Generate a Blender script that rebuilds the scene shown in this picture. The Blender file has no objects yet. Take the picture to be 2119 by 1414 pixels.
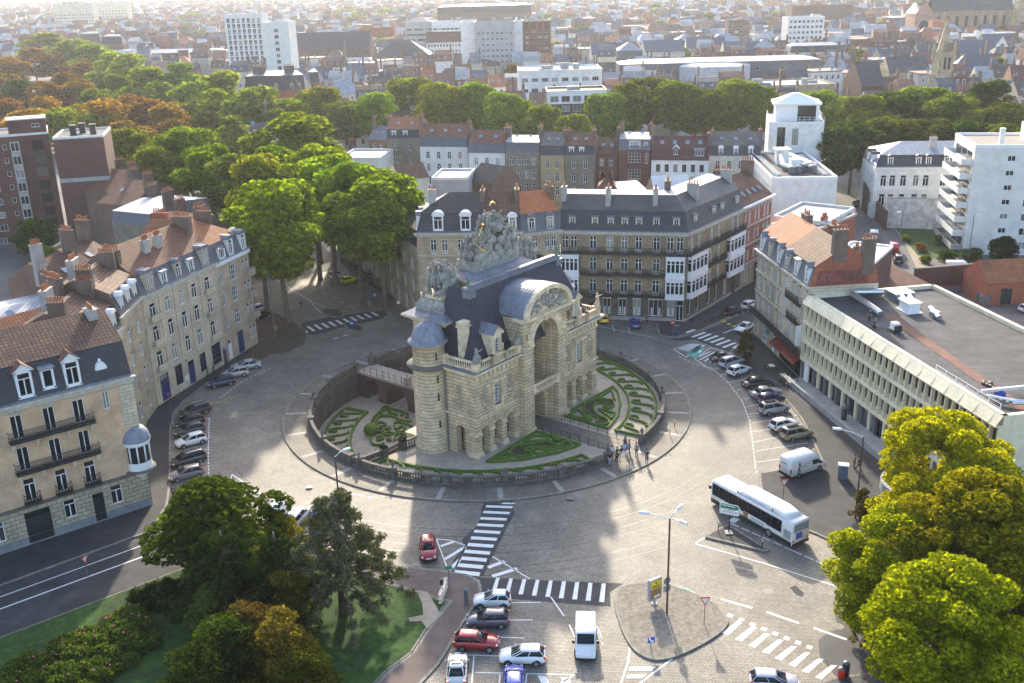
import bpy,math,random
from math import sin,cos,pi,atan2,hypot,sqrt,radians as rad
from mathutils import Vector,Matrix
from mathutils.geometry import tessellate_polygon
random.seed(7)
scene=bpy.context.scene
COL=scene.collection
#  camera
W0,H0,FPX,PITCH,ROLL,CAMZ=2119.,1414.,2100.,rad(19.84),rad(-1.518),56.
_c,_s=cos(PITCH),sin(PITCH)
FW=Vector((0,_c,-_s));_R0=Vector((1,0,0));_U0=Vector((0,_s,_c))
RT=_R0*cos(ROLL)+_U0*sin(ROLL);UP=-_R0*sin(ROLL)+_U0*cos(ROLL)
cd=bpy.data.cameras.new('camera');cam=bpy.data.objects.new('camera',cd);COL.objects.link(cam)
cd.sensor_fit='HORIZONTAL';cd.sensor_width=36;cd.lens=36*FPX/W0
cd.clip_start=.5;cd.clip_end=20000
cam.matrix_world=Matrix(((RT.x,UP.x,-FW.x,0),(RT.y,UP.y,-FW.y,0),(RT.z,UP.z,-FW.z,CAMZ),(0,0,0,1)))
scene.camera=cam
#  sky and sun
SUN_EL,SUN_AZ=rad(24),rad(-2)
world=bpy.data.worlds.new('World');scene.world=world;world.use_nodes=True
wn=world.node_tree;bg=wn.nodes['Background']
sky=wn.nodes.new('ShaderNodeTexSky');sky.sky_type='NISHITA';sky.sun_disc=False
sky.sun_elevation=SUN_EL;sky.sun_rotation=SUN_AZ;sky.air_density=1.0;sky.dust_density=2.2
wn.links.new(sky.outputs[0],bg.inputs[0]);bg.inputs[1].default_value=.15
sl=bpy.data.lights.new('sun','SUN');sun=bpy.data.objects.new('sun',sl);COL.objects.link(sun)
sl.energy=2.5;sl.angle=rad(1.5);sl.color=(1,.88,.68)
sd=Vector((sin(SUN_AZ)*cos(SUN_EL),cos(SUN_AZ)*cos(SUN_EL),sin(SUN_EL)))
sun.rotation_euler=sd.to_track_quat('Z','Y').to_euler()
vs=scene.view_settings
vs.view_transform='Standard';vs.look='None';vs.gamma=1;vs.use_curve_mapping=False
vs.exposure=1.72
scene.cycles.max_bounces=5;scene.cycles.diffuse_bounces=3;scene.cycles.glossy_bounces=2
scene.cycles.transmission_bounces=3;scene.cycles.volume_bounces=0;scene.cycles.transparent_max_bounces=4
scene.cycles.use_denoising=True
scene.cycles.sample_clamp_indirect=4
HAZE_DENSITY=.00009
#  library
def G(px,py,z=0.):
 """ground (or height z) point seen at a pixel of the photograph"""
 d=FW+RT*((px-W0/2)/FPX)+UP*((H0/2-py)/FPX)
 t=(z-CAMZ)/d.z
 return Vector((d.x*t,d.y*t))
def lerp(a,b,t):return a+(b-a)*t
class Fr:
 """frame: x along a front, y into the building, z up"""
 def __init__(s,o=(0,0),ang=0.,z=0.):s.o=(o[0],o[1]);s.a=ang;s.z=z;s.c=cos(ang);s.s=sin(ang)
 def __call__(s,x,y,z):return(s.o[0]+x*s.c-y*s.s,s.o[1]+x*s.s+y*s.c,s.z+z)
def fr2(P0,P1,z=0.):return Fr(P0,atan2(P1[1]-P0[1],P1[0]-P0[0]),z)
ID=Fr()
ORG={}
class MB:
 def __init__(s,fr=ID):s.v=[];s.f=[];s.m=[];s.sm=[];s.fr=fr;s.s=False
 def add(s,pts,faces,m=0):
  b=len(s.v);fr=s.fr
  s.v+=[fr(*p)for p in pts]
  for f in faces:s.f.append([b+i for i in f]);s.m.append(m);s.sm.append(s.s)
 def poly(s,pts,m=0):s.add(pts,[range(len(pts))],m)
 def box(s,x0,y0,z0,x1,y1,z1,m=0,skip=''):
  F={'b':(0,3,2,1),'t':(4,5,6,7),'f':(0,1,5,4),'r':(1,2,6,5),'k':(2,3,7,6),'l':(3,0,4,7)}
  s.add([(x0,y0,z0),(x1,y0,z0),(x1,y1,z0),(x0,y1,z0),(x0,y0,z1),(x1,y0,z1),(x1,y1,z1),(x0,y1,z1)],[F[k]for k in F if k not in skip],m)
 def prism(s,p,z0,z1,m=0,mt=None,bottom=False):
  n=len(p)
  if sum(p[i][0]*p[(i+1)%n][1]-p[(i+1)%n][0]*p[i][1]for i in range(n))<0:p=p[::-1]
  s.add([(q[0],q[1],z0)for q in p]+[(q[0],q[1],z1)for q in p],[(i,(i+1)%n,n+(i+1)%n,n+i)for i in range(n)],m)
  s.poly([(q[0],q[1],z1)for q in p],m if mt is None else mt)
  if bottom:s.poly([(q[0],q[1],z0)for q in p[::-1]],m)
 def lathe(s,cx,cy,prof,n=12,m=0,a0=0.,a1=2*pi):
  full=abs(a1-a0-2*pi)<1e-6;k=n if full else n+1;P=[]
  for r,z in prof:
   for i in range(k):
    a=a0+(a1-a0)*i/n;P.append((cx+r*cos(a),cy+r*sin(a),z))
  Fc=[(j*k+i,j*k+(i+1)%k,(j+1)*k+(i+1)%k,(j+1)*k+i)for j in range(len(prof)-1)for i in range(k if full else k-1)]
  s.add(P,Fc,m)
 def cyl(s,cx,cy,z0,z1,r0,r1=None,n=8,m=0):
  r1=r0 if r1 is None else r1;s.lathe(cx,cy,[(r0,z0),(r1,z1),(0,z1)],n,m)
 def tube(s,pts,rs,n=6,m=0,cap=True):
  pts=[Vector(p)for p in pts];P=[];K=len(pts)
  if not hasattr(rs,'__len__'):rs=[rs]*K
  for i,p in enumerate(pts):
   d=(pts[min(i+1,K-1)]-pts[max(i-1,0)]).normalized()
   a=d.cross(Vector((0,0,1)));
   if a.length<.05:a=Vector((1,0,0))
   a.normalize();b=d.cross(a)
   for j in range(n):
    t=2*pi*j/n;P.append(tuple(p+(a*cos(t)+b*sin(t))*rs[i]))
  Fc=[(i*n+j,(i+1)*n+j,(i+1)*n+(j+1)%n,i*n+(j+1)%n)for i in range(K-1)for j in range(n)]
  if cap:Fc+=[tuple(range(n)),tuple(range((K-1)*n,K*n))[::-1]]
  s.add(P,Fc,m)
 def ball(s,c,r,m=0,nu=8,nv=5):
  rx,ry,rz=(r,r,r)if not hasattr(r,'__len__')else r
  P=[(c[0],c[1],c[2]-rz)]
  for j in range(1,nv):
   t=-pi/2+pi*j/nv
   P+=[(c[0]+rx*cos(t)*cos(2*pi*i/nu),c[1]+ry*cos(t)*sin(2*pi*i/nu),c[2]+rz*sin(t))for i in range(nu)]
  P.append((c[0],c[1],c[2]+rz));T=len(P)-1;Fc=[]
  for i in range(nu):
   k=(i+1)%nu;Fc.append((0,1+k,1+i));Fc.append((T,T-nu+i,T-nu+k))
   for j in range(nv-2):Fc.append((1+j*nu+i,1+j*nu+k,1+(j+1)*nu+k,1+(j+1)*nu+i))
  s.add(P,Fc,m)
 def loft(s,rings,m=0,cap=True):
  n=len(rings[0]);P=[p for r in rings for p in r]
  Fc=[(i*n+j,i*n+(j+1)%n,(i+1)*n+(j+1)%n,(i+1)*n+j)for i in range(len(rings)-1)for j in range(n)]
  if cap:Fc+=[tuple(range(n))[::-1],tuple(range((len(rings)-1)*n,len(rings)*n))]
  s.add(P,Fc,m)
 def wall(s,x0,x1,z0,z1,holes,y=0.,rev=.22,m=0,mr=None):
  """wall in plane y with rectangular openings (x,z,w,h: x is the middle) and their reveals"""
  hs=[(max(x0,x-w/2),max(z0,z),min(x1,x+w/2),min(z1,z+h))for x,z,w,h in[t[:4]for t in holes]]
  hs=[t for t in hs if t[2]>t[0]and t[3]>t[1]]
  X=sorted({x0,x1,*[t[0]for t in hs],*[t[2]for t in hs]});Z=sorted({z0,z1,*[t[1]for t in hs],*[t[3]for t in hs]})
  for i in range(len(Z)-1):
   zc=(Z[i]+Z[i+1])/2;run=None
   for j in range(len(X)):
    solid=j<len(X)-1 and not any(t[0]<(X[j]+X[j+1])/2<t[2]and t[1]<zc<t[3]for t in hs)
    if solid and run is None:run=X[j]
    if not solid and run is not None:s.poly([(run,y,Z[i]),(X[j],y,Z[i]),(X[j],y,Z[i+1]),(run,y,Z[i+1])],m);run=None
  k=m if mr is None else mr
  for a,b,c,d in hs:
   r=y+rev
   s.poly([(a,y,b),(a,y,d),(a,r,d),(a,r,b)],k);s.poly([(c,y,d),(c,y,b),(c,r,b),(c,r,d)],k)
   s.poly([(a,y,d),(c,y,d),(c,r,d),(a,r,d)],k);s.poly([(c,y,b),(a,y,b),(a,r,b),(c,r,b)],k)
 def mesh(s,name,mats,org=(0,0,0)):
  me=bpy.data.meshes.new(name)
  ox,oy,oz=org
  me.from_pydata([(p[0]-ox,p[1]-oy,p[2]-oz)for p in s.v],[],s.f)
  for m in mats:me.materials.append(m)
  me.polygons.foreach_set('material_index',s.m)
  me.polygons.foreach_set('use_smooth',s.sm)
  uv=[];V=s.v
  for f in s.f:
   a,b,c=Vector(V[f[0]]),Vector(V[f[1]]),Vector(V[f[2]])
   n=(b-a).cross(c-a)
   if n.length<1e-9 and len(f)>3:n=(c-a).cross(Vector(V[f[3]])-a)
   n=n.normalized()if n.length>1e-12 else Vector((0,0,1))
   if abs(n.z)>.98:ux,uy,vx,vy,vz,uz=1,0,0,1,0,0
   else:
    t=Vector((-n.y,n.x,0)).normalized();w=n.cross(t);ux,uy,uz,vx,vy,vz=t.x,t.y,0,w.x,w.y,w.z
   for i in f:
    p=V[i];uv+=(p[0]*ux+p[1]*uy,p[0]*vx+p[1]*vy+p[2]*vz)
  L=me.uv_layers.new(name='UVMap');L.data.foreach_set('uv',uv)
  me.update();return me
 def build(s,name,mats,parent=None,**kw):
  if not isinstance(mats,(list,tuple)):mats=[mats]
  org=ORG.get(parent.name,(0,0,0))if parent else(0,0,0)
  if parent is None and s.v:
   org=(sum(p[0]for p in s.v)/len(s.v),sum(p[1]for p in s.v)/len(s.v),min(p[2]for p in s.v))
  o=bpy.data.objects.new(name,s.mesh(name,mats,org));COL.objects.link(o)
  if parent:o.parent=parent
  else:o.location=org
  ORG[o.name]=org
  for k,v in kw.items():o[k]=v
  return o
def thing(name,label,cat,loc,group=None,rot=0.):
 o=bpy.data.objects.new(name,None);COL.objects.link(o);o.empty_display_size=.3
 o.location=(loc[0],loc[1],loc[2]if len(loc)>2 else 0.);o.rotation_euler.z=rot
 o['label']=label;o['category']=cat
 if group:o['group']=group
 ORG[o.name]=tuple(o.location)if not rot else(0,0,0)
 return o
def inst(name,me,parent,loc=(0,0,0),rz=0.,col=None):
 """an object on shared mesh data; loc is in the parent's space"""
 o=bpy.data.objects.new(name,me);COL.objects.link(o);o.location=loc;o.rotation_euler.z=rz
 if parent:o.parent=parent
 if col:o.color=(*col,1)
 return o
def copy_tree(o,parent=None):
 c=o.copy();COL.objects.link(c)
 if parent:c.parent=parent
 for ch in o.children:copy_tree(ch,c)
 return c
def struct(mb,name,mats):return mb.build(name,mats,None,kind='structure')
#  materials
def nt(name):
 m=bpy.data.materials.new(name);m.use_nodes=True;t=m.node_tree;p=t.nodes['Principled BSDF']
 return m,t,p,t.nodes.new,t.links.new
def ramp(t,a,b,pa=0.,pb=1.):
 r=t.nodes.new('ShaderNodeValToRGB');e=r.color_ramp.elements
 e[0].color=(*a,1);e[1].color=(*b,1);e[0].position=pa;e[1].position=pb;return r
def sc(c,k):return tuple(min(1,x*k)for x in c)
def plain(name,col,rough=.8,var=.25,scale=1.5,metal=0.,bump=0.,objcol=False,detail=4,spec=.5):
 m,t,p,N,L=nt(name)
 p.inputs['Roughness'].default_value=rough;p.inputs['Metallic'].default_value=metal;p.inputs['Specular IOR Level'].default_value=spec
 no=N('ShaderNodeTexNoise');no.inputs['Scale'].default_value=scale;no.inputs['Detail'].default_value=detail;no.inputs['Roughness'].default_value=.65
 g=N('ShaderNodeNewGeometry');L(g.outputs['Position'],no.inputs['Vector'])
 if objcol:
  oi=N('ShaderNodeObjectInfo');r=ramp(t,(1-var,)*3,(1+var*.4,)*3,.3,.7);L(no.outputs['Fac'],r.inputs[0])
  mx=N('ShaderNodeMix');mx.data_type='RGBA';mx.blend_type='MULTIPLY';mx.inputs[0].default_value=1
  L(oi.outputs['Color'],mx.inputs[6]);L(r.outputs[0],mx.inputs[7]);L(mx.outputs[2],p.inputs['Base Color'])
 else:
  r=ramp(t,sc(col,1-var),sc(col,1+var*.8),.3,.7);L(no.outputs['Fac'],r.inputs[0]);L(r.outputs[0],p.inputs['Base Color'])
 if bump:
  b=N('ShaderNodeBump');b.inputs['Strength'].default_value=bump;b.inputs['Distance'].default_value=.1
  L(no.outputs['Fac'],b.inputs['Height']);L(b.outputs[0],p.inputs['Normal'])
 return m
def masonry(name,c1,c2,mortar,bw,bh,ms=.02,rough=.85,off=.5,bump=.4,objcol=False,stain=.35,sscale=.6,sq=1.,metal=0.,bias=0.):
 m,t,p,N,L=nt(name);p.inputs['Roughness'].default_value=rough;p.inputs['Metallic'].default_value=metal
 uv=N('ShaderNodeUVMap');uv.uv_map='UVMap'
 b=N('ShaderNodeTexBrick');L(uv.outputs[0],b.inputs['Vector']);b.offset=off;b.squash=sq
 for k,v in(('Scale',1),('Brick Width',bw),('Row Height',bh),('Mortar Size',ms),('Mortar Smooth',.2),('Bias',bias)):b.inputs[k].default_value=v
 b.inputs['Color1'].default_value=(*c1,1);b.inputs['Color2'].default_value=(*c2,1);b.inputs['Mortar'].default_value=(*mortar,1)
 g=N('ShaderNodeNewGeometry');no=N('ShaderNodeTexNoise');no.inputs['Scale'].default_value=sscale;no.inputs['Detail'].default_value=6;no.inputs['Roughness'].default_value=.7
 L(g.outputs['Position'],no.inputs['Vector'])
 r=ramp(t,(1-stain,)*3,(1.12,)*3,.32,.68);L(no.outputs['Fac'],r.inputs[0])
 mx=N('ShaderNodeMix');mx.data_type='RGBA';mx.blend_type='MULTIPLY';mx.inputs[0].default_value=1
 L(b.outputs['Color'],mx.inputs[6]);L(r.outputs[0],mx.inputs[7]);out=mx.outputs[2]
 if objcol:
  oi=N('ShaderNodeObjectInfo');m2=N('ShaderNodeMix');m2 .data_type='RGBA';m2 .blend_type='MULTIPLY';m2 .inputs[0].default_value=1
  L(out,m2 .inputs[6]);L(oi.outputs['Color'],m2 .inputs[7]);out=m2 .outputs[2]
 L(out,p.inputs['Base Color'])
 if bump:
  bp=N('ShaderNodeBump');bp.inputs['Strength'].default_value=bump;bp.inputs['Distance'].default_value=.05;bp.invert=True
  L(b.outputs['Fac'],bp.inputs['Height']);L(bp.outputs[0],p.inputs['Normal'])
 return m
def glass_mat(name,dark=(.012,.016,.022),pale=(.32,.31,.28),thr=.72):
 m,t,p,N,L=nt(name);p.inputs['Roughness'].default_value=.06;p.inputs['Specular IOR Level'].default_value=.35
 oi=N('ShaderNodeObjectInfo');r=ramp(t,dark,pale,thr,thr+.12);e=r.color_ramp.elements.new(1.);e.color=(*sc(pale,.35),1)
 L(oi.outputs['Random'],r.inputs[0]);L(r.outputs[0],p.inputs['Base Color']);return m
def leaf_mat(name,rough=.6,trans=.48):
 m,t,p,N,L=nt(name);t.nodes.remove(p)
 oi=N('ShaderNodeObjectInfo');g=N('ShaderNodeNewGeometry')
 r=ramp(t,(.38,.45,.35),(1.5,1.4,1.1));L(g.outputs['Random Per Island'],r.inputs[0])
 mx=N('ShaderNodeMix');mx.data_type='RGBA';mx.blend_type='MULTIPLY';mx.inputs[0].default_value=1
 L(oi.outputs['Color'],mx.inputs[6]);L(r.outputs[0],mx.inputs[7])
 d=N('ShaderNodeBsdfDiffuse');tr=N('ShaderNodeBsdfTranslucent');ms=N('ShaderNodeMixShader');ms.inputs[0].default_value=trans
 m2=N('ShaderNodeMix');m2 .data_type='RGBA';m2 .blend_type='MULTIPLY';m2 .inputs[0].default_value=1;m2 .inputs[7].default_value=(1.3,1.35,.5,1)
 L(mx.outputs[2],m2 .inputs[6]);L(mx.outputs[2],d.inputs[0]);L(m2 .outputs[2],tr.inputs[0])
 L(d.outputs[0],ms.inputs[1]);L(tr.outputs[0],ms.inputs[2]);L(ms.outputs[0],t.nodes['Material Output'].inputs[0]);return m
M={}
def wear(m,scale=.055,lo=.72,hi=1.12):
 t=m.node_tree;N,L=t.nodes.new,t.links.new;p=t.nodes['Principled BSDF'];src=p.inputs['Base Color'].links[0].from_socket
 g=N('ShaderNodeNewGeometry');no=N('ShaderNodeTexNoise');no.inputs['Scale'].default_value=scale;no.inputs['Detail'].default_value=8;no.inputs['Roughness'].default_value=.75;no.inputs['Distortion'].default_value=1.5;L(g.outputs['Position'],no.inputs['Vector'])
 r=ramp(t,(lo,)*3,(hi,hi*.985,hi*.95),.38,.6);L(no.outputs['Fac'],r.inputs[0]);mx=N('ShaderNodeMix');mx.data_type='RGBA';mx.blend_type='MULTIPLY';mx.inputs[0].default_value=1
 L(src,mx.inputs[6]);L(r.outputs[0],mx.inputs[7]);L(mx.outputs[2],p.inputs['Base Color']);return m
M['asphalt']=plain('asphalt',(.042,.042,.047),.85,.3,.5)
M['asphalt_dark']=plain('asphalt_dark',(.034,.034,.038),.85,.3,.7)
M['asphalt_old']=plain('asphalt_old',(.085,.082,.085),.85,.3,.4)
M['red_path']=plain('red_path',(.13,.095,.085),.85,.25,.6)
M['cobble']=masonry('cobble',(.36,.325,.275),(.23,.208,.178),(.085,.075,.065),.28,.2,.03,.65,.5,.8,stain=.35,sscale=.22)
wear(M['cobble'])
M['sett']=masonry('sett',(.27,.23,.18),(.16,.135,.11),(.05,.045,.04),.26,.2,.03,.7,.5,.5,stain=.4,sscale=.3)
M['kerb']=masonry('kerb',(.26,.24,.2),(.2,.185,.16),(.06,.06,.05),1.0,3.,.03,.8,.5,.2)
M['granite']=plain('granite',(.3,.28,.25),.7,.15,3)
M['gravel']=plain('gravel',(.37,.31,.25),.95,.16,1.2)
M['paint']=plain('paint',(.72,.72,.7),.6,.3,5)
M['paint_y']=plain('paint_y',(.62,.52,.06),.6,.3,4)
M['paint_g']=plain('paint_g',(.09,.38,.28),.6,.25,4)
M['soil']=plain('soil',(.06,.045,.032),.95,.4,4)
M['grass']=plain('grass',(.022,.065,.005),.95,.45,2.,bump=.3)
wear(M['grass'],.25,.6,1.35);wear(M['asphalt'],.12,.75,1.3);wear(M['asphalt_dark'],.15,.75,1.35);wear(M['gravel'],.2,.85,1.1)
M['city_ground']=plain('city_ground',(.12,.115,.105),.9,.4,.06)
M['limestone']=masonry('limestone',(.74,.565,.36),(.64,.485,.305),(.21,.15,.09),2.6,.46,.034,.85,.5,.8,stain=.38,sscale=.8)
M['limestone_smooth']=plain('limestone_smooth',(.70,.555,.37),.85,.36,1.1)
M['stone_weathered']=plain('stone_weathered',(.30,.285,.25),.9,.6,1.3,bump=.8,detail=8)
M['stone_dark']=plain('stone_dark',(.13,.115,.10),.9,.4,1.5,bump=.3)
M['moat_wall']=masonry('moat_wall',(.15,.125,.11),(.11,.09,.08),(.06,.05,.05),.5,.2,.02,stain=.5)
M['slate_purple']=masonry('slate_purple',(.05,.046,.076),(.036,.034,.058),(.018,.018,.027),.45,.34,.03,.75,.5,.3,stain=.3,sscale=.7)
M['slate']=masonry('slate',(.042,.044,.056),(.03,.032,.042),(.016,.017,.022),.45,.34,.03,.55,.5,.3,stain=.35)
M['slate_blue']=masonry('slate_blue',(.12,.13,.165),(.095,.105,.14),(.05,.055,.07),.3,.22,.02,.5,.5,.3,stain=.25)
M['slate_old']=masonry('slate_old',(.105,.10,.105),(.08,.077,.08),(.05,.05,.05),.35,.25,.02,.6,.5,.3,stain=.5,sscale=.35)
M['lead']=masonry('lead',(.2,.215,.26),(.17,.18,.225),(.09,.095,.12),.75,3.,.04,.6,.5,.3,stain=.35,metal=.15)
M['zinc']=masonry('zinc',(.29,.32,.39),(.25,.28,.345),(.13,.145,.18),.6,8.,.06,.6,0,.6,stain=.25,metal=.1)
def tile(n,a,b,st=.35):return masonry(n,a,b,sc(b,.45),(.42),.5,.06,.8,0,.9,stain=st,sscale=.5)
M['tile_orange']=tile('tile_orange',(.46,.165,.06),(.36,.125,.05))
M['tile_bright']=tile('tile_bright',(.62,.20,.07),(.56,.17,.06),.15)
M['tile_brown']=tile('tile_brown',(.25,.115,.062),(.13,.065,.045),.5)
M['tile_redbrown']=tile('tile_redbrown',(.26,.10,.052),(.18,.07,.04),.45)
M['tile_dark']=tile('tile_dark',(.085,.07,.065),(.06,.052,.05),.3)
M['tile_maroon']=tile('tile_maroon',(.16,.055,.05),(.12,.045,.042),.3)
def brick(n,a,b,st=.3):return masonry(n,a,b,sc(a,1.5),.24,.09,.012,.9,.5,.2,stain=st,sscale=.5)
M['brick_red']=brick('brick_red',(.33,.10,.055),(.25,.075,.045))
M['brick_dark']=brick('brick_dark',(.115,.05,.042),(.085,.04,.036))
M['brick_brown']=brick('brick_brown',(.16,.10,.075),(.12,.075,.06))
M['brick_pink']=brick('brick_pink',(.56,.375,.24),(.46,.295,.18),.3)
M['brick_yellow']=brick('brick_yellow',(.33,.26,.14),(.27,.21,.12))
M['brick_grey']=brick('brick_grey',(.2,.175,.14),(.15,.13,.105),.45)
M['chimney']=brick('chimney',(.16,.11,.085),(.11,.08,.065),.4)
M['pots']=plain('pots',(.36,.13,.06),.8,.4,6)
M['stone_beige']=masonry('stone_beige',(.53,.425,.28),(.45,.36,.24),(.2,.16,.11),.9,.42,.025,.85,.5,.5,stain=.4,sscale=.4)
M['stone_pale']=masonry('stone_pale',(.63,.53,.39),(.56,.475,.35),(.26,.22,.17),1.1,.42,.028,.85,.5,.5,stain=.3,sscale=.4)
M['stone_tan']=plain('stone_tan',(.40,.315,.23),.85,.22,.7)
M['stone_corner']=masonry('stone_corner',(.37,.285,.175),(.29,.225,.14),(.13,.105,.07),.85,.42,.026,.85,.5,.5,stain=.45,sscale=.4)
M['stone_brown']=masonry('stone_brown',(.16,.135,.105),(.12,.10,.08),(.05,.045,.04),.85,.4,.025,.85,.5,.5,stain=.4)  # dark grey-brown ground-floor stone of the corner building
M['base_grey']=plain('base_grey',(.22,.225,.25),.8,.25,1.)
M['trim']=plain('trim',(.46,.42,.36),.8,.25,1.5)
M['white']=plain('white',(.76,.76,.76),.6,.08,2)
M['white_wall']=wear(plain('white_wall',(.72,.715,.70),.8,.12,.5),.25,.84,1.04)
M['white_old']=plain('white_old',(.66,.65,.62),.85,.14,.5)
M['cream_wall']=plain('cream_wall',(.58,.53,.42),.85,.25,.5)
M['concrete_cream']=wear(plain('concrete_cream',(.76,.68,.50),.75,.1,.6),.3,.86,1.04)
M['concrete']=plain('concrete',(.34,.33,.31),.85,.25,.8)
M['grey_render']=plain('grey_render',(.36,.36,.37),.85,.2,.4)
M['iron']=plain('iron',(.018,.018,.022),.5,.2,4)
M['blue_door']=plain('blue_door',(.02,.035,.13),.4,.2,2)
M['green_door']=plain('green_door',(.012,.03,.032),.4,.2,2)
M['roof_felt']=masonry('roof_felt',(.065,.063,.07),(.05,.049,.056),(.03,.03,.034),9.,1.,.04,.9,.5,.1,stain=.4,sscale=.3)
wear(M['roof_felt'],.12,.7,1.5)
M['roof_gravel']=plain('roof_gravel',(.24,.21,.18),.95,.3,1.5)
M['roof_grey']=plain('roof_grey',(.27,.27,.285),.8,.25,.4)
M['felt_red']=plain('felt_red',(.16,.07,.05),.9,.3,1.)
M['metal']=plain('metal',(.5,.51,.53),.3,.12,3,metal=.8)
M['grey_paint']=plain('grey_paint',(.13,.135,.15),.4,.1,3)
M['gold']=plain('gold',(.85,.58,.16),.25,.1,5,metal=.9)
M['verdigris']=plain('verdigris',(.12,.2,.18),.6,.2,4)
M['glass']=glass_mat('glass')
M['glass_dark']=glass_mat('glass_dark',thr=.9)
M['skylight']=plain('skylight',(.22,.27,.32),.1,.2,.6)
M['hedge']=plain('hedge',(.10,.17,.018),.9,.6,7.,bump=1.)
M['bark']=plain('bark',(.14,.11,.08),.9,.4,3,bump=.4)
M['leaf']=leaf_mat('leaf')
M['needle']=leaf_mat('needle',trans=.2)
M['paint_car']=plain('paint_car',(1,1,1),.25,.02,2,objcol=True)
M['paint_car'].node_tree.nodes['Principled BSDF'].inputs['Coat Weight'].default_value=.6
M['cloth']=plain('cloth',(1,1,1),.9,.2,8,objcol=True)
M['car_glass']=plain('car_glass',(.012,.015,.02),.08,.1,1,spec=.35)
M['rubber']=plain('rubber',(.016,.016,.017),.8,.2,6)
M['rim']=plain('rim',(.38,.39,.41),.35,.1,6,metal=.7)
M['black_trim']=plain('black_trim',(.02,.02,.023),.5,.1,5)
M['lamp_red']=plain('lamp_red',(.5,.02,.015),.25,.1,4)
M['lamp_clear']=plain('lamp_clear',(.75,.76,.78),.15,.05,4)
M['red']=plain('red',(.55,.03,.02),.45,.08,3)
M['blue']=plain('blue',(.025,.09,.45),.45,.08,3)
M['yellow']=plain('yellow',(.75,.58,.04),.5,.08,3)
M['green']=plain('green',(.02,.22,.11),.5,.08,3)
M['lime']=plain('lime',(.45,.75,.05),.6,.08,3)
M['rust_brown']=plain('rust_brown',(.10,.05,.04),.6,.2,3)
M['wood']=plain('wood',(.28,.17,.08),.7,.3,3)
M['skin']=plain('skin',(.45,.27,.19),.6,.05,5)
#  ground
RC,RB,RK=Vector((-3.65,129.9)),24.4,28.0
def pol(r,a):return(RC.x+r*cos(a),RC.y+r*sin(a))
def ang(px,py,z=0):v=G(px,py,z)-RC;return atan2(v.y,v.x)
def pxs(pts,z=0.):return[tuple(G(x,y,z))for x,y in pts]
def ringmesh(mb,r0,r1,z,a0=0.,a1=2*pi,n=96,m=0):
 P=[]
 for i in range(n+1):
  a=a0+(a1-a0)*i/n;P+=[(*pol(r0,a),z),(*pol(r1,a),z)]
 mb.add(P,[(2*i,2*i+1,2*i+3,2*i+2)for i in range(n)],m)
g=MB()
for r0,r1 in((RB-.3,90),(90,400),(400,2500),(2500,9000)):ringmesh(g,r0,r1,0)
struct(g,'ground',M['city_ground'])
g=MB();P=[];rh=random.Random(5)
for i in range(121):
 x=-7000+i*117;P+=[(x,4600,-1),(x,5000+200*sin(i*.4),46+14*sin(i*.31)+rh.uniform(-5,5)),(x,6200,50+10*sin(i*.2)),(x,7600,-1)]
g.add(P,[(4*i+k,4*i+4+k,4*i+5+k,4*i+1+k)for i in range(120)for k in range(3)]);struct(g,'distant_hills',plain('far_hills',(.10,.11,.08),.95,.5,.01))
g=MB();ringmesh(g,RK-.05,78,.006);struct(g,'plaza_cobbles',M['cobble'])
g=MB();ringmesh(g,RB-.3,RK-.3,.14);struct(g,'island_pavement',M['sett'])
g=MB()
for r0,r1,z0 in((RK-.3,RK,.16),):ringmesh(g,r0,r1,z0)
for i in range(96):
 a,b=2*pi*i/96,2*pi*(i+1)/96
 g.poly([(*pol(RK,a),0),(*pol(RK,b),0),(*pol(RK,b),.16),(*pol(RK,a),.16)])
 g.poly([(*pol(RK-.3,b),.13),(*pol(RK-.3,a),.13),(*pol(RK-.3,a),.16),(*pol(RK-.3,b),.16)])
struct(g,'island_kerb',M['kerb'])
def sheet(name,pts,z,mat):
 g=MB();p=pxs(pts)
 A=sum(p[i][0]*p[(i+1)%len(p)][1]-p[(i+1)%len(p)][0]*p[i][1]for i in range(len(p)))
 if A<0:p=p[::-1]
 g.poly([(x,y,z)for x,y in p]);return struct(g,name,mat)
def slab(name,pts,h,mat,kerb=True,kw=.28):
 g=MB();p=pxs(pts)
 n=len(p)
 A=sum(p[i][0]*p[(i+1)%n][1]-p[(i+1)%n][0]*p[i][1]for i in range(n))
 if A<0:p=p[::-1]
 g.prism(p,0.,h,1,0)
 if kerb:
  q=[]
  for i in range(n):
   a,b,c=Vector(p[i-1]),Vector(p[i]),Vector(p[(i+1)%n])
   d1,d2=(b-a).normalized(),(c-b).normalized();nn=Vector((-d1 .y-d2 .y,d1 .x+d2 .x))
   nn=nn.normalized()if nn.length>.05 else Vector((-d1 .y,d1 .x))
   q.append(b+nn*kw/max(.5,nn.dot(Vector((-d1 .y,d1 .x)))))
  for i in range(n):
   j=(i+1)%n
   g.poly([(*p[i],h+.012),(*p[j],h+.012),(*q[j],h+.012),(*q[i],h+.012)],1)
   g.poly([(*p[i],h),(*p[j],h),(*p[j],h+.012),(*p[i],h+.012)],1)
 return struct(g,name,[mat,M['kerb']])
def rounded(pts,k=3):
 """corner-cut a px polygon"""
 for _ in range(k):
  o=[]
  for i in range(len(pts)):
   a,b=pts[i],pts[(i+1)%len(pts)]
   o+=[(a[0]*.75+b[0]*.25,a[1]*.75+b[1]*.25),(a[0]*.25+b[0]*.75,a[1]*.25+b[1]*.75)]
  pts=o
 return pts
sheet('left_street',[(-260,1300),(0,1215),(316,1100),(352,1012),(425,1006),(520,1120),(420,1165),(378,1179),(217,1240),(0,1322),(-300,1440)],.012,M['asphalt'])
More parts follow.
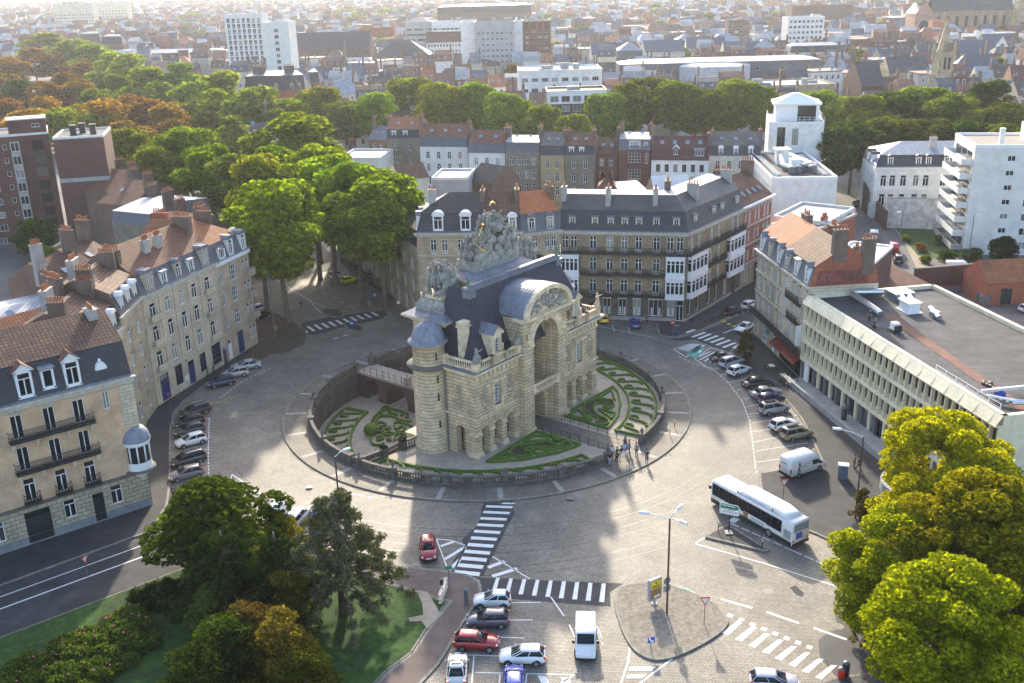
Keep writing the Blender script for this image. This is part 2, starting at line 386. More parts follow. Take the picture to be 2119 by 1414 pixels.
slab('left_pavement',[(-260,1300),(0,1215),(316,1100),(348,1045),(354,1000),(355,890),(362,855),(382,832),(430,795),(480,769),(537,747),(562,734),(591,731),(629,714),(636,697),(632,685),(606,665),(575,651),(545,640),(505,640),(320,800),(270,1000),(0,1120),(-260,1180)],.13,M['asphalt_dark'])
slab('leafy_pavement',[(537,747.6),(562,734.6),(591,731.6),(628,714.5),(634.6,697),(631,686),(605,666),(575,652),(545,641),(530,660),(540,712),(500,742)],.146,plain('leaf_litter_asphalt',(.085,.055,.04),.9,.5,3.),kerb=False)
slab('boulevard_pavement',[(700,545),(760,590),(810,622),(845,648),(850,655),(905,640),(905,480),(640,480)],.13,M['asphalt_dark'])
slab('corner_pavement',[(1205,646),(1260,655),(1300,662),(1328,664),(1358,672),(1363,694),(1385,699),(1402,698),(1442,688),(1482,671),(1525,650),(1590,612),(1590,560),(1420,600),(1205,600)],.13,M['asphalt'])
sheet('side_street',[(1363,697),(1385,701),(1404,700),(1444,690),(1484,673),(1527,652),(1592,614),(1640,560),(1640,640),(1562,692),(1531,712),(1508,728),(1475,718),(1440,704),(1400,706)],.012,M['asphalt'])
slab('right_pavement',[(1511,729),(1514,741),(1530,756),(1572,790),(1610,815),(1636,841),(1656,866),(1672,895),(1688,930),(1700,957),(1570,981),(1571,1000),(1583,1065),(1640,1088),(1688,1107),(1762,1140),(1850,1170),(2000,1120),(2119,900),(1660,700),(1560,680),(1535,706)],.13,M['asphalt_dark'])
sheet('back_street',[(1690,640),(1745,540),(1790,440),(1760,330),(1840,330),(1860,480),(1905,560),(1940,640),(2119,660),(2300,900),(2119,900),(1850,760)],.012,M['asphalt_old'])
sheet('service_yard',[(1935,612),(2060,600),(2300,640),(2400,900),(2119,830),(1990,760),(1935,700)],.018,plain('yard_asphalt',(.16,.12,.11),.9,.35,.3))
sheet('lane_pavement',[(1848,470),(1880,470),(1925,560),(1985,570),(1940,590),(1905,572),(1870,500)],.018,plain('buff_paving',(.30,.24,.17),.9,.2,1))
slab('park_path',[(820,1170),(843,1175),(919,1183),(972,1192),(993,1204),(998,1225),(982,1258),(958,1294),(932,1340),(909,1377),(876,1413),(820,1480),(700,1480),(770,1425),(800,1393),(853,1354),(883,1307),(929,1248),(820,1216),(640,1150),(640,1130)],.13,M['red_path'])
slab('lawn',[(-300,1440),(0,1322),(217,1240),(378,1179),(440,1150),(640,1152),(818,1217),(927,1249),(881,1307),(851,1354),(798,1393),(768,1425),(690,1490),(-400,1700)],.15,M['grass'],kw=.15)
sheet('worn_path',[(862,1225),(885,1228),(905,1262),(912,1275),(884,1304),(872,1288),(848,1290),(845,1282),(876,1276),(874,1252)],.168,M['gravel'])
slab('traffic_island',rounded([(1262,1222),(1330,1204),(1440,1225),(1512,1275),(1500,1312),(1380,1374),(1318,1360),(1285,1310)],3),.15,plain('island_gravel',(.23,.2,.16),.95,.4,2.5))
slab('bus_island',[(1459,1114),(1470,1104),(1507,1087),(1593,1142),(1582,1144),(1525,1130)],.18,M['asphalt_dark'])
slab('refuge_island',rounded([(660,640),(700,639),(716,653),(700,659),(672,655)],2),.13,M['soil'])
slab('crossing_refuge',rounded([(705,669),(735,668),(756,682),(745,687),(722,684)],2),.13,M['soil'])
sheet('crossing_asphalt',[(970,1190),(1000,1196),(1290,1208),(1262,1226),(1264,1256),(1180,1250),(1060,1240),(985,1230),(998,1212)],.010,M['asphalt'])
sheet('upper_crossing_asphalt',[(1000,1041),(1066,1036),(1062,1052),(1066,1062),(1050,1090),(1036,1120),(1020,1150),(1000,1193),(930,1185),(938,1160),(960,1130),(956,1117),(985,1090),(993,1075)],.010,M['asphalt'])
sheet('side_crossing_asphalt',[(620,680),(625,668),(690,655),(795,642),(800,652),(790,660),(700,680),(660,692),(640,694)],.010,M['asphalt'])
sheet('patched_asphalt',[(1726,1270),(1745,1252),(1850,1260),(1900,1330),(1800,1420),(1730,1400),(1697,1362),(1693,1325),(1712,1312),(1735,1300)],.010,M['asphalt_old'])
sheet('asphalt_patch',[(1634,1216),(1646,1212),(1664,1228),(1660,1236),(1648,1232)],.010,M['asphalt'])
slab('near_pavement',[(1680,1420),(1725,1404),(1800,1394),(1900,1380),(2119,1300),(2300,1500),(1700,1600)],.13,M['asphalt_old'])
# ---- painted markings
mk=MB();mky=MB();mkg=MB();PZ=.019
def mq(px4,mb=None,z=PZ):(mb or mk).poly([(*p,z)for p in pxs(px4)])
def mline(a,b,w=.12,mb=None,z=PZ,dash=0,gap=0):
 A,B=G(*a),G(*b);d=B-A;L=d.length;d.normalize();n=Vector((-d.y,d.x))*w/2;t=0
 while t<L:
  e=min(L,t+dash)if dash else L
  p,q=A+d*t,A+d*e
  (mb or mk).poly([(*(p-n),z),(*(q-n),z),(*(q+n),z),(*(p+n),z)])
  t=e+gap if dash else L
def mpath(pts,w=.12,**k):
 for a,b in zip(pts,pts[1:]):mline(a,b,w,**k)
def L2(a,b,t):return(a[0]+(b[0]-a[0])*t,a[1]+(b[1]-a[1])*t)
for i in range(9):
 t=i/8;mq([L2((1027,1196),(1245,1208),t),L2((1034,1196),(1253.5,1208),t),L2((1026,1225.5),(1250,1246.5),t),L2((1017,1225),(1239.5,1246),t)])
for i in range(11):
 t=i/10;u=t**1.06;a,b=L2((1007,1046),(942,1180),u),L2((1062,1048),(994,1185),u)
 h=4.4+3.4*t;mq([(a[0],a[1]),(b[0],b[1]),(b[0]-2.5,b[1]+h),(a[0]-2.5,a[1]+h)])
mq([(1042,1040.5),(1066,1041),(1064,1044),(1036,1043.5)])
for i in range(8):
 ox,oy=27.6*i,13.1*i;k=1+i*.02
 mq([(1527+ox,1285+oy),(1539+ox,1286+oy),(1507+ox,1315+oy),(1493+ox,1310+oy)])
 mq([(1507+ox*.85,1269+oy*.72),(1518+ox*.85,1273+oy*.72),(1514+ox*.85,1279+oy*.72),(1503+ox*.85,1275+oy*.72)])
for a,b in(((1492,1240),(1557,1259)),((1586,1267),(1653,1290)),((1684,1300),(1752,1324)),((1740,1256),(1790,1272))):mline(a,b,.28)
nec=[((1432,698),(1460,688)),((1445,701.5),(1471,691.5)),((1458,705.5),(1485,695)),((1470.5,709.6),(1498,699.5)),((1482.6,714.5),(1511,704)),((1496,719.8),(1522,709.6)),((1517.5,722.6),(1530.5,714.8)),((1420,690.5),(1438,684))]
for a,b in nec:mline(a,b,.55,z=PZ if a[0]<1510 and a[0]>1425 else .15)
for i in range(11):
 t=i/10;a,b=L2((622,679),(769,647),t),L2((636,689),(782,654),t);mline(a,b,.5)
for a,b,d,gp in(((536,556),(640,622),0,0),((650,597),(738,640),1.2,2.5)):mline(a,b,.15,dash=d,gap=gp)
mpath([(640,622),(664,648)],.12);mpath([(640,622),(672,636)],.12);mline((690,702),(725,692),.3,dash=1,gap=.9)
mline((0,1236),(303,1126),.15);mline((-200,1340),(0,1261),.2);mline((0,1261),(305,1149),.2)
for i in range(4):mline((302+i*9,1096+10*i),(336+i*9,1085+10*i),.5)
mpath([(433,865),(431,930),(432,1000)],.14,dash=.6,gap=.35)
for y in(872,898,936,940+24,992,1014):mline((365,y+6),(430,y-6),.1)
mpath([(560,762),(500,790),(455,825)],.12,dash=.6,gap=.4)
for a,b in(((432,838),(397,838)),((500,817),(432,838)),((470,833),(400,832)),((455,846),(437,850))):mline(a,b,.12,mky,dash=.8,gap=.3)
mpath([(1405,738),(1440,755),(1472,762),(1505,790),(1535,829),(1551,870),(1558,920),(1563,965),(1566,980)],.12,dash=.7,gap=.35)
for a,b in(((1470,766),(1500,760)),((1490,777),(1530,768)),((1507,793),(1560,780)),((1525,808),(1580,795)),((1537,826),(1600,815)),((1543,842),(1620,830)),((1549,858),(1630,846)),((1556,876),(1650,860)),((1558,894),(1660,878)),((1560,915),(1670,893)),((1563,934),(1672,917)),((1565,957),(1690,940))):mline(a,b,.1)
mpath([(1392,722),(1420,740),(1452,713),(1428,712),(1396,722)],.15)
mq([(1419,734),(1438,741),(1460,722),(1445,716)],mkg)
for k in range(6):mline((1396+8*k,722+k*1.6),(1428+6*k,712+k*.4),.3)
for k in range(6):mline((1438+10*k,742+k*3),(1470+9*k,728+k*1),.3)
mpath([(1466,763),(1438,743),(1470,720),(1500,728)],.15);mq([(1443,729),(1449,731),(1453,726),(1448,724)],z=.024)
for a in((1519,676),(1508,671),(1498,666)):mq([(a[0]-4,a[1]-1),(a[0]+3,a[1]-2),(a[0]+4,a[1]+1),(a[0]-3,a[1]+1)],mky)
mline((1497,690),(1522,680),.2);mline((1508,660),(1560,640),.12,dash=.9,gap=.9)
for a,b in(((1238,660),(1242,674)),((1267,672),(1271,686)),((1300,677),(1304,692)),((1240,676),(1360,700))):mline(a,b,.1)
for a,b in(((1056,1248),(1119,1247)),((1050,1284),(1102,1283)),((1036,1319),(1084,1321)),((965,1356),(1032,1358)),((983,1392),(1190,1397)),((981,1358),(976,1414)),((1035,1395),(1033,1414)),((1090,1396),(1088,1414))):mline(a,b,.12)
for a,b in(((1140,1236),(1167,1275)),((1178,1293),(1190,1320)),((1190,1397),(1160,1414)),((1225,1280),(1248,1335))):mline(a,b,.14)
mq([(1230,1290),(1242,1306),(1248,1336),(1238,1312)])
mpath([(903,1116),(935,1119),(963,1129),(940,1181)],.14);mpath([(903,1116),(927,1180)],.14);mline((963,1129),(940,1182),.14)
for a,b in(((912,1131),(940,1121)),((920,1158),(963,1132)),((929,1180),(952,1158))):mline(a,b,.42)
mpath([(1019,1152),(1096,1198)],.14)
for a,b in(((1010,1175),(1044,1162)),((1019,1193),(1070,1177))):mline(a,b,.5)
mpath([(1303,1342),(1300,1370),(1285,1414)],.16);mline((1392,1363),(1310,1425),.16)
for y,x0,x1 in((1384,1303,1358),(1400,1298,1338)):mq([(x0,y-4),(x1,y-4),(x1-9,y+4),(x0-2,y+4)])
mq([(1112,1398),(1130,1400),(1136,1414),(1120,1414)]);mq([(1160,1402),(1176,1402),(1182,1414),(1166,1414)])
mpath([(1440,1124),(1459,1113)],.14);mline((1440,1126),(1580,1166),.16);mline((1580,1166),(1770,1226),.16);mline((1512,1083),(1640,1140),.16,dash=1.1,gap=.25);mline((1640,1140),(1790,1206),.16,dash=1.1,gap=.25)
mq([(1506,1078),(1520,1083),(1532,1075),(1518,1071)])
mpath([(432,998),(437,1014),(452,1009)],.14);mpath([(480,982),(560,1038),(600,1055)],.2);mpath([(480,982),(476,1000),(420,1010)],.14)
for k in range(3):mline((440+k*30,1010+k*6),(478+k*30,1000+k*9),.5)
mline((700,1018),(770,1030),.2,dash=.8,gap=.5)
mq([(1383,1213),(1420,1217),(1466,1240),(1460,1246),(1400,1228)],mkg)
struct(mk,'road_markings',M['paint']);struct(mky,'yellow_markings',M['paint_y']);struct(mkg,'green_cycle_box',M['paint_g'])
mh=MB()
for x,y,r in((1590,1224,.55),(1735,1297,.5),(1355,727,.45),(1180,1033,.45),(1012,1026,.5),(1735,1240,.5),(640,1010,.4)):
 p=G(x,y);mh.lathe(p.x,p.y,[(r,.02 if y>1035 or y<900 else .16),(0,.021 if y>1035 or y<900 else .161)],12)
struct(mh,'manhole_covers',plain('cast_iron',(.13,.12,.11),.5,.3,8))
g=MB()
for r in(34.0,37.4,41.5):
 for k in range(2):ringmesh(g,r+k*1.44,r+.09+k*1.44,.0105,rad(-150),rad(75),90)
 if r>38:break
struct(g,'old_tram_track',M['iron'])
g=MB()
for a in range(0,360,15):
 a=rad(a+4);d=Vector((cos(a),sin(a)));n=Vector((-d.y,d.x))*.3
 g.poly([(*(RC+d*24.9-n),.144),(*(RC+d*27.65-n),.144),(*(RC+d*27.65+n),.144),(*(RC+d*24.9+n),.144)])
struct(g,'pavement_bands',M['granite'])
#  triumphal gate on the island
GC=Vector((-4.6,112.7));GA=atan2(.77787,.62843)
GF=Fr(GC,GA)
gate=thing('triumphal_gate','pale stone triumphal gate with slate roof, round turret and sculpted crest amid the plaza','gate',(*GC,0))
LS,LSM,LEAD,SL=M['limestone'],M['limestone_smooth'],M['lead'],M['slate_purple']
def arcpts(cx,zs,r,n=10,rz=None):
 rz=rz or r
 return[(cx-r*cos(pi*i/n),zs+rz*sin(pi*i/n))for i in range(n+1)]
def arch_wall(mb,x0,x1,z0,z1,arches,y,depth,flip=False,m=0,mi=0,n=10):
 """wall x0..x1, z0..z1 in plane y with round openings (cx, r, zspring) going down to z0; reveals run 'depth' back"""
 cuts=[x0];top=z1
 ar=sorted(arches);edges=[x0]+[v for c,r,zs in ar for v in(c-r,c+r)]+[x1]
 for i in range(0,len(edges),2):
  if edges[i+1]>edges[i]:mb.poly([(edges[i],y,z0),(edges[i+1],y,z0),(edges[i+1],y,z1),(edges[i],y,z1)],m)
 for c,r,zs in ar:
  P=arcpts(c,zs,r,n)
  for a,b in zip(P,P[1:]):
   mb.poly([(a[0],y,a[1]),(b[0],y,b[1]),(b[0],y,z1),(a[0],y,z1)],m)
   mb.poly([(a[0],y,a[1]),(a[0],y+depth,a[1]),(b[0],y+depth,b[1]),(b[0],y,b[1])],mi)
  for s,q in((-1,0),(1,1)):
   x=c+s*r;pp=[(x,y,z0),(x,y,zs),(x,y+depth,zs),(x,y+depth,z0)]
   mb.poly(pp if q else pp[::-1],mi)
def archivolt(mb,c,zs,r,w,y,proj,m=0,n=14):
 A,B=arcpts(c,zs,r,n),arcpts(c,zs,r+w,n)
 for i in range(n):
  a,b,e,d=A[i],A[i+1],B[i+1],B[i]
  mb.poly([(a[0],y-proj,a[1]),(b[0],y-proj,b[1]),(e[0],y-proj,e[1]),(d[0],y-proj,d[1])],m)
  mb.poly([(d[0],y-proj,d[1]),(e[0],y-proj,e[1]),(e[0],y,e[1]),(d[0],y,d[1])],m)
  mb.poly([(b[0],y-proj,b[1]),(a[0],y-proj,a[1]),(a[0],y,a[1]),(b[0],y,b[1])],m)
  # --- ground storey walls with arcades, upper storey with window
w=MB(GF);A1=[1.75,4.2,6.65];RR=.78
WINX=(4.2,21.8);UPW=[(x,6.1,1.25,2.9)for x in WINX]
for o in(0,17.6):
 arch_wall(w,o,o+8.4,0,5.2,[(o+a,RR,3.15)for a in A1],0,1.1)
 w.wall(o,o+8.4,5.2,11.1,UPW,0,.45)
for fr,L in((Fr(GF(0,6.5,0),GA-pi/2),6.5),(Fr(GF(26,0,0),GA+pi/2),6.5)):
 w.fr=fr;c=6.5-2.6 if fr.a<GA else 2.6
 arch_wall(w,0,L,0,5.2,[(c,RR,3.15)],0,1.0);w.wall(0,L,5.2,11.1,[],0)
w.fr=GF
w.poly([(1.1,3.2,0),(8.4,3.2,0),(8.4,3.2,5),(1.1,3.2,5)]);w.poly([(17.6,3.2,0),(24.9,3.2,0),(24.9,3.2,5),(17.6,3.2,5)])
w.build('wall',[LS],gate)
for o in(0,17.6):
 for x0,x1 in((-.15,.95),(2.55,3.4),(5.0,5.85),(7.45,8.4)):
  b=MB(GF);b.box(o+x0-.08,-.22,0,o+x1+.08,1.2,.75);b.build('pier_base',[LSM],gate);b=MB(GF);b.box(o+x0-.06,-.16,3.0,o+x1+.06,1.15,3.25);b.build('impost',[LSM],gate)
tr=MB(GF)
for o in(-.12,17.72):tr.box(o,-.2,5.2,o+8.5,.1,5.5)
tr.box(-.2,-.2,5.2,.1,6.4,5.5);tr.box(25.9,-.2,5.2,26.2,6.4,5.5)
for o,q in((-.15,8.45),(17.55,26.15)):
 tr.box(o,-.15,10.0,q,.1,10.15)
 for k in range(10):x=o+.5+k*.85;tr.box(x-.2,-.14,10.3,x+.2,.05,10.9)
 tr.box(o-.45*(o<0),-.5,11.1,q+.45*(q>20),.3,11.3);tr.box(o-.7*(o<0),-.8,11.3,q+.7*(q>20),.35,11.55)
for s in(-.85,26.0):tr.box(s,.35,11.3,s+.85,6.4,11.55)
tr.build('cornice',[M['stone_dark']if 0 else LSM],gate)
ld=MB(GF)
ld.box(-.86,-.82,11.55,8.5,3,11.62);ld.box(17.5,-.82,11.55,26.86,3,11.62)
ld.box(-.86,3,11.55,26.86,6.4,11.61);ld.build('gutter_lead',[LEAD],gate)
def balustrade_parts(fr,x0,x1,z,parent,mat,h=1.15,name='balustrade',post=True,sp=.36):
 q=MB(fr);q.box(x0,-.14,z,x1,.14,z+.2);q.box(x0,-.17,z+h-.2,x1,.17,z+h)
 n=max(1,int((x1-x0)/sp))
 for i in range(n):
  x=x0+(i+.5)*(x1-x0)/n;q.lathe(x,0,[(.06,z+.2),(.12,z+.38),(.06,z+.62),(.08,z+h-.2)],5)
 if post:q.box(x0-.3,-.26,z,x0+.3,.26,z+h+.12);q.box(x1-.3,-.26,z,x1+.3,.26,z+h+.12)
 return q.build(name,[mat],parent)
for x0,x1 in((.2,2.9),(2.9,5.6),(5.6,8.1),(17.9,20.4),(20.4,23.1),(23.1,25.8)):balustrade_parts(Fr(GF(0,-.35,0),GA),x0,x1,11.62,gate,LSM)
balustrade_parts(Fr(GF(.1,4.9,0),GA-pi/2),.2,4.9,11.62,gate,LSM);balustrade_parts(Fr(GF(25.9,0,0),GA+pi/2),.3,5.6,11.62,gate,LSM)
def win_part(fr,x,z,wd,h,parent,y=.3,grid=(2,4),mat=None):
 f=MB(fr);t=.07
 f.box(x-wd/2,y-.05,z,x-wd/2+t,y+.03,z+h);f.box(x+wd/2-t,y-.05,z,x+wd/2,y+.03,z+h)
 f.box(x-wd/2+t,y-.05,z+h-t,x+wd/2-t,y+.03,z+h);f.box(x-wd/2+t,y-.05,z,x+wd/2-t,y+.03,z+t)
 for i in range(1,grid[0]):X=x-wd/2+wd*i/grid[0];f.box(X-.03,y-.04,z+t,X+.03,y+.03,z+h-t)
 for i in range(1,grid[1]):Z=z+h*i/grid[1];f.box(x-wd/2+t,y-.035,Z-.025,x+wd/2-t,y+.025,Z+.025)
 o=f.build('window',[mat or M['white']],parent)
 p=MB(fr);p.poly([(x-wd/2,y+.04,z),(x+wd/2,y+.04,z),(x+wd/2,y+.04,z+h),(x-wd/2,y+.04,z+h)]);p.build('pane',[M['glass_dark']],o);return o
for x in WINX:
 win_part(GF,x,6.1,1.25,2.9,gate,.35,(4,6))
 s=MB(GF);s.box(x-1.0,-.25,9.05,x+1.0,.02,9.3);s.box(x-1.25,-.42,9.3,x+1.25,.02,9.5)
 for q in(-.95,.72):s.box(x+q,-.16,5.5,x+q+.23,.02,9.05)
 s.box(x-.7,-.2,5.9,x+.7,.02,6.1);s.build('window_surround',[LSM],gate)
 balustrade_parts(Fr(GF(0,-.05,0),GA),x-.65,x+.65,5.5,gate,LSM,.6,'window_balustrade',False,.2)
def medallion(fr,x,z,parent):
 q=MB(fr);rnd=random.Random(int(x*10));q.s=True
 for i in range(18):
  a=2*pi*i/18;q.ball((x+.55*cos(a),-.03,z+1.5*sin(a)),(.14,.09,.14),0,6,4)
 for i in range(16):q.ball((x+rnd.uniform(-.28,.28),-.02,z+rnd.uniform(-1.05,1.05)),(rnd.uniform(.1,.22),.12,rnd.uniform(.12,.3)),0,6,4)
 q.build('carved_medallion',[M['stone_tan']],parent)
for x in(1.75,6.65,19.35,24.25):medallion(GF,x,7.7,gate)
medallion(Fr(GF(0,6.5,0),GA-pi/2),3.9,7.7,gate)
# --- central bay
cb=MB(GF);y0=-1.0
XC=13.0
cb.wall(8.4,17.6,0,15.9,[(XC,5.4,5.2,6.9),(XC,0,5.2,3.0)],y0,.02)
def half(mb,c,zs,r0,r1,ya,yb,m=0,n=14):
 A=arcpts(c,zs,r0,n);B=arcpts(c,zs,r1,n)
 for i in range(n):mb.poly([(A[i][0],ya,A[i][1]),(A[i+1][0],ya,A[i+1][1]),(B[i+1][0],yb,B[i+1][1]),(B[i][0],yb,B[i][1])],m)
cbm=MB(GF)
zs=12.3
cb2=MB(GF)
P=arcpts(XC,zs,2.6,16)
cb.v,cb.f,cb.m,cb.sm=[],[],[],[]
for x0,x1 in((8.4,10.4),(15.6,17.6)):cb.poly([(x0,y0,0),(x1,y0,0),(x1,y0,15.9),(x0,y0,15.9)])
for a,q in zip(P,P[1:]):cb.poly([(a[0],y0,a[1]),(q[0],y0,q[1]),(q[0],y0,15.9),(a[0],y0,15.9)])
steps=[(2.6,y0),(2.6,.0),(2.35,.0),(2.35,1.0),(2.1,1.0),(2.1,3.2)]
for(ra,ya),(rb,yb)in zip(steps,steps[1:]):
 half(cb,XC,zs,ra,rb,ya,yb,0,16)
 for s in(-1,1):
  pp=[(XC+s*ra,ya,0),(XC+s*rb,yb,0),(XC+s*rb,yb,zs),(XC+s*ra,ya,zs)];cb.poly(pp if s<0 else pp[::-1])
cb.poly([(10.9,3.2,5.4),(15.1,3.2,5.4),(15.1,3.2,14.6),(10.9,3.2,14.6)])
cb.box(10.42,-.6,4.9,15.58,3.2,5.4)
arch_wall(cb,10.4,15.6,0,4.9,[(XC,1.75,2.9)],.6,12.5)
for x,a in((8.4,0),(17.6,1)):
 pp=[(x,0.05,0),(x,y0,0),(x,y0,15.9),(x,.05,15.9)];cb.poly(pp if not a else pp[::-1])
 pp=[(x,5.5,11.2),(x,.05,11.2),(x,.05,15.9),(x,5.5,15.9)];cb.poly(pp if not a else pp[::-1])
cb.box(8.2,-1.25,0,10.4,-.95,.9);cb.box(15.6,-1.25,0,17.8,-.95,.9)
cb.build('central_bay',[LS],gate)
av=MB(GF);archivolt(av,XC,zs,2.6,1.25,y0,.07,0,18);av.box(12.6,-1.25,14.8,13.4,-.95,16.0)
av.box(8.2,-1.2,11.95,10.4,-.95,12.3);av.box(15.6,-1.2,11.95,17.8,-.95,12.3)
av.box(8.0,-1.45,15.5,18.0,.0,15.75);av.box(7.7,-1.8,15.75,18.3,.3,16.1)
n=18;R=4.95;zc=16.1;rz=3.35
A,B=arcpts(XC,zc,R-.7,n,rz-.55),arcpts(XC,zc,R,n,rz)
for i in range(n):
 for ya,yb in((-1.75,-1.2),):
  a,q,e,d=A[i],A[i+1],B[i+1],B[i]
  av.poly([(a[0],ya,a[1]),(q[0],ya,q[1]),(e[0],ya,e[1]),(d[0],ya,d[1])])
  av.poly([(d[0],ya,d[1]),(e[0],ya,e[1]),(e[0],yb,e[1]),(d[0],yb,d[1])])
  av.poly([(q[0],ya,q[1]),(a[0],ya,a[1]),(a[0],yb,a[1]),(q[0],yb,q[1])])
av.poly([(p[0],-1.2,p[1])for p in A][::-1]);av.build('arched_pediment',[LSM],gate)
rel=MB(GF);rel.s=True;rnd=random.Random(3)
for i in range(75):
 t=rnd.uniform(.08,.92);k=rnd.uniform(.0,.95);x=XC-(R-1.2)*cos(pi*t);z=zc+.3+(rz-1.0)*sin(pi*t)*k
 rel.ball((x,-1.25,z),(rnd.uniform(.15,.38),.25,rnd.uniform(.15,.42)),0,6,4)
rel.ball((XC,-1.35,zc+1.3),(.6,.3,.8),0,10,6);rel.build('pediment_relief',[M['stone_weathered']],gate)
lv=MB(GF);lv.s=True
for ya,yb,k in((-1.3,1.0,1.0),(1.0,4.4,.96)):
 C2=arcpts(XC,zc,R*k,22,rz*k)
 for i in range(22):lv.poly([(C2[i][0],ya,C2[i][1]),(C2[i+1][0],ya,C2[i+1][1]),(C2[i+1][0],yb,C2[i+1][1]),(C2[i][0],yb,C2[i][1])])
C2=arcpts(XC,zc,R,22,rz);C3=arcpts(XC,zc,R*.96,22,rz*.96)
for i in range(22):lv.poly([(C2[i][0],1.0,C2[i][1]),(C2[i+1][0],1.0,C2[i+1][1]),(C3[i+1][0],1.0,C3[i+1][1]),(C3[i][0],1.0,C3[i][1])])
for i in range(1,12):
 y=-1.2+i*.48
 k=1.004 if y<1 else .964;q=arcpts(XC,zc,R*k,22,rz*k);lv.tube([(p[0],y,p[1])for p in q],.035,4,0,False)
lv.build('barrel_roof',[plain('lead_plain',(.19,.205,.25),.55,.3,.9,metal=.15)],gate)
balustrade_parts(Fr(GF(0,-.75,0),GA),10.5,15.5,5.4,gate,LSM,1.1)
iw=MB(GF)
win_part(GF,XC,5.5,1.5,3.2,gate,3.0,(2,4),M['blue_door']);win_part(GF,XC,9.4,1.5,1.3,gate,3.0,(2,2),M['grey_paint'])
iw.box(11.6,2.9,8.75,14.4,3.25,9.1);iw.box(11.6,2.9,10.8,14.4,3.25,11.1);iw.build('inner_cornice',[LSM],gate)
# --- steep slate roof
rf=MB(GF);e0,e1,ez=.9,25.1,11.6;r0,r1,ry,rz_=4.2,22.3,4.0,20.0
F=[(e0,.75,ez),(e1,.75,ez),(r1,ry,rz_),(r0,ry,rz_)]
rf.poly(F);rf.poly([(e0,7.4,ez),(e0,.75,ez),(r0,ry,rz_),(r0-.3,7.4,rz_)][:3]+[(r0,7.4,rz_)])
rf.poly([(e1,.75,ez),(e1,7.4,ez),(r1,7.4,rz_),(r1,ry,rz_)]);rf.build('slate_roof',[SL],gate)
rg=MB(GF);rg.box(r0-.35,ry-.3,rz_-.15,r1+.35,ry+.9,rz_+.3);rg.box(r0+.5,ry-.1,rz_+.3,r1-.5,ry+.5,rz_+.55)
for x in(r0,r1):
 rg.box(x-.6,ry-.55,rz_-.9,x+.6,ry+.6,rz_-.1)
rg.build('ridge_lead',[LEAD],gate)
for x in(r0,r1):
 f=MB(GF);f.lathe(x,ry,[(.2,rz_+.3),(.28,rz_+.6),(.1,rz_+.9),(.22,rz_+1.4),(.08,rz_+1.8),(.12,rz_+2.1),(0,rz_+2.5)],8);f.build('finial',[M['verdigris']],gate)
for x in(4.6,21.4):
 d=MB(GF);d.box(x-.8,.1,11.62,x-.5,2.6,15.0);d.box(x+.5,.1,11.62,x+.8,2.6,15.0);d.box(x-.5,.1,14.5,x+.5,2.6,15.0);d.box(x-.5,.1,11.62,x+.5,2.6,12.6)
 d.box(x-1.05,-.15,15.0,x+1.05,2.6,15.25);d.poly([(x-1.05,-.12,15.25),(x+1.05,-.12,15.25),(x,-.12,16.15)])
 for q in(-1,1):d.box(x+q*1.0-.22,.0,11.62,x+q*1.0+.22,.6,12.9);d.box(x+q*.95-.15,.0,12.9,x+q*.95+.15,.5,13.6)
 o=d.build('dormer',[LSM],gate)
 l=MB(GF)
 for s in(-1,1):
  pp=[(x+s*1.2,-.3,15.2),(x+s*1.2,3.8,15.2),(x,3.8,16.25),(x,-.3,16.25)];l.poly(pp if s>0 else pp[::-1])
 l.build('dormer_roof',[LEAD],o);win_part(GF,x,12.6,1.0,1.9,o,.4,(2,5))
ch=MB(GF);ch.box(1.2,2.6,11.6,2.4,3.5,16.2);ch.box(1.05,2.45,16.2,2.55,3.65,16.45);ch.box(1.1,2.5,16.6,2.5,3.6,16.9);ch.box(1.25,2.6,16.45,2.35,3.5,16.6)
ch.build('chimney',[LSM],gate)
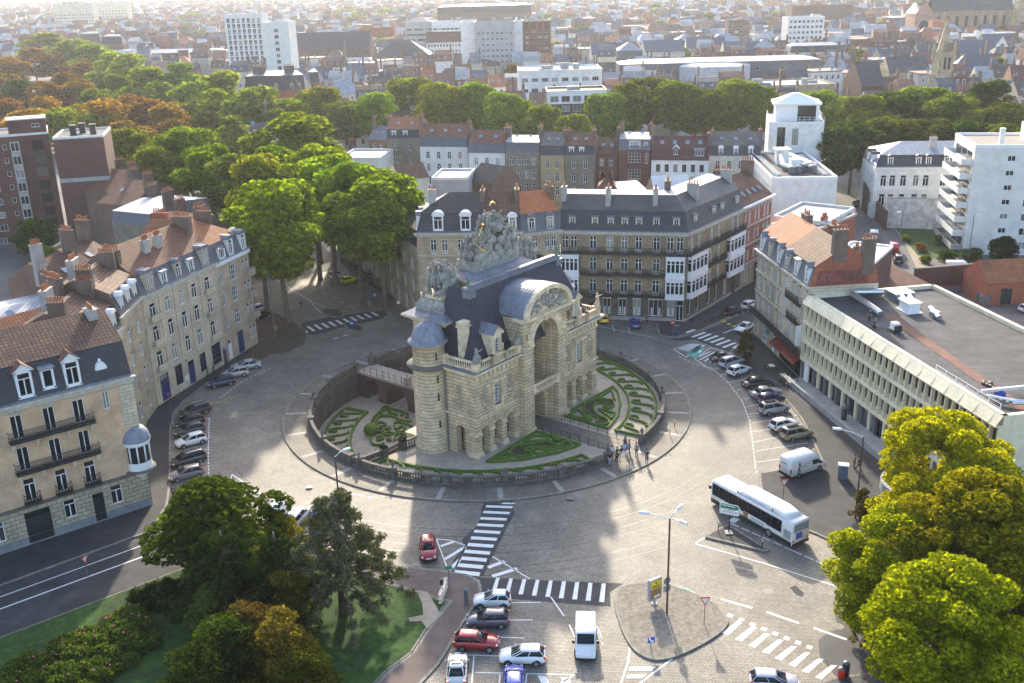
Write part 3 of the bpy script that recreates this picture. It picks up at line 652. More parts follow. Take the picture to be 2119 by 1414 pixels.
# --- round stair turrets
for tx in(-.45,26.45):
 q=MB(GF);q.s=True;ty=6.9
 q.lathe(tx,ty,[(2.3,-.1),(2.3,.9),(2.12,1.0),(2.1,11.1)],28);q.lathe(tx,ty,[(1.98,11.6),(1.98,13.9),(2.2,14.0),(2.35,14.2),(2.35,14.35)],28)
 t=q.build('stair_turret',[LS],gate)
 q=MB(GF);q.s=True;q.lathe(tx,ty,[(2.15,11.0),(2.75,11.3),(2.8,11.5),(1.9,11.62)],28);q.build('turret_cornice',[M['stone_dark']],t)
 q=MB(GF);q.s=True;q.lathe(tx,ty,[(2.5,14.3),(2.5,14.45),(2.05,14.6),(1.98,15.0),(1.8,15.6),(1.45,16.15),(.9,16.6),(.3,16.8),(0,16.82)],28)
 for i in range(14):
  a=2*pi*i/14;q.tube([(tx+r*cos(a),ty+r*sin(a),z+.01)for r,z in((2.05,14.6),(1.98,15.0),(1.8,15.6),(1.45,16.15),(.9,16.6),(.3,16.8))],.035,4,0,False)
 q.build('dome',[plain('dome_lead',(.2,.215,.265),.55,.3,1.2,metal=.15)if tx<0 else bpy.data.materials['dome_lead']],t)
 q=MB(GF);q.s=True;q.lathe(tx,ty,[(.3,16.75),(.42,16.95),(.25,17.1),(.45,17.35),(.2,17.6),(0,17.7)],10);q.build('finial',[M['stone_weathered']],t)
 for z,aa in((12.3,-.9),(9.4,-.9),(7.0,-.9),(3.4,-.9)):
  q=MB(GF);R_=2.12 if z<11 else 2.0
  for k in(0,):
   a=-pi/2-.35 if tx<0 else-pi/2+.3
   cx,cy=tx+R_*cos(a),ty+R_*sin(a);d=(-sin(a)*.12,cos(a)*.12)
   q.poly([(cx-d[0],cy-d[1],z),(cx+d[0],cy+d[1],z),(cx+d[0],cy+d[1],z+1.0),(cx-d[0],cy-d[1],z+1.0)])
  q.build('slit_window',[M['black_trim']],t)
dp=MB(GF);dp.cyl(-.15,4.6,0,11,.08,None,6);dp.build('drain_pipe',[M['lead']],gate)
# --- the massive rear arch: pylons, cornices and attic
pb=MB(GF)
for x0,x1 in((2.3,8.6),(17.4,23.7)):pb.box(x0,6.6,-4,x1,12,15.4)
arch_wall(pb,8.6,17.4,-4,15.4,[(XC,2.2,5)],12,-.5);pb.box(8.6,6.61,5.5,17.4,11.5,15.4)
pb.box(7.9,6.4,15.4,18.1,10.2,19.4);pb.build('rear_arch',[LS],gate)
pc=MB(GF)
for x0,x1 in((2.1,7.6),(18.4,23.9)):
 pc.box(x0-.1,6.3,15.4,x1+.1,12.2,15.7);pc.box(x0-.5,5.9,15.7,x1+.3,12.6,15.95);pc.box(x0-.9,5.5,15.95,x1+.6,13.,16.2)
pc.box(7.6,6.1,19.4,18.4,10.5,19.7);pc.box(7.2,5.8,19.7,18.8,10.8,20.0);pc.box(6.8,5.5,20.0,19.2,11.1,20.2)
pc.build('rear_cornice',[LSM],gate)
pl=MB(GF)
for x0,x1 in((2.1,7.6),(18.4,23.9)):
 pl.loft([[(x0-.95,5.45,16.2),(x1+.65,5.45,16.2),(x1+.65,13.05,16.2),(x0-.95,13.05,16.2)],[(x0+.6,6.9,16.75),(x1-.3,6.9,16.75),(x1-.3,12,16.75),(x0+.6,12,16.75)]])
pl.loft([[(6.75,5.45,20.2),(19.25,5.45,20.2),(19.25,11.15,20.2),(6.75,11.15,20.2)],[(8.4,6.5,20.75),(17.6,6.5,20.75),(17.6,10.2,20.75),(8.4,10.2,20.75)]])
pl.build('cornice_lead',[LEAD],gate)
pp=MB(GF)
for x0,x1 in((2.7,7.3),(18.7,23.3)):
 pp.loft([[(x0,7.1,16.7),(x1,7.1,16.7),(x1,11.8,16.7),(x0,11.8,16.7)],[(x0,7.1,17.3),(x1,7.1,17.3),(x1,11.8,17.3),(x0,11.8,17.3)],[(x0+.8,7.9,18.3),(x1-.3,7.9,18.3),(x1-.3,11.2,18.3),(x0+.8,11.2,18.3)]])
pp.box(8.8,6.7,20.7,17.6,10,22.0);pp.loft([[(10.8,6.8,22.0),(17.0,6.8,22.0),(17.0,9.8,22.0),(10.8,9.8,22.0)],[(11.2,7.2,22.8),(16.6,7.2,22.8),(16.6,9.5,22.8),(11.2,9.5,22.8)],[(11.4,7.1,23.9),(16.4,7.1,23.9),(16.4,9.5,23.9),(11.4,9.5,23.9)]])
pp.build('sculpture_plinth',[M['stone_weathered']],gate)
for x0,x1 in((3.2,7.1),(18.9,22.8)):
 q=MB(GF);q.box(x0,7.7,18.3,x1,11.3,18.75);q.build('plinth_slab',[LSM],gate)
 # --- sculpture: figures built from torso, head, limbs and drapery, heaped with shields, banners and spears
def figure(q,x,y,z,h,lean=(0,0),seat=False,rnd=random):
 k=h/1.8;lx,ly=lean;s=lambda t:(x+lx*t,y+ly*t)
 if seat:
  q.loft([[(x+r*cos(2*pi*i/8),y+r*.8*sin(2*pi*i/8),z+zz*k)for i in range(8)]for r,zz in((.62*k,0),(.5*k,.4),(.38*k,.75))])
 else:
  q.loft([[(s(zz)[0]+r*cos(2*pi*i/8+.3),s(zz)[1]+r*sin(2*pi*i/8+.3),z+zz*k)for i in range(8)]for r,zz in((.42*k,0),(.3*k,.5),(.2*k,1.0))])
 b0=.75 if seat else 1.0
 q.loft([[(s(zz)[0]+rx*cos(2*pi*i/8),s(zz)[1]+rx*.7*sin(2*pi*i/8),z+zz*k)for i in range(8)]for rx,zz in((.2*k,b0),(.25*k,b0+.35),(.1*k,b0+.55))])
 hx,hy=s(b0+.68);q.ball((hx,hy,z+(b0+.68)*k),(.12*k,.13*k,.15*k),0,8,6);q.ball((hx,hy+.03,z+(b0+.75)*k),(.14*k,.14*k,.11*k),0,7,4)
 for sgn in(-1,1):
  a=rnd.uniform(-.3,.9);ax,ay=s(b0+.45);e=(ax+sgn*.42*k,ay-.15*k,z+(b0+.3+a*.3)*k)
  q.tube([(ax+sgn*.2*k,ay,z+(b0+.45)*k),e,(e[0]+sgn*.15*k,e[1]-.2*k,e[2]+a*.35*k)],[.09*k,.07*k,.05*k],6)
 for i in range(5):
  t=rnd.uniform(0,2*pi);q.tube([(x+.18*k*cos(t),y+.18*k*sin(t),z+.9*k),(x+.36*k*cos(t),y+.33*k*sin(t),z+.4*k),(x+.44*k*cos(t+.2),y+.44*k*sin(t+.2),z)],[.07*k,.09*k,.05*k],5)
def trophy(x0,x1,y0,y1,z0,peak,seed,parent,name,sc=1.,cx=None):
 rnd=random.Random(seed);q=MB(GF);q.s=True;cx=(x0+x1)/2 if cx is None else cx
 hx=(x1-x0)/2
 prof=lambda x:max(.15,1-(abs(x-cx)/hx)**1.15)
 for i in range(int(130*sc)):
  x=rnd.uniform(x0,x1);y=rnd.uniform(y0,y1);t=rnd.random();z=z0+(peak-z0)*prof(x)*t*.85
  q.ball((x,y,z),(rnd.uniform(.12,.36),rnd.uniform(.12,.34),rnd.uniform(.2,.6)),0,6,4)
 for i in range(int(20*sc)):
  x=rnd.uniform(x0+.3,x1-.3);y=rnd.uniform(y0+.2,y1-.2);zb=z0+(peak-z0)*prof(x)*.55
  figure(q,x,y,zb,rnd.uniform(1.6,2.4),(rnd.uniform(-.15,.15),rnd.uniform(-.1,.1)),rnd.random()<.5,rnd)
 for i in range(int(26*sc)):
  x=rnd.uniform(x0+.3,x1-.3);y=rnd.uniform(y0,y1);zb=z0+(peak-z0)*prof(x)*rnd.uniform(.3,.7);a=rnd.gauss((x-cx)/hx*.8,.3);L=rnd.uniform(1.,2.2)
  q.tube([(x,y,zb),(x+L*sin(a),y+rnd.uniform(-.2,.2),zb+L*cos(a))],[.07,.05],5)
  if rnd.random()<.5:
   ex,ez_=x+L*sin(a),zb+L*cos(a)
   q.loft([[(ex+u*cos(a)-.1*v,y+.12*sin(v*3+u*4)+s_,ez_-v-u*sin(a))for u in(0,.3,.6)]+[(ex+u*cos(a)-.1*v,y+.12*sin(v*3+u*4)+s_+.08,ez_-v-u*sin(a))for u in(.6,.3,0)]for v,s_ in((0,0),(.4,.03),(.8,-.02))])
 for i in range(int(8*sc)):
  x=rnd.uniform(x0+.5,x1-.5);z=z0+(peak-z0)*prof(x)*rnd.uniform(.2,.6);q.ball((x,y0-.05,z),(rnd.uniform(.4,.7),.16,rnd.uniform(.5,.8)),0,10,6)
 return q.build(name,[M['stone_weathered']],parent)
trophy(3.0,7.3,8.0,10.8,18.7,22.6,11,gate,'trophy_sculpture',1.);trophy(18.7,23,8.0,10.8,18.7,22.6,12,gate,'trophy_sculpture',1.)
big=trophy(9.0,17.8,6.9,9.8,21.9,28.2,5,gate,'crest_sculpture',2.4,13.9)
q=MB(GF);q.s=True;figure(q,13.9,7.6,25.2,2.8,(0,0),True,random.Random(2));q.ball((13.9,8.2,25.6),(1.1,.4,1.3),0,14,8);q.build('seated_figure',[M['stone_weathered']],big)
for pts in(((8.6,6.9,24.6),(10.2,6.6,23.3)),((9.9,6.9,25.2),(10.3,6.7,26.6))):
 q=MB(GF);a,b_=Vector(pts[0]),Vector(pts[1]);q.tube([a,lerp(a,b_,.75),b_,lerp(a,b_,1.06)],[.05,.07,.18,.24],8);q.build('gilded_trumpet',[M['gold']],big)
q=MB(GF);q.tube([(13.7+.5*cos(t),7.8,28.4+.35*sin(t))for t in[i*.35 for i in range(10)]],.1,6);q.build('gilded_crown',[M['gold']],big)
for x,y,z in((.2,-.35,12.8),(8.1,-.35,12.8),(17.9,-.35,12.8),(25.8,-.35,12.8),(9.2,-1.2,12.3),(16.8,-1.2,12.3)):
 q=MB(GF);q.s=True
 rr=random.Random(int(x*7));figure(q,x,y,z,2.1 if x not in(9.2,16.8)else 1.5,(rr.uniform(-.1,.1),0),x in(.2,8.1),rr)
 for i in range(6):q.ball((x+rr.uniform(-.35,.35),y+rr.uniform(-.2,.2),z+rr.uniform(0,.7)),rr.uniform(.15,.3),0,6,4)
 q.build('statue',[M['stone_weathered']if x<9 else LSM],gate)
q=MB(GF);q.box(-.3,9.2,-.1,2.35,11.8,.6);q.box(-.5,9.1,.6,2.4,11.9,.8);q.build('corner_plinth',[LSM],gate)
#  moat, terrace, bridge and balustrades of the island
a_stair=ang(745,968);a_far=rad(64)
A_path=(ang(1277,968),ang(1337,922));A_br=(ang(762,754),ang(726,768))
if A_br[1]<A_br[0]:A_br=(A_br[0],A_br[1]+2*pi)
MZ=-4.0
g=MB();rr=RB-.3
arc=[pol(rr,a_stair+(a_far-a_stair)*i/60)for i in range(61)]
q=[GF(26.1,12,0)[:2],GF(.2,12,0)[:2],GF(-.3,8.9,0)[:2]]
g.poly([(x,y,.1)for x,y in arc+q]);struct(g,'terrace',M['gravel'])
g=MB();a2=a_stair+2*pi
arc2=[pol(rr,a_far+(a2-a_far)*i/60)for i in range(61)]
g.poly([(x,y,MZ)for x,y in arc2+q[::-1]]);struct(g,'moat_floor',M['gravel'])
g=MB()
for a,b in zip(arc2,arc2[1:]):g.poly([(*b,MZ),(*a,MZ),(*a,.14),(*b,.14)])
for a,b in((arc2[-1],q[2]),(q[0],arc2[0])):g.poly([(*a,MZ),(*b,MZ),(*b,.1),(*a,.1)]);g.poly([(*b,MZ),(*a,MZ),(*a,.1),(*b,.1)])
w=g.build('moat_wall',[M['moat_wall']]);w['label']='dark stained retaining wall curving round the sunken garden';w['category']='wall'
def ring_balustrade(a0,a1,label,plain_from=None):
 t=thing('stone_balustrade',label,'balustrade',(*pol(RB-.2,(a0+a1)/2),.14))
 n=max(8,int((a1-a0)*24));z=.14;base=MB();bal=MB()
 for i in range(n):
  p0,p1=a0+(a1-a0)*i/n,a0+(a1-a0)*(i+1)/n
  for r0,r1,z0,z1 in((RB-.42,RB,z-.2,z+.3),(RB-.42,RB+.02,z+1.0,z+1.2)):
   c=[pol(r0,p0),pol(r1,p0),pol(r1,p1),pol(r0,p1)]
   base.add([(*k,z0)for k in c]+[(*k,z1)for k in c],[(4,5,6,7),(1,2,6,5),(3,0,4,7),(0,3,2,1)])
  for j in(.17,.5,.83):
   x,y=pol(RB-.21,lerp(p0,p1,j));bal.lathe(x,y,[(.09,z+.3),(.15,z+.5),(.07,z+.75),(.12,z+1.0)],6)
 base.build('rail',[M['stone_dark']],t);bal.build('balusters',[M['stone_dark']],t)
 m=max(2,round((a1-a0)*RB/7.2))
 for i in range(m+1):
  a=a0+(a1-a0)*i/m;f=Fr(pol(RB-.21,a),a);q=MB(f);q.box(-.35,-.35,z-.1,.35,.35,z+1.25);q.box(-.42,-.42,z+1.25,.42,.42,z+1.38)
  if i%2==0 or i==m:q.lathe(0,0,[(.15,z+1.38),(.1,z+1.5),(.24,z+1.75),(.2,z+1.95),(.05,z+2.05),(.08,z+2.15),(0,z+2.25)],8)
  q.build('post',[M['stone_dark']],t)
 return t
ring_balustrade(A_path[1],A_br[0],'dark stone balustrade curving round the right and rear of the island')
ring_balustrade(A_br[1]-2*pi if A_br[1]>pi else A_br[1],A_path[0]if A_path[0]>(A_br[1]-2*pi if A_br[1]>pi else A_br[1])else A_path[0]+2*pi,'dark stone balustrade curving round the left and front of the island')
def straight_balustrade(P0,P1,z0,z1,label):
 P0,P1=Vector(P0),Vector(P1);L=(P1-P0).length;f=fr2(P0,P1);t=thing('stair_balustrade',label,'balustrade',(*P0,z0));q=MB(f);b=MB(f)
 for za,zb,d in((-.1,.3,.2),(1.0,1.2,.22)):
  q.add([(0,-d,z0+za),(L,-d,z1+za),(L,d,z1+za),(0,d,z0+za),(0,-d,z0+zb),(L,-d,z1+zb),(L,d,z1+zb),(0,d,z0+zb)],[(0,1,5,4),(1,2,6,5),(2,3,7,6),(3,0,4,7),(4,5,6,7),(0,3,2,1)])
 n=max(2,int(L/.38))
 for i in range(n):u=(i+.5)/n;z=lerp(z0,z1,u);b.lathe(u*L,0,[(.09,z+.3),(.15,z+.5),(.07,z+.75),(.12,z+1.0)],5)
 q.build('rail',[M['stone_dark']],t);b.build('balusters',[M['stone_dark']],t)
 for x,z in((0,z0),(L,z1)):
  p=MB(f);p.box(x-.36,-.36,z-.15,x+.36,.36,z+1.3);p.box(x-.42,-.42,z+1.3,x+.42,.42,z+1.42);p.lathe(x,0,[(.14,z+1.42),(.1,z+1.55),(.22,z+1.75),(.05,z+2.),(0,z+2.15)],8);p.build('post',[M['stone_dark']],t)
sA,sB=Vector(q[2]),Vector(arc2[-1]);d_=(sB-sA).normalized();nrm=Vector((-d_.y,d_.x))
if nrm.dot(Vector((-1,0)))<0:nrm=-nrm
pA,pB=lerp(sA,sB,.33),lerp(sA,sB,.62)
straight_balustrade(sA,pA,.1,.1,'short dark balustrade beside the round turret at the stair head')
straight_balustrade(pB,sB,.1,.1,'short dark balustrade between the stair head and the outer ring')
s0=pB+nrm*.2
st=thing('garden_stair','stone stair going down from the terrace to the sunken garden','stairs',(*pB,MZ));q2=MB(fr2(pA+nrm*.0,pB+nrm*.0))
Lw=(pB-pA).length
sgn=1 if nrm.dot(Vector((-sin(q2 .fr.a),cos(q2 .fr.a))))>0 else-1
for i in range(14):
 y0_,y1_=sorted((sgn*i*.42,sgn*(i+1)*.42));q2 .box(.3,y0_,MZ,Lw-.3,y1_,.1-(i+1)*.28)
q2 .build('steps',[M['granite']],st)
straight_balustrade(pA,pA+nrm*6.,.1,MZ+.1,'sloping balustrade on the gate side of the garden stair');straight_balustrade(pB,pB+nrm*6.,.1,MZ+.1,'sloping balustrade on the outer side of the garden stair')
br=thing('arched_bridge','narrow brick and stone bridge crossing the sunken garden behind the gate','bridge',(*GF(13.6,24,0)[:2],MZ))
n0=12.0;n1=35.2;fb=Fr(GF(12.0,n0,0),GA+pi/2)
LB=n1-n0;bm=MB(fb);cs=[3.2,8.6,14.0,19.2];rB=2.0
for y in(-.35,-3.65):
 q=MB(fb)
cut=[(c,rB if c<18 else 1.2,-2.9+.0)for c in cs]
arch_wall(bm,0,LB,MZ,-.25,[(c,r,-2.9 if r>1.5 else-2.0)for c,r,z in cut],-3.6,3.4)
bm2=MB(Fr(fb(LB,-.2,0),fb.a+pi));arch_wall(bm2,0,LB,MZ,-.25,[(LB-c,r,-2.9 if r>1.5 else-2.0)for c,r,z in cut],0,.02)
bm.v+=bm2 .v;k_=len(bm.v)-len(bm2 .v);bm.f+=[[k_+i for i in f]for f in bm2 .f];bm.m+=bm2 .m;bm.sm+=bm2 .sm
bm.build('bridge_wall',[brick('bridge_brick',(.14,.075,.06),(.10,.06,.05),.4)],br)
q=MB(fb)
for c,r,z in cut:archivolt(q,c,-2.9 if r>1.5 else-2.0,r,.35,-3.6,.06);q.box(c-r-.4,-3.66,MZ,c-r,-3.55,-2.9);q.box(c+r,-3.66,MZ,c+r+.4,-3.55,-2.9)
q.build('arch_ring',[M['stone_weathered']],br)
q=MB(fb);q.box(0,-3.8,-.25,LB,0.,.12);q.build('deck',[M['gravel']],br)
for y in(-3.65,-.15):
 q=MB(fb);nb=18
 for i in range(nb+1):x=i*LB/nb;q.box(x-.03,y-.03,.12,x+.03,y+.03,1.25);q.ball((x,y,1.3),.07,0,6,4)
 for z in(.5,1.1):q.tube([(0,y,z),(LB,y,z)],.025,4)
 q.build('iron_railing',[M['iron']],br)
 q=MB(fb);q.box(LB*.5-.4,y-.4,.1,LB*.5+.4,y+.4,1.5);q.lathe(LB*.5,y,[(.3,1.5),(.15,1.6),(.3,1.9),(0,2.2)],8);q.build('stone_pier',[M['stone_weathered']],br)
q=MB(GF);q.poly([(11.2,3,.115),(11.2,-13.2,.115),(14.8,-13.2,.115),(14.8,3,.115)][::-1]);q.poly([(10.9,-13.2,.115),(15.1,-13.2,.115),(15.4,-16.2,.115),(10.6,-16.2,.115)][::-1])
struct(q,'gate_path',M['sett'])
for x,lab in((10.9,'thin iron railing on the near side of the gate path'),(15.1,'thin iron railing on the far side of the gate path')):
 t=thing('iron_railing',lab,'railing',GF(x,-7,.1));q=MB(GF)
 for i in range(9):yy=-1.8-i*1.45;q.box(x-.03,yy-.03,.1,x+.03,yy+.03,1.1)
 for z in(.35,1.05):q.tube([(x,-1.8,z),(x,-13.4,z)],.025,4)
 q.build('rails',[M['iron']],t)
 #  clipped hedges of the parterres
def hedge_run(mb,pts,w=.3,h=.35,z=.1,closed=False):
 pts=[Vector(p[:2])for p in pts]
 if closed:pts=pts+[pts[0]]
 P=[];K=len(pts)
 for i,p in enumerate(pts):
  if closed:d=(pts[1]-pts[-2])if i in(0,K-1)else pts[i+1]-pts[i-1]
  else:d=pts[min(i+1,K-1)]-pts[max(i-1,0)]
  d=d.normalized()if d.length>0 else Vector((1,0));n=Vector((-d.y,d.x))*w/2
  hh=h*random.uniform(.9,1.12)
  P+=[(*(p-n),z),(*(p-n*.9),z+hh),(*(p+n*.9),z+hh),(*(p+n),z)]
 mb.add(P,[(4*i+a,4*i+4+a,4*i+5+a,4*i+1+a)for i in range(K-1)for a in range(3)]+[(0,1,2,3),(4*K-1,4*K-2,4*K-3,4*K-4)])
def spline(pts,k=5,closed=False):
 n=len(pts);o=[]
 rng=range(n if closed else n-1)
 for i in rng:
  p0,p1,p2,p3=[Vector(pts[j%n]if closed else pts[max(0,min(n-1,j))])for j in(i-1,i,i+1,i+2)]
  for t in[a/k for a in range(k)]:
   o.append(.5*((2*p1)+(p2-p0)*t+(2*p0-5*p1+4*p2-p3)*t*t+(3*p1-p0-3*p2+p3)*t**3))
 if not closed:o.append(Vector(pts[-1]))
 return o
def bed(label,runs,soils=(),z=.1,balls=(),w=.26,h=.32):
 allp=[p for r in runs for p in pxs(r[0],z)]
 t=thing('parterre_bed',label,'hedge bed',(sum(p[0]for p in allp)/len(allp),sum(p[1]for p in allp)/len(allp),z))
 for i,(pts,closed,smooth)in enumerate(runs):
  mb=MB();p=pxs(pts,z);p=spline(p,5,closed)if smooth else[lerp(Vector(p[j]),Vector(p[(j+1)%len(p)]),k/4)for j in range(len(p)if closed else len(p)-1)for k in range(4)]+([]if closed else[Vector(p[-1])])
  hedge_run(mb,p,w,h,z,closed);mb.build('hedge',[M['hedge']],t)
 for s in soils:
  mb=MB();p=spline(pxs(s,z),4,True);A=sum(p[i].x*p[(i+1)%len(p)].y-p[(i+1)%len(p)].x*p[i].y for i in range(len(p)))
  mb.poly([(*v,z+.03)for v in(p if A>0 else p[::-1])]);mb.build('soil',[M['soil']],t)
 for x,y,r in balls:
  mb=MB();mb.s=True;p=G(x,y,z);mb.ball((p.x,p.y,z+r*.7),(r,r,r*.9),0,12,8);mb.build('topiary_ball',[M['hedge']],t)
 return t
cv=lambda L,ox,oy,k:[(ox+x*k,oy+y*k)for x,y in L]
k6=lambda L:cv(L,1160,640,.22624)
S1=k6([(210,905),(235,865),(300,838),(380,833),(455,840),(487,870),(475,905),(420,915),(390,895),(415,880),(395,868),(330,870),(305,900),(310,950),(350,985),(420,1010),(442,1040),(415,1062),(350,1065),(318,1050),(350,1030),(330,1000),(270,975),(225,940)])
bed('clipped box bed with a dark soil scroll beside the far arcade of the gate',[(k6([(20,980),(480,715),(525,770),(548,880),(520,990),(430,1100)]),True,False),(k6([(340,825),(465,745),(497,840)]),True,False),(k6([(75,975),(165,928),(220,985),(205,1010),(170,1005)]),True,False),(k6([(345,920),(470,1012),(492,960),(440,945)]),True,False),(S1,True,True)],[S1],balls=[(1217,872,.6)])
k9=lambda L:cv(L,840,880,.27372)
S2=k9([(795,215),(805,180),(850,160),(940,152),(1060,130),(1150,165),(1190,150),(1180,132),(1215,132),(1248,150),(1230,172),(1150,180),(1050,172),(940,178),(900,200),(955,215),(940,235),(870,246),(815,238)])
bed('clipped box bed with dark soil scroll before the near gate arcade',[(k9([(610,285),(985,55),(1320,155),(1160,213),(900,265),(740,282)]),True,False),(k9([(890,137),(960,88),(1075,92),(1070,118),(985,128)]),True,False),(k9([(675,265),(765,220),(800,250)]),True,False),(k9([(935,182),(1140,198),(1085,212),(990,228),(975,205)]),True,False),(S2,True,True)],[S2],balls=[(1152,913,.65)])
def wave_bed(label,a0,a1,r0,r1,z,n,inward=1,rails=(1,1)):
 t=thing('parterre_bed',label,'hedge bed',(*pol((r0+r1)/2,(a0+a1)/2),z))
 for r,on in((r0,rails[0]),(r1,rails[1])):
  if on:mb=MB();hedge_run(mb,[pol(r,a0+(a1-a0)*i/50)for i in range(51)],.26,.34,z);mb.build('hedge',[M['hedge']],t)
 for a in(a0,a1):mb=MB();hedge_run(mb,[pol(lerp(r0,r1,i/5),a)for i in range(6)],.26,.34,z);mb.build('hedge',[M['hedge']],t)
 da=(a1-a0)/n;dr=r1-r0
 for i in range(n):
  c=a0+da*(i+.5);P=[]
  for u,v in((-.5,.86),(-.3,.88),(-.12,.74),(0,.56),(.08,.36),(.2,.17),(.4,.12),(.52,.24),(.46,.4),(.33,.4)):P.append(Vector(pol(r0+dr*(v if inward>0 else 1-v),c+da*u)))
  mb=MB();hedge_run(mb,spline(P,4),.24,.3,z);mb.build('scroll_hedge',[M['hedge']],t)
 return t
wave_bed('clipped box hedge with running wave scrolls along the right-hand balustrade',A_path[1]+.07,rad(58),19.6,23.3,.1,12)
wave_bed('clipped box hedge with running wave scrolls along the front balustrade',a_stair+.06,A_path[0]-.06,20.9,23.4,.1,11,-1,(1,0))
wave_bed('zigzag clipped hedge on the floor of the sunken garden below the retaining wall',rad(158),rad(206),19.2,23.0,MZ,7,-1)
k3=lambda L:cv(L,580,660,.2687)
bed('swirling clipped hedge bed on the sunken garden floor beside the bridge',[(k3([(680,865),(720,770),(805,685),(900,715),(985,742)]),False,False),(k3([(690,920),(715,975),(800,980)]),False,True),(k3([(775,740),(800,712),(850,715),(835,735),(900,745),(870,755)]),True,True),(k3([(760,840),(800,835),(810,815),(760,805),(730,835),(735,790),(770,762),(860,760),(930,790),(1010,800)]),False,True),(k3([(890,880),(950,878),(965,855),(930,840),(890,860),(880,810),(940,810),(1020,840)]),False,True),(k3([(740,880),(785,880),(790,855),(750,855)]),False,True),(k3([(810,860),(850,835),(845,858)]),True,False),(k3([(780,900),(830,880),(875,890),(830,908)]),True,False),(k3([(740,945),(790,935),(790,915),(740,922)]),False,True),(k3([(880,945),(885,910),(920,895),(970,905),(955,925),(915,915),(910,940)]),False,True),(k3([(820,940),(850,930),(850,948)]),True,False)],[],MZ,[(768,899,1.05),(832,862,.3),(842,866,.3)],.26,.36)
#  building kit
WCACHE={}
def win_mesh(w,h,st,fm):
 k=(round(w,2),round(h,2),st,fm)
 if k not in WCACHE:
  f=MB();t=.07 if w>.7 else .05;d=.06
  f.box(-w/2,-d,0,-w/2+t,d,h);f.box(w/2-t,-d,0,w/2,d,h);f.box(-w/2+t,-d,h-t,w/2-t,d,h);f.box(-w/2+t,-d,0,w/2-t,d,t*1.4)
  zt=h
  if st in('case','rail')and h>1.7:zt=h*.74;f.box(-w/2+t,-d+.01,zt-t*.6,w/2-t,d-.01,zt+t*.6)
  if st in('case','rail'):f.box(-.055,-d+.012,t,.055,d-.012,h-t if st=='rail' else zt-t*.6)
  if st=='rail':
   for i in range(7):x=-w/2+.1+(w-.2)*i/6;f.box(x-.02,-.2,.05,x+.02,-.16,.62)
   f.box(-w/2,-.22,.6,w/2,-.15,.66);f.box(-w/2,-.2,.28,w/2,-.16,.33)
  if st=='two':f.box(-.04,-d+.012,t,.04,d-.012,h-t)
  if st=='three':
   for x in(-w/6,w/6):f.box(x-.035,-d+.012,t,x+.035,d-.012,h-t)
  if st[:4]=='grid':
   nx,nz=int(st[4]),int(st[5:])
   for i in range(1,nx):x=-w/2+w*i/nx;f.box(x-.03,-d+.012,t,x+.03,d-.012,h-t)
   for i in range(1,nz):z=h*i/nz;f.box(-w/2+t,-d+.02,z-.025,w/2-t,d-.02,z+.025)
  if st=='blind':f.box(-w/2+t,-d*.5,h*.25,w/2-t,d*.6,h-t)
  if st=='door':f.box(-w/2+t,-d+.02,t,w/2-t,d,h*.8);f.box(-.02,-d-.01,t,.02,d,h*.8)
  p=MB();p.poly([(-w/2,.03,0),(w/2,.03,0),(w/2,.03,h),(-w/2,.03,h)])
  WCACHE[k]=(f.mesh('window_frame',[M[fm]]),p.mesh('window_pane',[M['glass']]))
 return WCACHE[k]
def put_win(parent,fr,x,z,w,h,st='case',y=.16,fm='white',name='window'):
 f,p=win_mesh(w,h,st,fm);P=fr(x,y,z);og=ORG[parent.name]
 o=inst(name,f,parent,(P[0]-og[0],P[1]-og[1],P[2]-og[2]),fr.a);inst('pane',p,o);return o
def grid(xs,rows):return[(x,z,w,h,st)for z,w,h,st in rows for x in xs]
def spread(n,a,b):return[a+(b-a)*(i+.5)/n for i in range(n)]
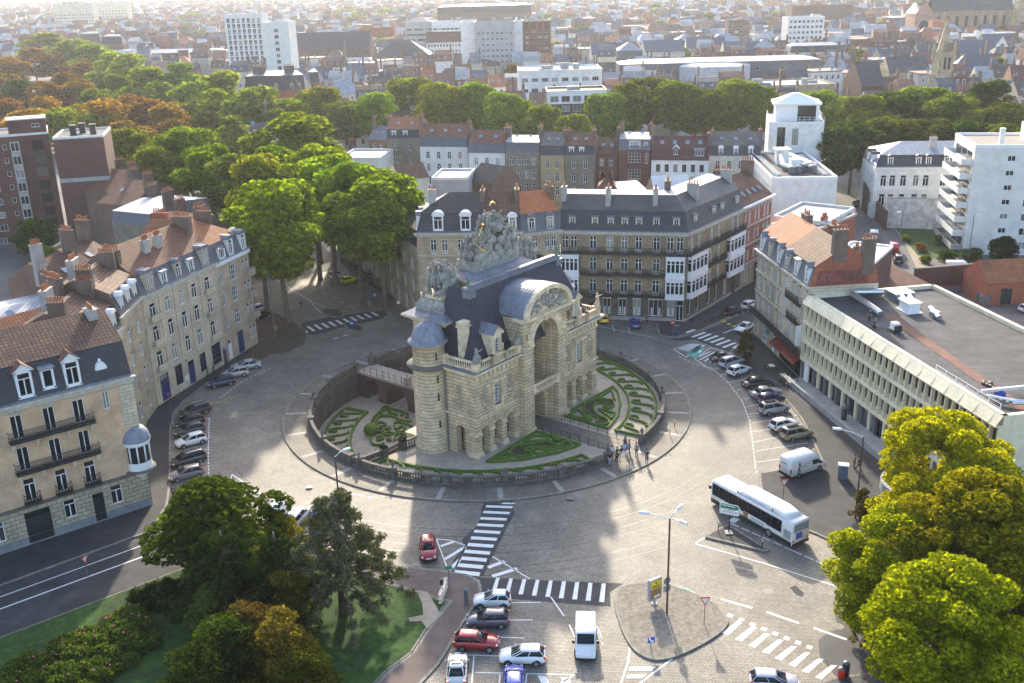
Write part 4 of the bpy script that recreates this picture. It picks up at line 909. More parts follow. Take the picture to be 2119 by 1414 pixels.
class Bldg:
 """building on a front polyline (left to right seen from outside), depth d, eaves height h"""
 def __init__(s,name,label,cat,pts,d,h,wall,wins=None,group=None,z0=0.,rev=.2,fm='white',back=None,ends=('',''),root=None):
  s.p=[Vector(p)for p in pts];s.d,s.h,s.z0=d,h,z0
  n=len(s.p)
  s.root=root or thing(name,label,cat,(*s.p[0],z0),group)
  s.q=s.off(d);s.fr=[]
  loop=s.p+s.q[::-1];s.loop=loop;wb=MB();wins=wins or{}
  for i in range(len(loop)):
   a,b=loop[i],loop[(i+1)%len(loop)];f=fr2(a,b);s.fr.append((f,(b-a).length));wb.fr=f
   wb.wall(0,(b-a).length,z0,h,wins.get(i,[]),0,rev)
  wb.build('wall',[M[wall]],s.root)
  for i,L in wins.items():
   for t in L:
    st=t[4]if len(t)>4 else 'case'
    if st=='none':continue
    put_win(s.root,s.fr[i][0],t[0],t[1],t[2],t[3],st,rev*.75,t[5]if len(t)>5 else fm,'door' if st=='door' else 'window')
 def off(s,y,l=0.,r=0.):
  p=s.p;n=len(p);o=[]
  for i in range(n):
   d1=(p[i]-p[i-1]).normalized()if i else(p[1]-p[0]).normalized();d2=(p[i+1]-p[i]).normalized()if i<n-1 else d1
   n1,n2=Vector((-d1 .y,d1 .x)),Vector((-d2 .y,d2 .x));m=(n1+n2).normalized()
   q=p[i]+m*y/max(.3,m.dot(n1))
   if i==0:q=q+d2*l
   if i==n-1:q=q-d1*r
   o.append(q)
  return o
 def sweep(s,prof,mats,hl=0,hr=0,name='roof',cap=True,l=0.,r=0.):
  """profile [(y, z, mat index of the strip that follows)]"""
  mb=MB();rows=[]
  for y,z,*_ in prof:
   k=max(0,min(y,s.d-y));rows.append([(*v,z)for v in s.off(y,l+hl*k,r+hr*k)])
  for i in range(len(rows)-1):
   for j in range(len(s.p)-1):mb.poly([rows[i][j],rows[i][j+1],rows[i+1][j+1],rows[i+1][j]],prof[i][2]if len(prof[i])>2 else 0)
  if cap:
   for e in(0,-1):
    P=[r_[e]for r_ in rows]
    mb.poly(P[::-1]if e==0 else P,(len(mats)-1)if not(hl if e==0 else hr)else(prof[0][2]if len(prof[0])>2 else 0))
  return mb.build(name,[M[m]for m in mats],s.root)
 def gable(s,mat,rise,over=.35,wall='brick_brown',hl=0,hr=0,rear=None):
  k=rise/(s.d/2);m=rear or mat
  s.ridge=s.h+rise
  r=s.sweep([(-over,s.h-over*k+.1,0),(s.d/2,s.h+rise,1),(s.d+over,s.h-over*k+.1,0)],[mat,m,wall],hl,hr)
  return r
 def mansard(s,low,top,mh=2.8,mi=1.2,rise=2.0,wall='brick_brown',hl=0,hr=0,flat=0.):
  z=s.h+.25;prof=[(-.1,s.h+.02,3),(-.1,z,0),(mi,z+mh,2),(mi-.15,z+mh+.12,1)]
  if flat:prof+=[(flat,z+mh+rise,2),(s.d-flat,z+mh+rise,1)]
  else:prof+=[(s.d/2,z+mh+rise,1)]
  prof+=[(s.d-mi,z+mh,0),(s.d,s.h,0)]
  s.ridge=z+mh+rise;s.mz,s.mh,s.mi=z,mh,mi
  r=s.sweep(prof,[low,top,'lead','lead',wall],hl,hr)
  return r
 def flat(s,mat,ph=.5,pm='white',t=.3,mz=.03):
  mb=MB();L=s.loop;n=len(L)
  mb.poly([(*v,s.h+mz)for v in L]);s.ridge=s.h
  p=MB()
  for i in range(n):
   f,LL=s.fr[i];p.fr=f;p.box(-.04,-.05,s.h-.12,LL+.04,t,s.h+ph)
  r=mb.build('roof',[M[mat]],s.root);p.build('parapet',[M[pm]],r);return r
 def band(s,z,h,proj,mat,name='cornice',segs=None,z2=None,ends=True):
  mb=MB();n=len(s.p)-1
  for i in(segs if segs is not None else range(n)):
   f,L=s.fr[i];mb.fr=f;mb.box(-proj*(i==0 and ends),-proj,z,L+proj*(i==n-1 and ends),.05,z+h)
   if z2:mb.box(-proj*1.6*(i==0 and ends),-proj*1.6,z+h,L+proj*1.6*(i==n-1 and ends),.05,z+h+z2)
  return mb.build(name,[M[mat]],s.root)
 def dormer(s,seg,x,z,w,h,mat='white',roof='lead',kind='arch',depth=1.6,y=.1,st='case',fm='white',over=.18):
  f,L=s.fr[seg];b=MB(f);jw=.16
  b.box(x-w/2-jw,y,z,x-w/2,y+depth,z+h);b.box(x+w/2,y,z,x+w/2+jw,y+depth,z+h);b.box(x-w/2,y,z+h,x+w/2,y+depth,z+h+.14);b.box(x-w/2,y,z-.14,x+w/2,y+depth,z)
  b.box(x-w/2-jw-.08,y-.08,z-.2,x+w/2+jw+.08,y+.1,z-.14)
  W=w/2+jw+over;zz=z+h+.14;r=MB(f)
  if kind=='arch':
   P=arcpts(x,zz,W,8,W*.75);r.loft([[(p[0],yy,p[1])for p in P]for yy in(y-.15,y+depth+.6)]);b.poly([(p[0],y-.02,p[1]-.06)for p in P])
  elif kind=='gable':
   for sg in(-1,1):
    q=[(x+sg*W,y-.2,zz),(x+sg*W,y+depth+1.2,zz),(x,y+depth+1.2,zz+W*.85),(x,y-.2,zz+W*.85)];r.poly(q if sg>0 else q[::-1])
   b.poly([(x-W+.1,y-.03,zz),(x+W-.1,y-.03,zz),(x,y-.03,zz+W*.75)])
  else:r.add([(x-W,y-.2,zz),(x+W,y-.2,zz),(x+W,y+depth+.8,zz+.3),(x-W,y+depth+.8,zz+.3),(x-W,y-.2,zz+.12),(x+W,y-.2,zz+.12),(x+W,y+depth+.8,zz+.42),(x-W,y+depth+.8,zz+.42)],[(4,5,6,7),(0,1,5,4),(1,2,6,5),(3,0,4,7)])
  o=b.build('dormer',[M[mat]],s.root);r.build('dormer_roof',[M[roof]],o);put_win(o,f,x,z,w,h,st,y+.12,fm);return o
 def skylight(s,seg,x,yin,zb,w=.8,h=1.1,slope=.7,mat='skylight'):
  f,L=s.fr[seg];b=MB(f);c,n=cos(atan2(slope,1)),sin(atan2(slope,1))
  P=lambda u,v,k:(x+u,yin+v*c-k*n,zb+v*n+k*c)
  b.add([P(-w/2,0,.12),P(w/2,0,.12),P(w/2,h,.12),P(-w/2,h,.12),P(-w/2,0,0),P(w/2,0,0),P(w/2,h,0),P(-w/2,h,0)],[(0,1,2,3),(4,5,1,0),(5,6,2,1),(7,4,0,3)])
  b.build('skylight',[M[mat]],s.root)
 def chimney(s,seg,x,y,zb,zt,w=1.6,d=.6,n=4,mat='chimney',pots=True):
  f,L=s.fr[seg];b=MB(f);b.box(x-w/2,y-d/2,zb,x+w/2,y+d/2,zt);b.box(x-w/2-.06,y-d/2-.06,zt,x+w/2+.06,y+d/2+.06,zt+.12)
  o=b.build('chimney',[M[mat]],s.root)
  if pots:
   q=MB(f)
   for i in range(n):
    u,v=(x-w/2+w*(i+.5)/n,y)if w>=d else(x,y-d/2+d*(i+.5)/n)
    q.cyl(u,v,zt+.12,zt+.12+random.uniform(.55,.8),.13,.1,6)
   q.build('chimney_pots',[M['pots']],o)
  return o
 def balcony(s,seg,x0,x1,z,d=.75,h=1.0,mat='iron',slab='iron',posts=True,rail=True):
  f,L=s.fr[seg];b=MB(f);b.box(x0,-d,z-.16,x1,0.02,z);b.box(x0+.06,-d+.08,z-.3,x1-.06,0.02,z-.16)
  o=b.build('balcony',[M[slab]],s.root);r=MB(f);n=max(2,int((x1-x0)/.16))
  for zz in(z+.08,z+.45,z+h):r.box(x0,-d,zz-.025,x1,-d+.05,zz+.025);r.box(x0,-d,zz-.025,x0+.05,0,zz+.025);r.box(x1-.05,-d,zz-.025,x1,0,zz+.025)
  for i in range(n+1):x=x0+.025+(x1-x0-.05)*i/n;r.box(x-.02,-d+.01,z,x+.02,-d+.04,z+h)
  for i in range(n):x=x0+.1+(x1-x0-.2)*(i+.5)/n;r.box(x-.06,-d+.01,z+.1,x+.06,-d+.035,z+.4)if i%2 else None
  r.build('railing',[M[mat]],o);return o
 def bay(s,seg,x0,x1,z0,z1,d=.9,nx=4,mat='white',roof='lead',lower=.8):
  f,L=s.fr[seg];b=MB(f);zz0,zz1=z0+lower,z1-.55
  b.box(x0,-d,z0,x1,.02,zz0);b.box(x0,-d,zz1,x1,.02,z1);b.box(x0-.1,-d-.1,z1,x1+.1,.02,z1+.18);b.box(x0-.06,-d-.06,z0-.2,x1+.06,.02,z0)
  for i in range(nx+1):x=x0+.1+(x1-x0-.2)*i/nx;b.box(x-.1,-d,zz0,x+.1,-d+.2,zz1)
  for i in range(nx):
   xa=x0+.2+(x1-x0-.4)*i/nx;xb=x0+.2+(x1-x0-.4)*(i+1)/nx
   b.box(xa,-d+.05,zz0+(zz1-zz0)*.72,xb,-d+.12,zz0+(zz1-zz0)*.72+.09)
  for x in(x0,x1-.15):b.box(x,-d+.2,zz0+(zz1-zz0)*.72,x+.15,.02,zz0+(zz1-zz0)*.72+.09)
  o=b.build('bay_window',[M[mat]],s.root);p=MB(f)
  p.poly([(x0+.05,-d+.14,zz0),(x1-.05,-d+.14,zz0),(x1-.05,-d+.14,zz1),(x0+.05,-d+.14,zz1)])
  for x,r_ in((x0+.07,0),(x1-.07,1)):
   q=[(x,0,zz0),(x,-d+.14,zz0),(x,-d+.14,zz1),(x,0,zz1)];p.poly(q if not r_ else q[::-1])
  p.build('pane',[M['glass']],o);return o
 def downpipe(s,seg,x,z0=0.,z1=None):
  f,L=s.fr[seg];b=MB(f);b.cyl(x,-.1,z0,z1 or s.h,.06,None,6);b.build('drain_pipe',[M['lead']],s.root)
def text_mesh(txt,size,mat,ext=.004):
 cu=bpy.data.curves.new('lettering','FONT');cu.body=txt;cu.size=size;cu.extrude=ext;cu.resolution_u=2;cu.align_x='CENTER';cu.align_y='CENTER'
 o=bpy.data.objects.new('lettering',cu);COL.objects.link(o);dg=bpy.context.evaluated_depsgraph_get()
 me=bpy.data.meshes.new_from_object(o.evaluated_get(dg));bpy.data.objects.remove(o);me.materials.clear();me.materials.append(M[mat]if isinstance(mat,str)else mat);return me
def put_text(txt,size,mat,parent,fr,x,y,z,tilt=0.,name='lettering'):
 """upright lettering facing -y of the frame"""
 o=bpy.data.objects.new(name,text_mesh(txt,size,mat));COL.objects.link(o);P=fr(x,y,z);og=ORG[parent.name]if parent else(0,0,0)
 o.parent=parent;o.location=[P[i]-og[i]for i in range(3)];o.rotation_euler=(pi/2,tilt,fr.a);o.rotation_mode='XYZ'
 return o
def bars(parent,fr,x,y,zs,w,mat,t=.05,seed=1):
 """lettering too small to read: broken strokes in rows"""
 q=MB(fr);r=random.Random(seed)
 for z in zs:
  u=x-w/2
  while u<x+w/2:e=min(x+w/2,u+r.uniform(1,4)*t);q.poly([(u,y,z-t/2),(e,y,z-t/2),(e,y,z+t/2),(u,y,z+t/2)]);u=e+t*r.uniform(.3,.8)
 return q.build('lettering',[M[mat]],parent)
def away(P0,P1,t):return lerp(Vector(P0),Vector(P1),t)
#  A: pink brick mansion, lower left
A1,A0=G(315,1046),G(42,1136);dA=(A1-A0).normalized();A0=A1-dA*26
LA=26.
b=Bldg('corner_mansion','pink brick corner mansion with black mansard and iron balconies, lower left','mansion',[A0,A1],12.5,16.0,'brick_pink',{0:[(LA-x,z,w,h,st)for x,cols in((3.0,1),(5.9,2),(8.9,2),(12.1,2),(17.0,2),(21.5,2))for z,w,h,st in(((5.0,1.15,2.6,'case'),(8.6,1.15,2.6,'two'),(12.2,1.15,2.6,'two'))if x>3.5 else((12.9,.6,2.0,'two'),))]+[(LA-3.6,1.6,1.2,2.2,'case'),(LA-5.6,.2,1.2,3.4,'door','green_door'),(LA-8.6,1.7,1.2,2.1,'case'),(LA-11.9,.2,2.6,3.6,'door','green_door'),(LA-15.9,1.4,1.2,2.3,'case'),(LA-18.6,.2,1.1,3.3,'door','green_door'),(LA-21.6,1.4,1.2,2.3,'case')]})
g=MB(b.fr[0][0])
holes=[(LA-3.6,1.6,1.2,2.2),(LA-5.6,.2,1.2,3.4),(LA-8.6,1.7,1.2,2.1),(LA-11.9,.2,2.6,3.6),(LA-15.9,1.4,1.2,2.3),(LA-18.6,.2,1.1,3.3),(LA-21.6,1.4,1.2,2.3)]
g.wall(0,LA,1.1,4.4,holes,-.06,.07);g.fr=b.fr[1][0];g.wall(-.06,12.5,0,4.4,[(3,1.3,1.2,2.2),(7,1.3,1.2,2.2)],-.06,.07);g.build('ground_floor_facing',[masonry('rusticated',(.47,.41,.29),(.40,.35,.25),(.13,.11,.08),.95,.48,.035,.85,.5,.9,stain=.3)],b.root)
g=MB(b.fr[0][0]);g.wall(0,LA,0,1.1,holes,-.12,.13);g.build('plinth',[M['base_grey']],b.root)
b.band(4.4,.3,.25,'stone_dark','string_course');b.band(15.4,.35,.25,'trim',z2=.25)
q=MB(b.fr[0][0]);q.box(LA-1.5,-.05,4.7,LA+.05,.05,15.4)
for zz in(8.0,11.6,15.0):
 for x in(3.0,5.9,8.9,12.1,17.,21.5):q.box(LA-x-.9,-.05,zz,LA-x+.9,.03,zz+.42)if not(x==3.0 and zz<14)else None
q.build('stone_quoins',[M['stone_pale']],b.root)
for x in(5.9,8.9,12.1,17.,21.5):b.balcony(0,LA-x-.85,LA-x+.85,5.0,.55)
for z in(8.6,12.2):
 b.balcony(0,LA-13.2,LA-4.6,z);b.balcony(0,LA-18.3,LA-15.6,z);b.balcony(0,LA-22.8,LA-20.2,z)
 for x in(4.9,7.4,10.5,12.9,15.9,18.0):q=MB(b.fr[0][0]);q.box(LA-x-.2,-.6,z-.55,LA-x+.2,.0,z-.3);q.box(LA-x-.18,-.35,z-1.0,LA-x+.18,0,z-.55);q.build('bracket',[M['stone_pale']],b.root)
b.mansard('slate','tile_brown',3.4,1.1,2.6,'brick_brown')
for x,k in((4.2,0),(10.6,1),(16.,1),(21.3,1)):
 if k:b.dormer(0,LA-x,16.6,1.25,2.5,'white','tile_redbrown','gable',2.2,-.05,'case',over=.35)
b.dormer(0,LA-5.9,16.6,1.25,2.5,'white','tile_redbrown','gable',2.2,-.05,'case',over=.35);b.dormer(0,LA-8.3,16.9,.95,1.9,'white','lead','shed',1.4,.05,'plain')
q=MB(b.fr[0][0]);q.loft([[(p[0],yy,p[1])for p in arcpts(LA-2.9,17.7,.55,8)]for yy in(.15,.7)]);q.box(LA-3.5,.15,17.4,LA-2.3,.7,17.7);q.lathe(LA-2.9,.4,[(.15,18.2),(.2,18.4),(0,18.7)],6);q.build('oculus',[M['white']],b.root)
b.chimney(0,LA-1.6,5.5,18,22.6,1.0,1.6,5,'concrete');b.chimney(0,LA-14.5,5.0,18,23.2,2.0,.8,5,'concrete');b.chimney(0,LA-22,6,18,23.2,1.6,.8,5)
q=MB(Fr(A1,atan2(dA.y,dA.x)));q.s=True;ox,oy=-.5,.45
q.lathe(ox,oy,[(.25,3.4),(.7,4.0),(1.25,4.6),(1.55,4.8)],20);q.lathe(ox,oy,[(1.4,4.95),(1.4,5.9)],20);q.lathe(ox,oy,[(1.45,7.9),(1.55,8.1),(1.6,8.4),(1.4,8.45)],20)
for i in range(10):a=2*pi*i/10;q.box(ox+1.36*cos(a)-.07,oy+1.36*sin(a)-.07,5.9,ox+1.36*cos(a)+.07,oy+1.36*sin(a)+.07,7.9)
o=q.build('round_oriel',[M['white']],b.root)
q=MB(Fr(A1,atan2(dA.y,dA.x)));q.s=True;q.lathe(ox,oy,[(1.3,5.9),(1.3,7.9)],20);q.build('pane',[M['glass_dark']],o)
q=MB(Fr(A1,atan2(dA.y,dA.x)));q.s=True;q.lathe(ox,oy,[(1.65,8.4),(1.6,8.6),(1.45,9.2),(1.1,9.7),(.6,10.05),(.2,10.15),(.2,10.35),(0,10.5)],20);q.build('dome',[bpy.data.materials['dome_lead']],o)
q=MB(Fr(A1,atan2(dA.y,dA.x)));q.s=True;q.lathe(ox,oy,[(1.5,4.72),(1.75,4.8),(1.75,4.95),(1.4,4.97)],20);q.build('oriel_base',[M['stone_dark']],o)
# ---- houses between the mansion and the long stone building
B0,B1=G(328,842),G(535,711);dB=(B1-B0).normalized();nB=Vector((-dB.y,dB.x))
C0_,C1_=A1+Vector((-sin(atan2(dA.y,dA.x)),cos(atan2(dA.y,dA.x))))*12.6,B0-dB*.1
mids=[('corner_row_house','narrow stone house with white dormers squeezed beside the pink corner mansion','stone_pale','tile_brown',0,.52,15.2),('corner_row_house','narrow stone house with tall brick chimneys next to the long stone apartment house','stone_beige','tile_brown',.52,1.,16.4)]
for nm,lb,wl,rf_,t0,t1,hh in mids:
 P0,P1=away(C0_,C1_,t0+.005),away(C0_,C1_,t1);L=(P1-P0).length
 b=Bldg(nm,lb,'house',[P0,P1],10,hh,wl,{0:grid(spread(2,.5,L-.5),[(1.2,1.1,2.4,'case'),(5,1.1,2.3,'case'),(8.6,1.1,2.2,'case'),(12,1.1,2.,'case')])},group='houses between mansion and stone row')
 b.mansard('slate',rf_,2.6,.9,2.2);b.band(hh-.4,.35,.3,'trim')
 for x in spread(3,.3,L-.3):b.dormer(0,x,hh+.5,.8,1.7,'white','white','arch',1.5,.05)
 for x in(.2,L-.3):b.chimney(0,x,3.6,hh+2,hh+6.2,.7,2.0,6)
 b.chimney(0,L/2,6.5,hh+3,hh+6.5,2.2,.9,6,'concrete')
 #  B: long stone apartment houses
P_=B0+dB*17.6
W_B1=[(2.2,.2,2.0,3.9,'door','blue_door'),(5.6,1.2,1.7,3.0,'case','blue_door'),(8.6,.2,1.5,3.6,'door','blue_door'),(11.6,1.0,1.6,2.9,'case','blue_door'),(15.2,.8,2.4,3.3,'grid34','blue_door')]+[(x,z,w,h,'case')for x,w in((2.0,1.3),(5.4,1.2),(8.7,1.15),(11.8,1.2),(15.2,1.25))for z,h in((5.2,2.5),(8.9,2.5),(12.5,2.2))]
b=Bldg('stone_apartment_house','long pale rusticated stone apartment house with arched dormers facing the parked silver cars','apartment house',[B0,P_],11,16.2,'stone_pale',{0:W_B1})
b.band(4.5,.3,.2,'trim','string_course');b.band(15.6,.35,.3,'trim',z2=.25);b.mansard('slate_blue','tile_redbrown',2.5,.8,3.4)
for x,k in((2.0,2),(5.3,0),(8.7,1),(11.8,0),(15.3,2)):
 if k==2:b.dormer(0,x-.42,16.5,.6,2.5,'stone_pale','lead','arch',1.4,-.1,'two');b.dormer(0,x+.42,16.5,.6,2.5,'stone_pale','lead','arch',1.4,-.1,'two')
 else:b.dormer(0,x,16.5,.95,2.1 if k else 1.7,'stone_pale' if k else 'white','lead','arch' if k else 'shed',1.3,-.05)
for x in(2.0,15.2):
 for z in(5.1,8.8,12.4):q=MB(b.fr[0][0]);q.box(x-1.2,-.6,z-.25,x+1.2,0,z);q.box(x-1.2,-.6,z,x+1.2,-.42,z+.75);q.build('stone_balcony',[M['stone_pale']],b.root)
for x in(3.7,7.1,10.3,13.4):q=MB(b.fr[0][0]);q.box(x-.35,-.12,4.8,x+.35,.02,15.6);q.build('pilaster',[M['stone_pale']],b.root)
q=MB(b.fr[0][0]);q.box(7.4,-.35,4.0,9.8,0,4.25);q.poly([(7.3,-.3,4.25),(9.9,-.3,4.25),(8.6,-.3,5.1)]);q.build('door_pediment',[M['stone_pale']],b.root)
q=MB(b.fr[0][0]);q.box(6.7,-.1,1.3,7.6,-.02,2.0);s_=q.build('plaque',[M['white']],b.root);put_text('>',.5,'blue',s_,b.fr[0][0],7.15,-.11,1.65)
for x in(6.4,9.2):b.chimney(0,x,3.2,19,22.3,1.3,.7,5,'concrete')
b.chimney(0,17.2,4.5,19.5,23.2,.9,2.8,7);b.chimney(0,.4,4.2,18.5,22.4,.8,2.6,6)
LB2=(B1-P_).length
b=Bldg('stone_apartment_house','tan stone apartment house with bright orange roof at the tree-lined boulevard corner','apartment house',[P_+dB*.05,B1,B1+nB*13-dB*1.0],11,16.0,'stone_tan',{0:[(1.3,z,.8,1.9,'two')for z in(5.4,9.,12.4)]+[(4.4,z,1.5,2.5,'grid33')for z in(5.2,8.9,12.3)]+[(7.6,z,.7,2.3,'case')for z in(1.4,5.2,8.9,12.4)]+[(8.7,z,.7,2.3,'case')for z in(1.4,5.2,8.9,12.4)]+[(1.3,.2,1.0,3.2,'door'),(4.4,.2,1.7,3.7,'door','blue_door')],1:grid(spread(4,.6,12),[(1.3,1.1,2.4,'case'),(5.2,1.1,2.4,'case'),(8.9,1.1,2.3,'case'),(12.4,1.1,2.2,'case')])})
b.band(15.5,.35,.3,'white',z2=.2);b.mansard('slate_blue','tile_orange',2.5,.8,3.2)
for x,k in((2.1,0),(4.6,1),(8.2,1)):b.dormer(0,x,16.5,1.0 if k else 1.4,2.2 if k else 1.3,'white','lead','arch' if k else 'shed',1.5,-.05,'case' if k else 'three')
for x in(2.,5.5,9.):b.dormer(1,x,16.5,1.1,2.2,'white','lead','arch',1.8,-.05)
for z in(5.1,8.7,12.2):q=MB(b.fr[0][0]);q.box(7.0,-.9,z-.3,9.5,0,z);q.box(7.0,-.9,z,9.5,-.72,z+.9);q.box(7.0,-.9,z,7.2,0,z+.9);q.box(9.3,-.9,z,9.5,0,z+.9);q.build('stone_balcony',[M['stone_tan']],b.root)
b.chimney(0,6.0,5.0,19,22.6,.8,2.2,6);b.chimney(1,11.8,4.5,18.5,22.5,2.4,.8,6,'brick_red')
#  centre block behind the gate
E0,E1,E2=G(862,483,16.),G(1000,482,16.),G(1078,479,16.)
E3=G(1158,478,15.4)
rowsC=[(5.0,1.15,2.6,'rail'),(8.7,1.15,2.6,'rail'),(12.4,1.15,2.5,'rail')]
def pair(cs,rows,gap=.95):return[(c+s*gap,*r)for c in cs for s in(-1,1)for r in rows]
LE=(E1-E0).length
def conv(a,b):return(b-a).length
b=Bldg('stone_town_house','beige stone town house with dark tiled roof and white arched dormers behind the gate','town house',[E0,E1],10,16.,'stone_beige',{0:pair((LE*.33,LE*.74),[(1.,1.1,3.,'case')]+[(z,w-.15,h,s)for z,w,h,s in rowsC])})
b.band(4.4,.25,.2,'trim','string_course');b.band(8.3,.2,.15,'trim','string_course');b.band(12.0,.2,.15,'trim','string_course');b.band(15.5,.3,.3,'trim',z2=.22);b.mansard('slate','tile_dark',3.0,.8,2.6,'brick_brown',1,0)
for x in(LE*.33,LE*.74):b.dormer(0,x,16.6,1.4,2.2,'white','white','arch',1.6,-.1)
b.dormer(3,5,16.6,1.2,2.0,'white','lead','arch',1.6,-.1);b.dormer(3,8.2,16.6,1.2,2.0,'white','lead','arch',1.6,-.1)
b.chimney(0,LE*.22,3.2,19,22.6,1.2,.8,3,'concrete');b.chimney(0,LE-.3,4.0,18.5,22.3,.7,2.6,5)
LE=conv(E1,E2)
b=Bldg('stone_town_house','narrow beige stone town house with rust-brown tiled roof, left of the orange one','town house',[E1,E2],10,16.,'stone_beige',{0:pair((LE*.28,LE*.75),[(z,.8,h,s)for z,w,h,s in rowsC],.55)})
b.band(15.5,.3,.3,'trim',z2=.2);b.mansard('slate','tile_brown',2.6,.7,3.0)
for x in(LE*.28,LE*.78):b.dormer(0,x,16.5,1.0,1.9,'white','white','arch',1.4,-.05)
b.chimney(0,LE-.3,4.0,18.5,22.3,.7,2.6,4)
LE=conv(E2,E3)
b=Bldg('stone_town_house','narrow stone town house with bright orange tiled roof and blue-grey mansard','town house',[E2,E3],10,15.6,'stone_beige',{0:pair((LE*.28,LE*.76),[(5,.85,2.5,'case'),(8.7,.85,2.5,'case'),(12.3,.85,2.3,'rail')],.58)})
b.band(15.1,.3,.3,'trim',z2=.2);b.mansard('slate_blue','tile_bright',2.8,.7,3.0)
for x in(LE*.28,LE*.76):b.dormer(0,x,16.1,.95,1.9,'cream_wall','lead','arch',1.4,-.05)
b.chimney(0,LE-.3,4.0,18.5,22.3,.7,2.6,4)
# ---- the big corner building with balconies
K0,K1,K2=G(1160,610),G(1417,667),G(1530,600)
K0=E3+(K0-E3)*.0+Vector((.1,0));L1,L2_=conv(K0,K1),conv(K1,K2)
f1=L1/27.2;c1=[2.0*f1-.75,2.0*f1+.75];mid=[t*L1 for t in(.262,.395,.51,.622,.762)];end=[.905*L1-.8,.905*L1+.8]
z1_,z2_,z3_=4.5,8.2,11.9
r3=[(x,z3_,1.1,2.7,'rail')for x in c1+mid+end];r2=[(x,z2_,1.15,2.7,'rail')for x in mid];r1=[(x,z1_,1.15,2.7,'rail')for x in mid]
gf=[(x*L1,.9,1.3,2.9,'two')for x in(.375,.50,.615)]+[(.765*L1,.9,2.3,2.9,'three'),(.885*L1,.9,1.2,2.9,'plain'),(.955*L1,.15,1.2,3.6,'case'),(.27*L1,.15,1.7,3.6,'door','green_door')]
e1=[(.12*L2_,.36*L2_,.88*L2_)]
r3b=[(x*L2_,z3_,1.0,2.7,'rail')for x in(.08,.2,.42,.55,.8,.9)];rb=[(x*L2_,z,1.0,2.7,'rail')for x in(.42,.56)for z in(z1_,z2_)]
gfb=[(x*L2_,.9,1.1,2.9,'plain')for x in(.06,.2,.4,.53)]+[(.7*L2_,.9,1.3,2.9,'two'),(.86*L2_,.15,1.6,3.6,'door','green_door')]
b=Bldg('corner_building','large dark beige stone corner building with three tiers of black balconies and dark mansard','building',[K0,K1,K2],11,15.4,'stone_corner',{0:r1+r2+r3+gf,1:rb+r3b+gfb})
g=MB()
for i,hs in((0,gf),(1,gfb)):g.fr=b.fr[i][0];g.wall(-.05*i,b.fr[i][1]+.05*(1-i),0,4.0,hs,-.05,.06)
g.build('ground_floor_facing',[M['stone_brown']],b.root)
g=MB()
for i,hs in((0,gf),(1,gfb)):g.fr=b.fr[i][0];g.wall(-.1*i,b.fr[i][1]+.1*(1-i),0,.7,hs,-.1,.06)
g.build('plinth',[M['concrete']],b.root)
b.band(14.9,.3,.35,'trim',z2=.22);b.mansard('slate','slate_old',3.1,1.0,2.2,'lead',0,0,3.6)
q=MB();hr_=15.4+.25+3.1+2.2
for i in(0,1):
 pa,pb=b.off(3.6),b.off(b.d-3.6)
 q.poly([(*pa[i],hr_+.06),(*pa[i+1],hr_+.06),(*pb[i+1],hr_+.06),(*pb[i],hr_+.06)])
q.build('zinc_ridge',[M['zinc']],b.root)
for z in(z1_,z2_):b.balcony(0,.165*L1,.835*L1,z,.8);b.balcony(1,.32*L2_,.66*L2_,z,.7)
b.balcony(0,.0,L1+.8,z3_,.85);b.balcony(1,.05,L2_,z3_,.85)
for(s_,x0,x1,n)in((0,.0*L1+.15,.15*L1,4),(0,.84*L1,.985*L1,4),(1,.02*L2_,.29*L2_,4),(1,.7*L2_,.98*L2_,4)):
 for z in(z1_-.2,z2_-.2):b.bay(s_,x0,x1,z,z+3.35,.85,n)
for x in(.095,.275,.4,.51,.62,.755,.91):b.dormer(0,x*L1,16.5,.75,1.15,'cream_wall','lead','shed',.9,.25,'two')
for x in(.15,.47,.62,.9):b.dormer(1,x*L2_,16.5,.75,1.15,'cream_wall','lead','shed',.9,.25,'two')
for s_,x,y in((0,.0*L1+.3,3.2),(0,.37*L1,2.4),(0,.74*L1,2.6),(1,.3*L2_,2.6),(1,.95*L2_,3.2)):b.chimney(s_,x,y,18.5,22.2,.8,1.9,4,'concrete')
b.chimney(0,.82*L1,8.5,19,22.4,1.0,2.4,5)
for s_,hs in((0,gf),(1,gfb)):
 for t in hs[:6]:
  if t[4]!='door':q=MB(b.fr[s_][0]);q.box(t[0]-t[2]/2-.1,-.14,3.85,t[0]+t[2]/2+.1,-.06,4.3);sb=q.build('sign_board',[M['white']],b.root);q=MB(b.fr[s_][0]);q.add([(t[0]-.3,-.15,3.98),(t[0]+.3,-.15,3.98),(t[0]+.3,-.15,4.1),(t[0],-.15,4.24),(t[0]-.3,-.15,4.1)],[(0,1,2,3,4)]);q.build('emblem',[plain('maroon',(.16,.02,.03),.5)if 'maroon' not in bpy.data.materials else bpy.data.materials['maroon']],sb)
q=MB(b.fr[0][0])
for t in gf[:5]:
 for c_ in(-.28,.28):
  for k in range(4):q.poly([(t[0]+c_*t[2]-.16,.1,1.15+.32*k),(t[0]+c_*t[2]+.16,.1,1.15+.32*k),(t[0]+c_*t[2]+.16,.1,1.37+.32*k),(t[0]+c_*t[2]-.16,.1,1.37+.32*k)])
q.build('window_notices',[M['white']],b.root)
for x in(.44,.56,.69,.82):q=MB(b.fr[0][0]);q.box(x*L1-.35,-.12,2.2,x*L1+.35,-.06,2.6);q.build('sign_board',[bpy.data.materials['maroon']],b.root)
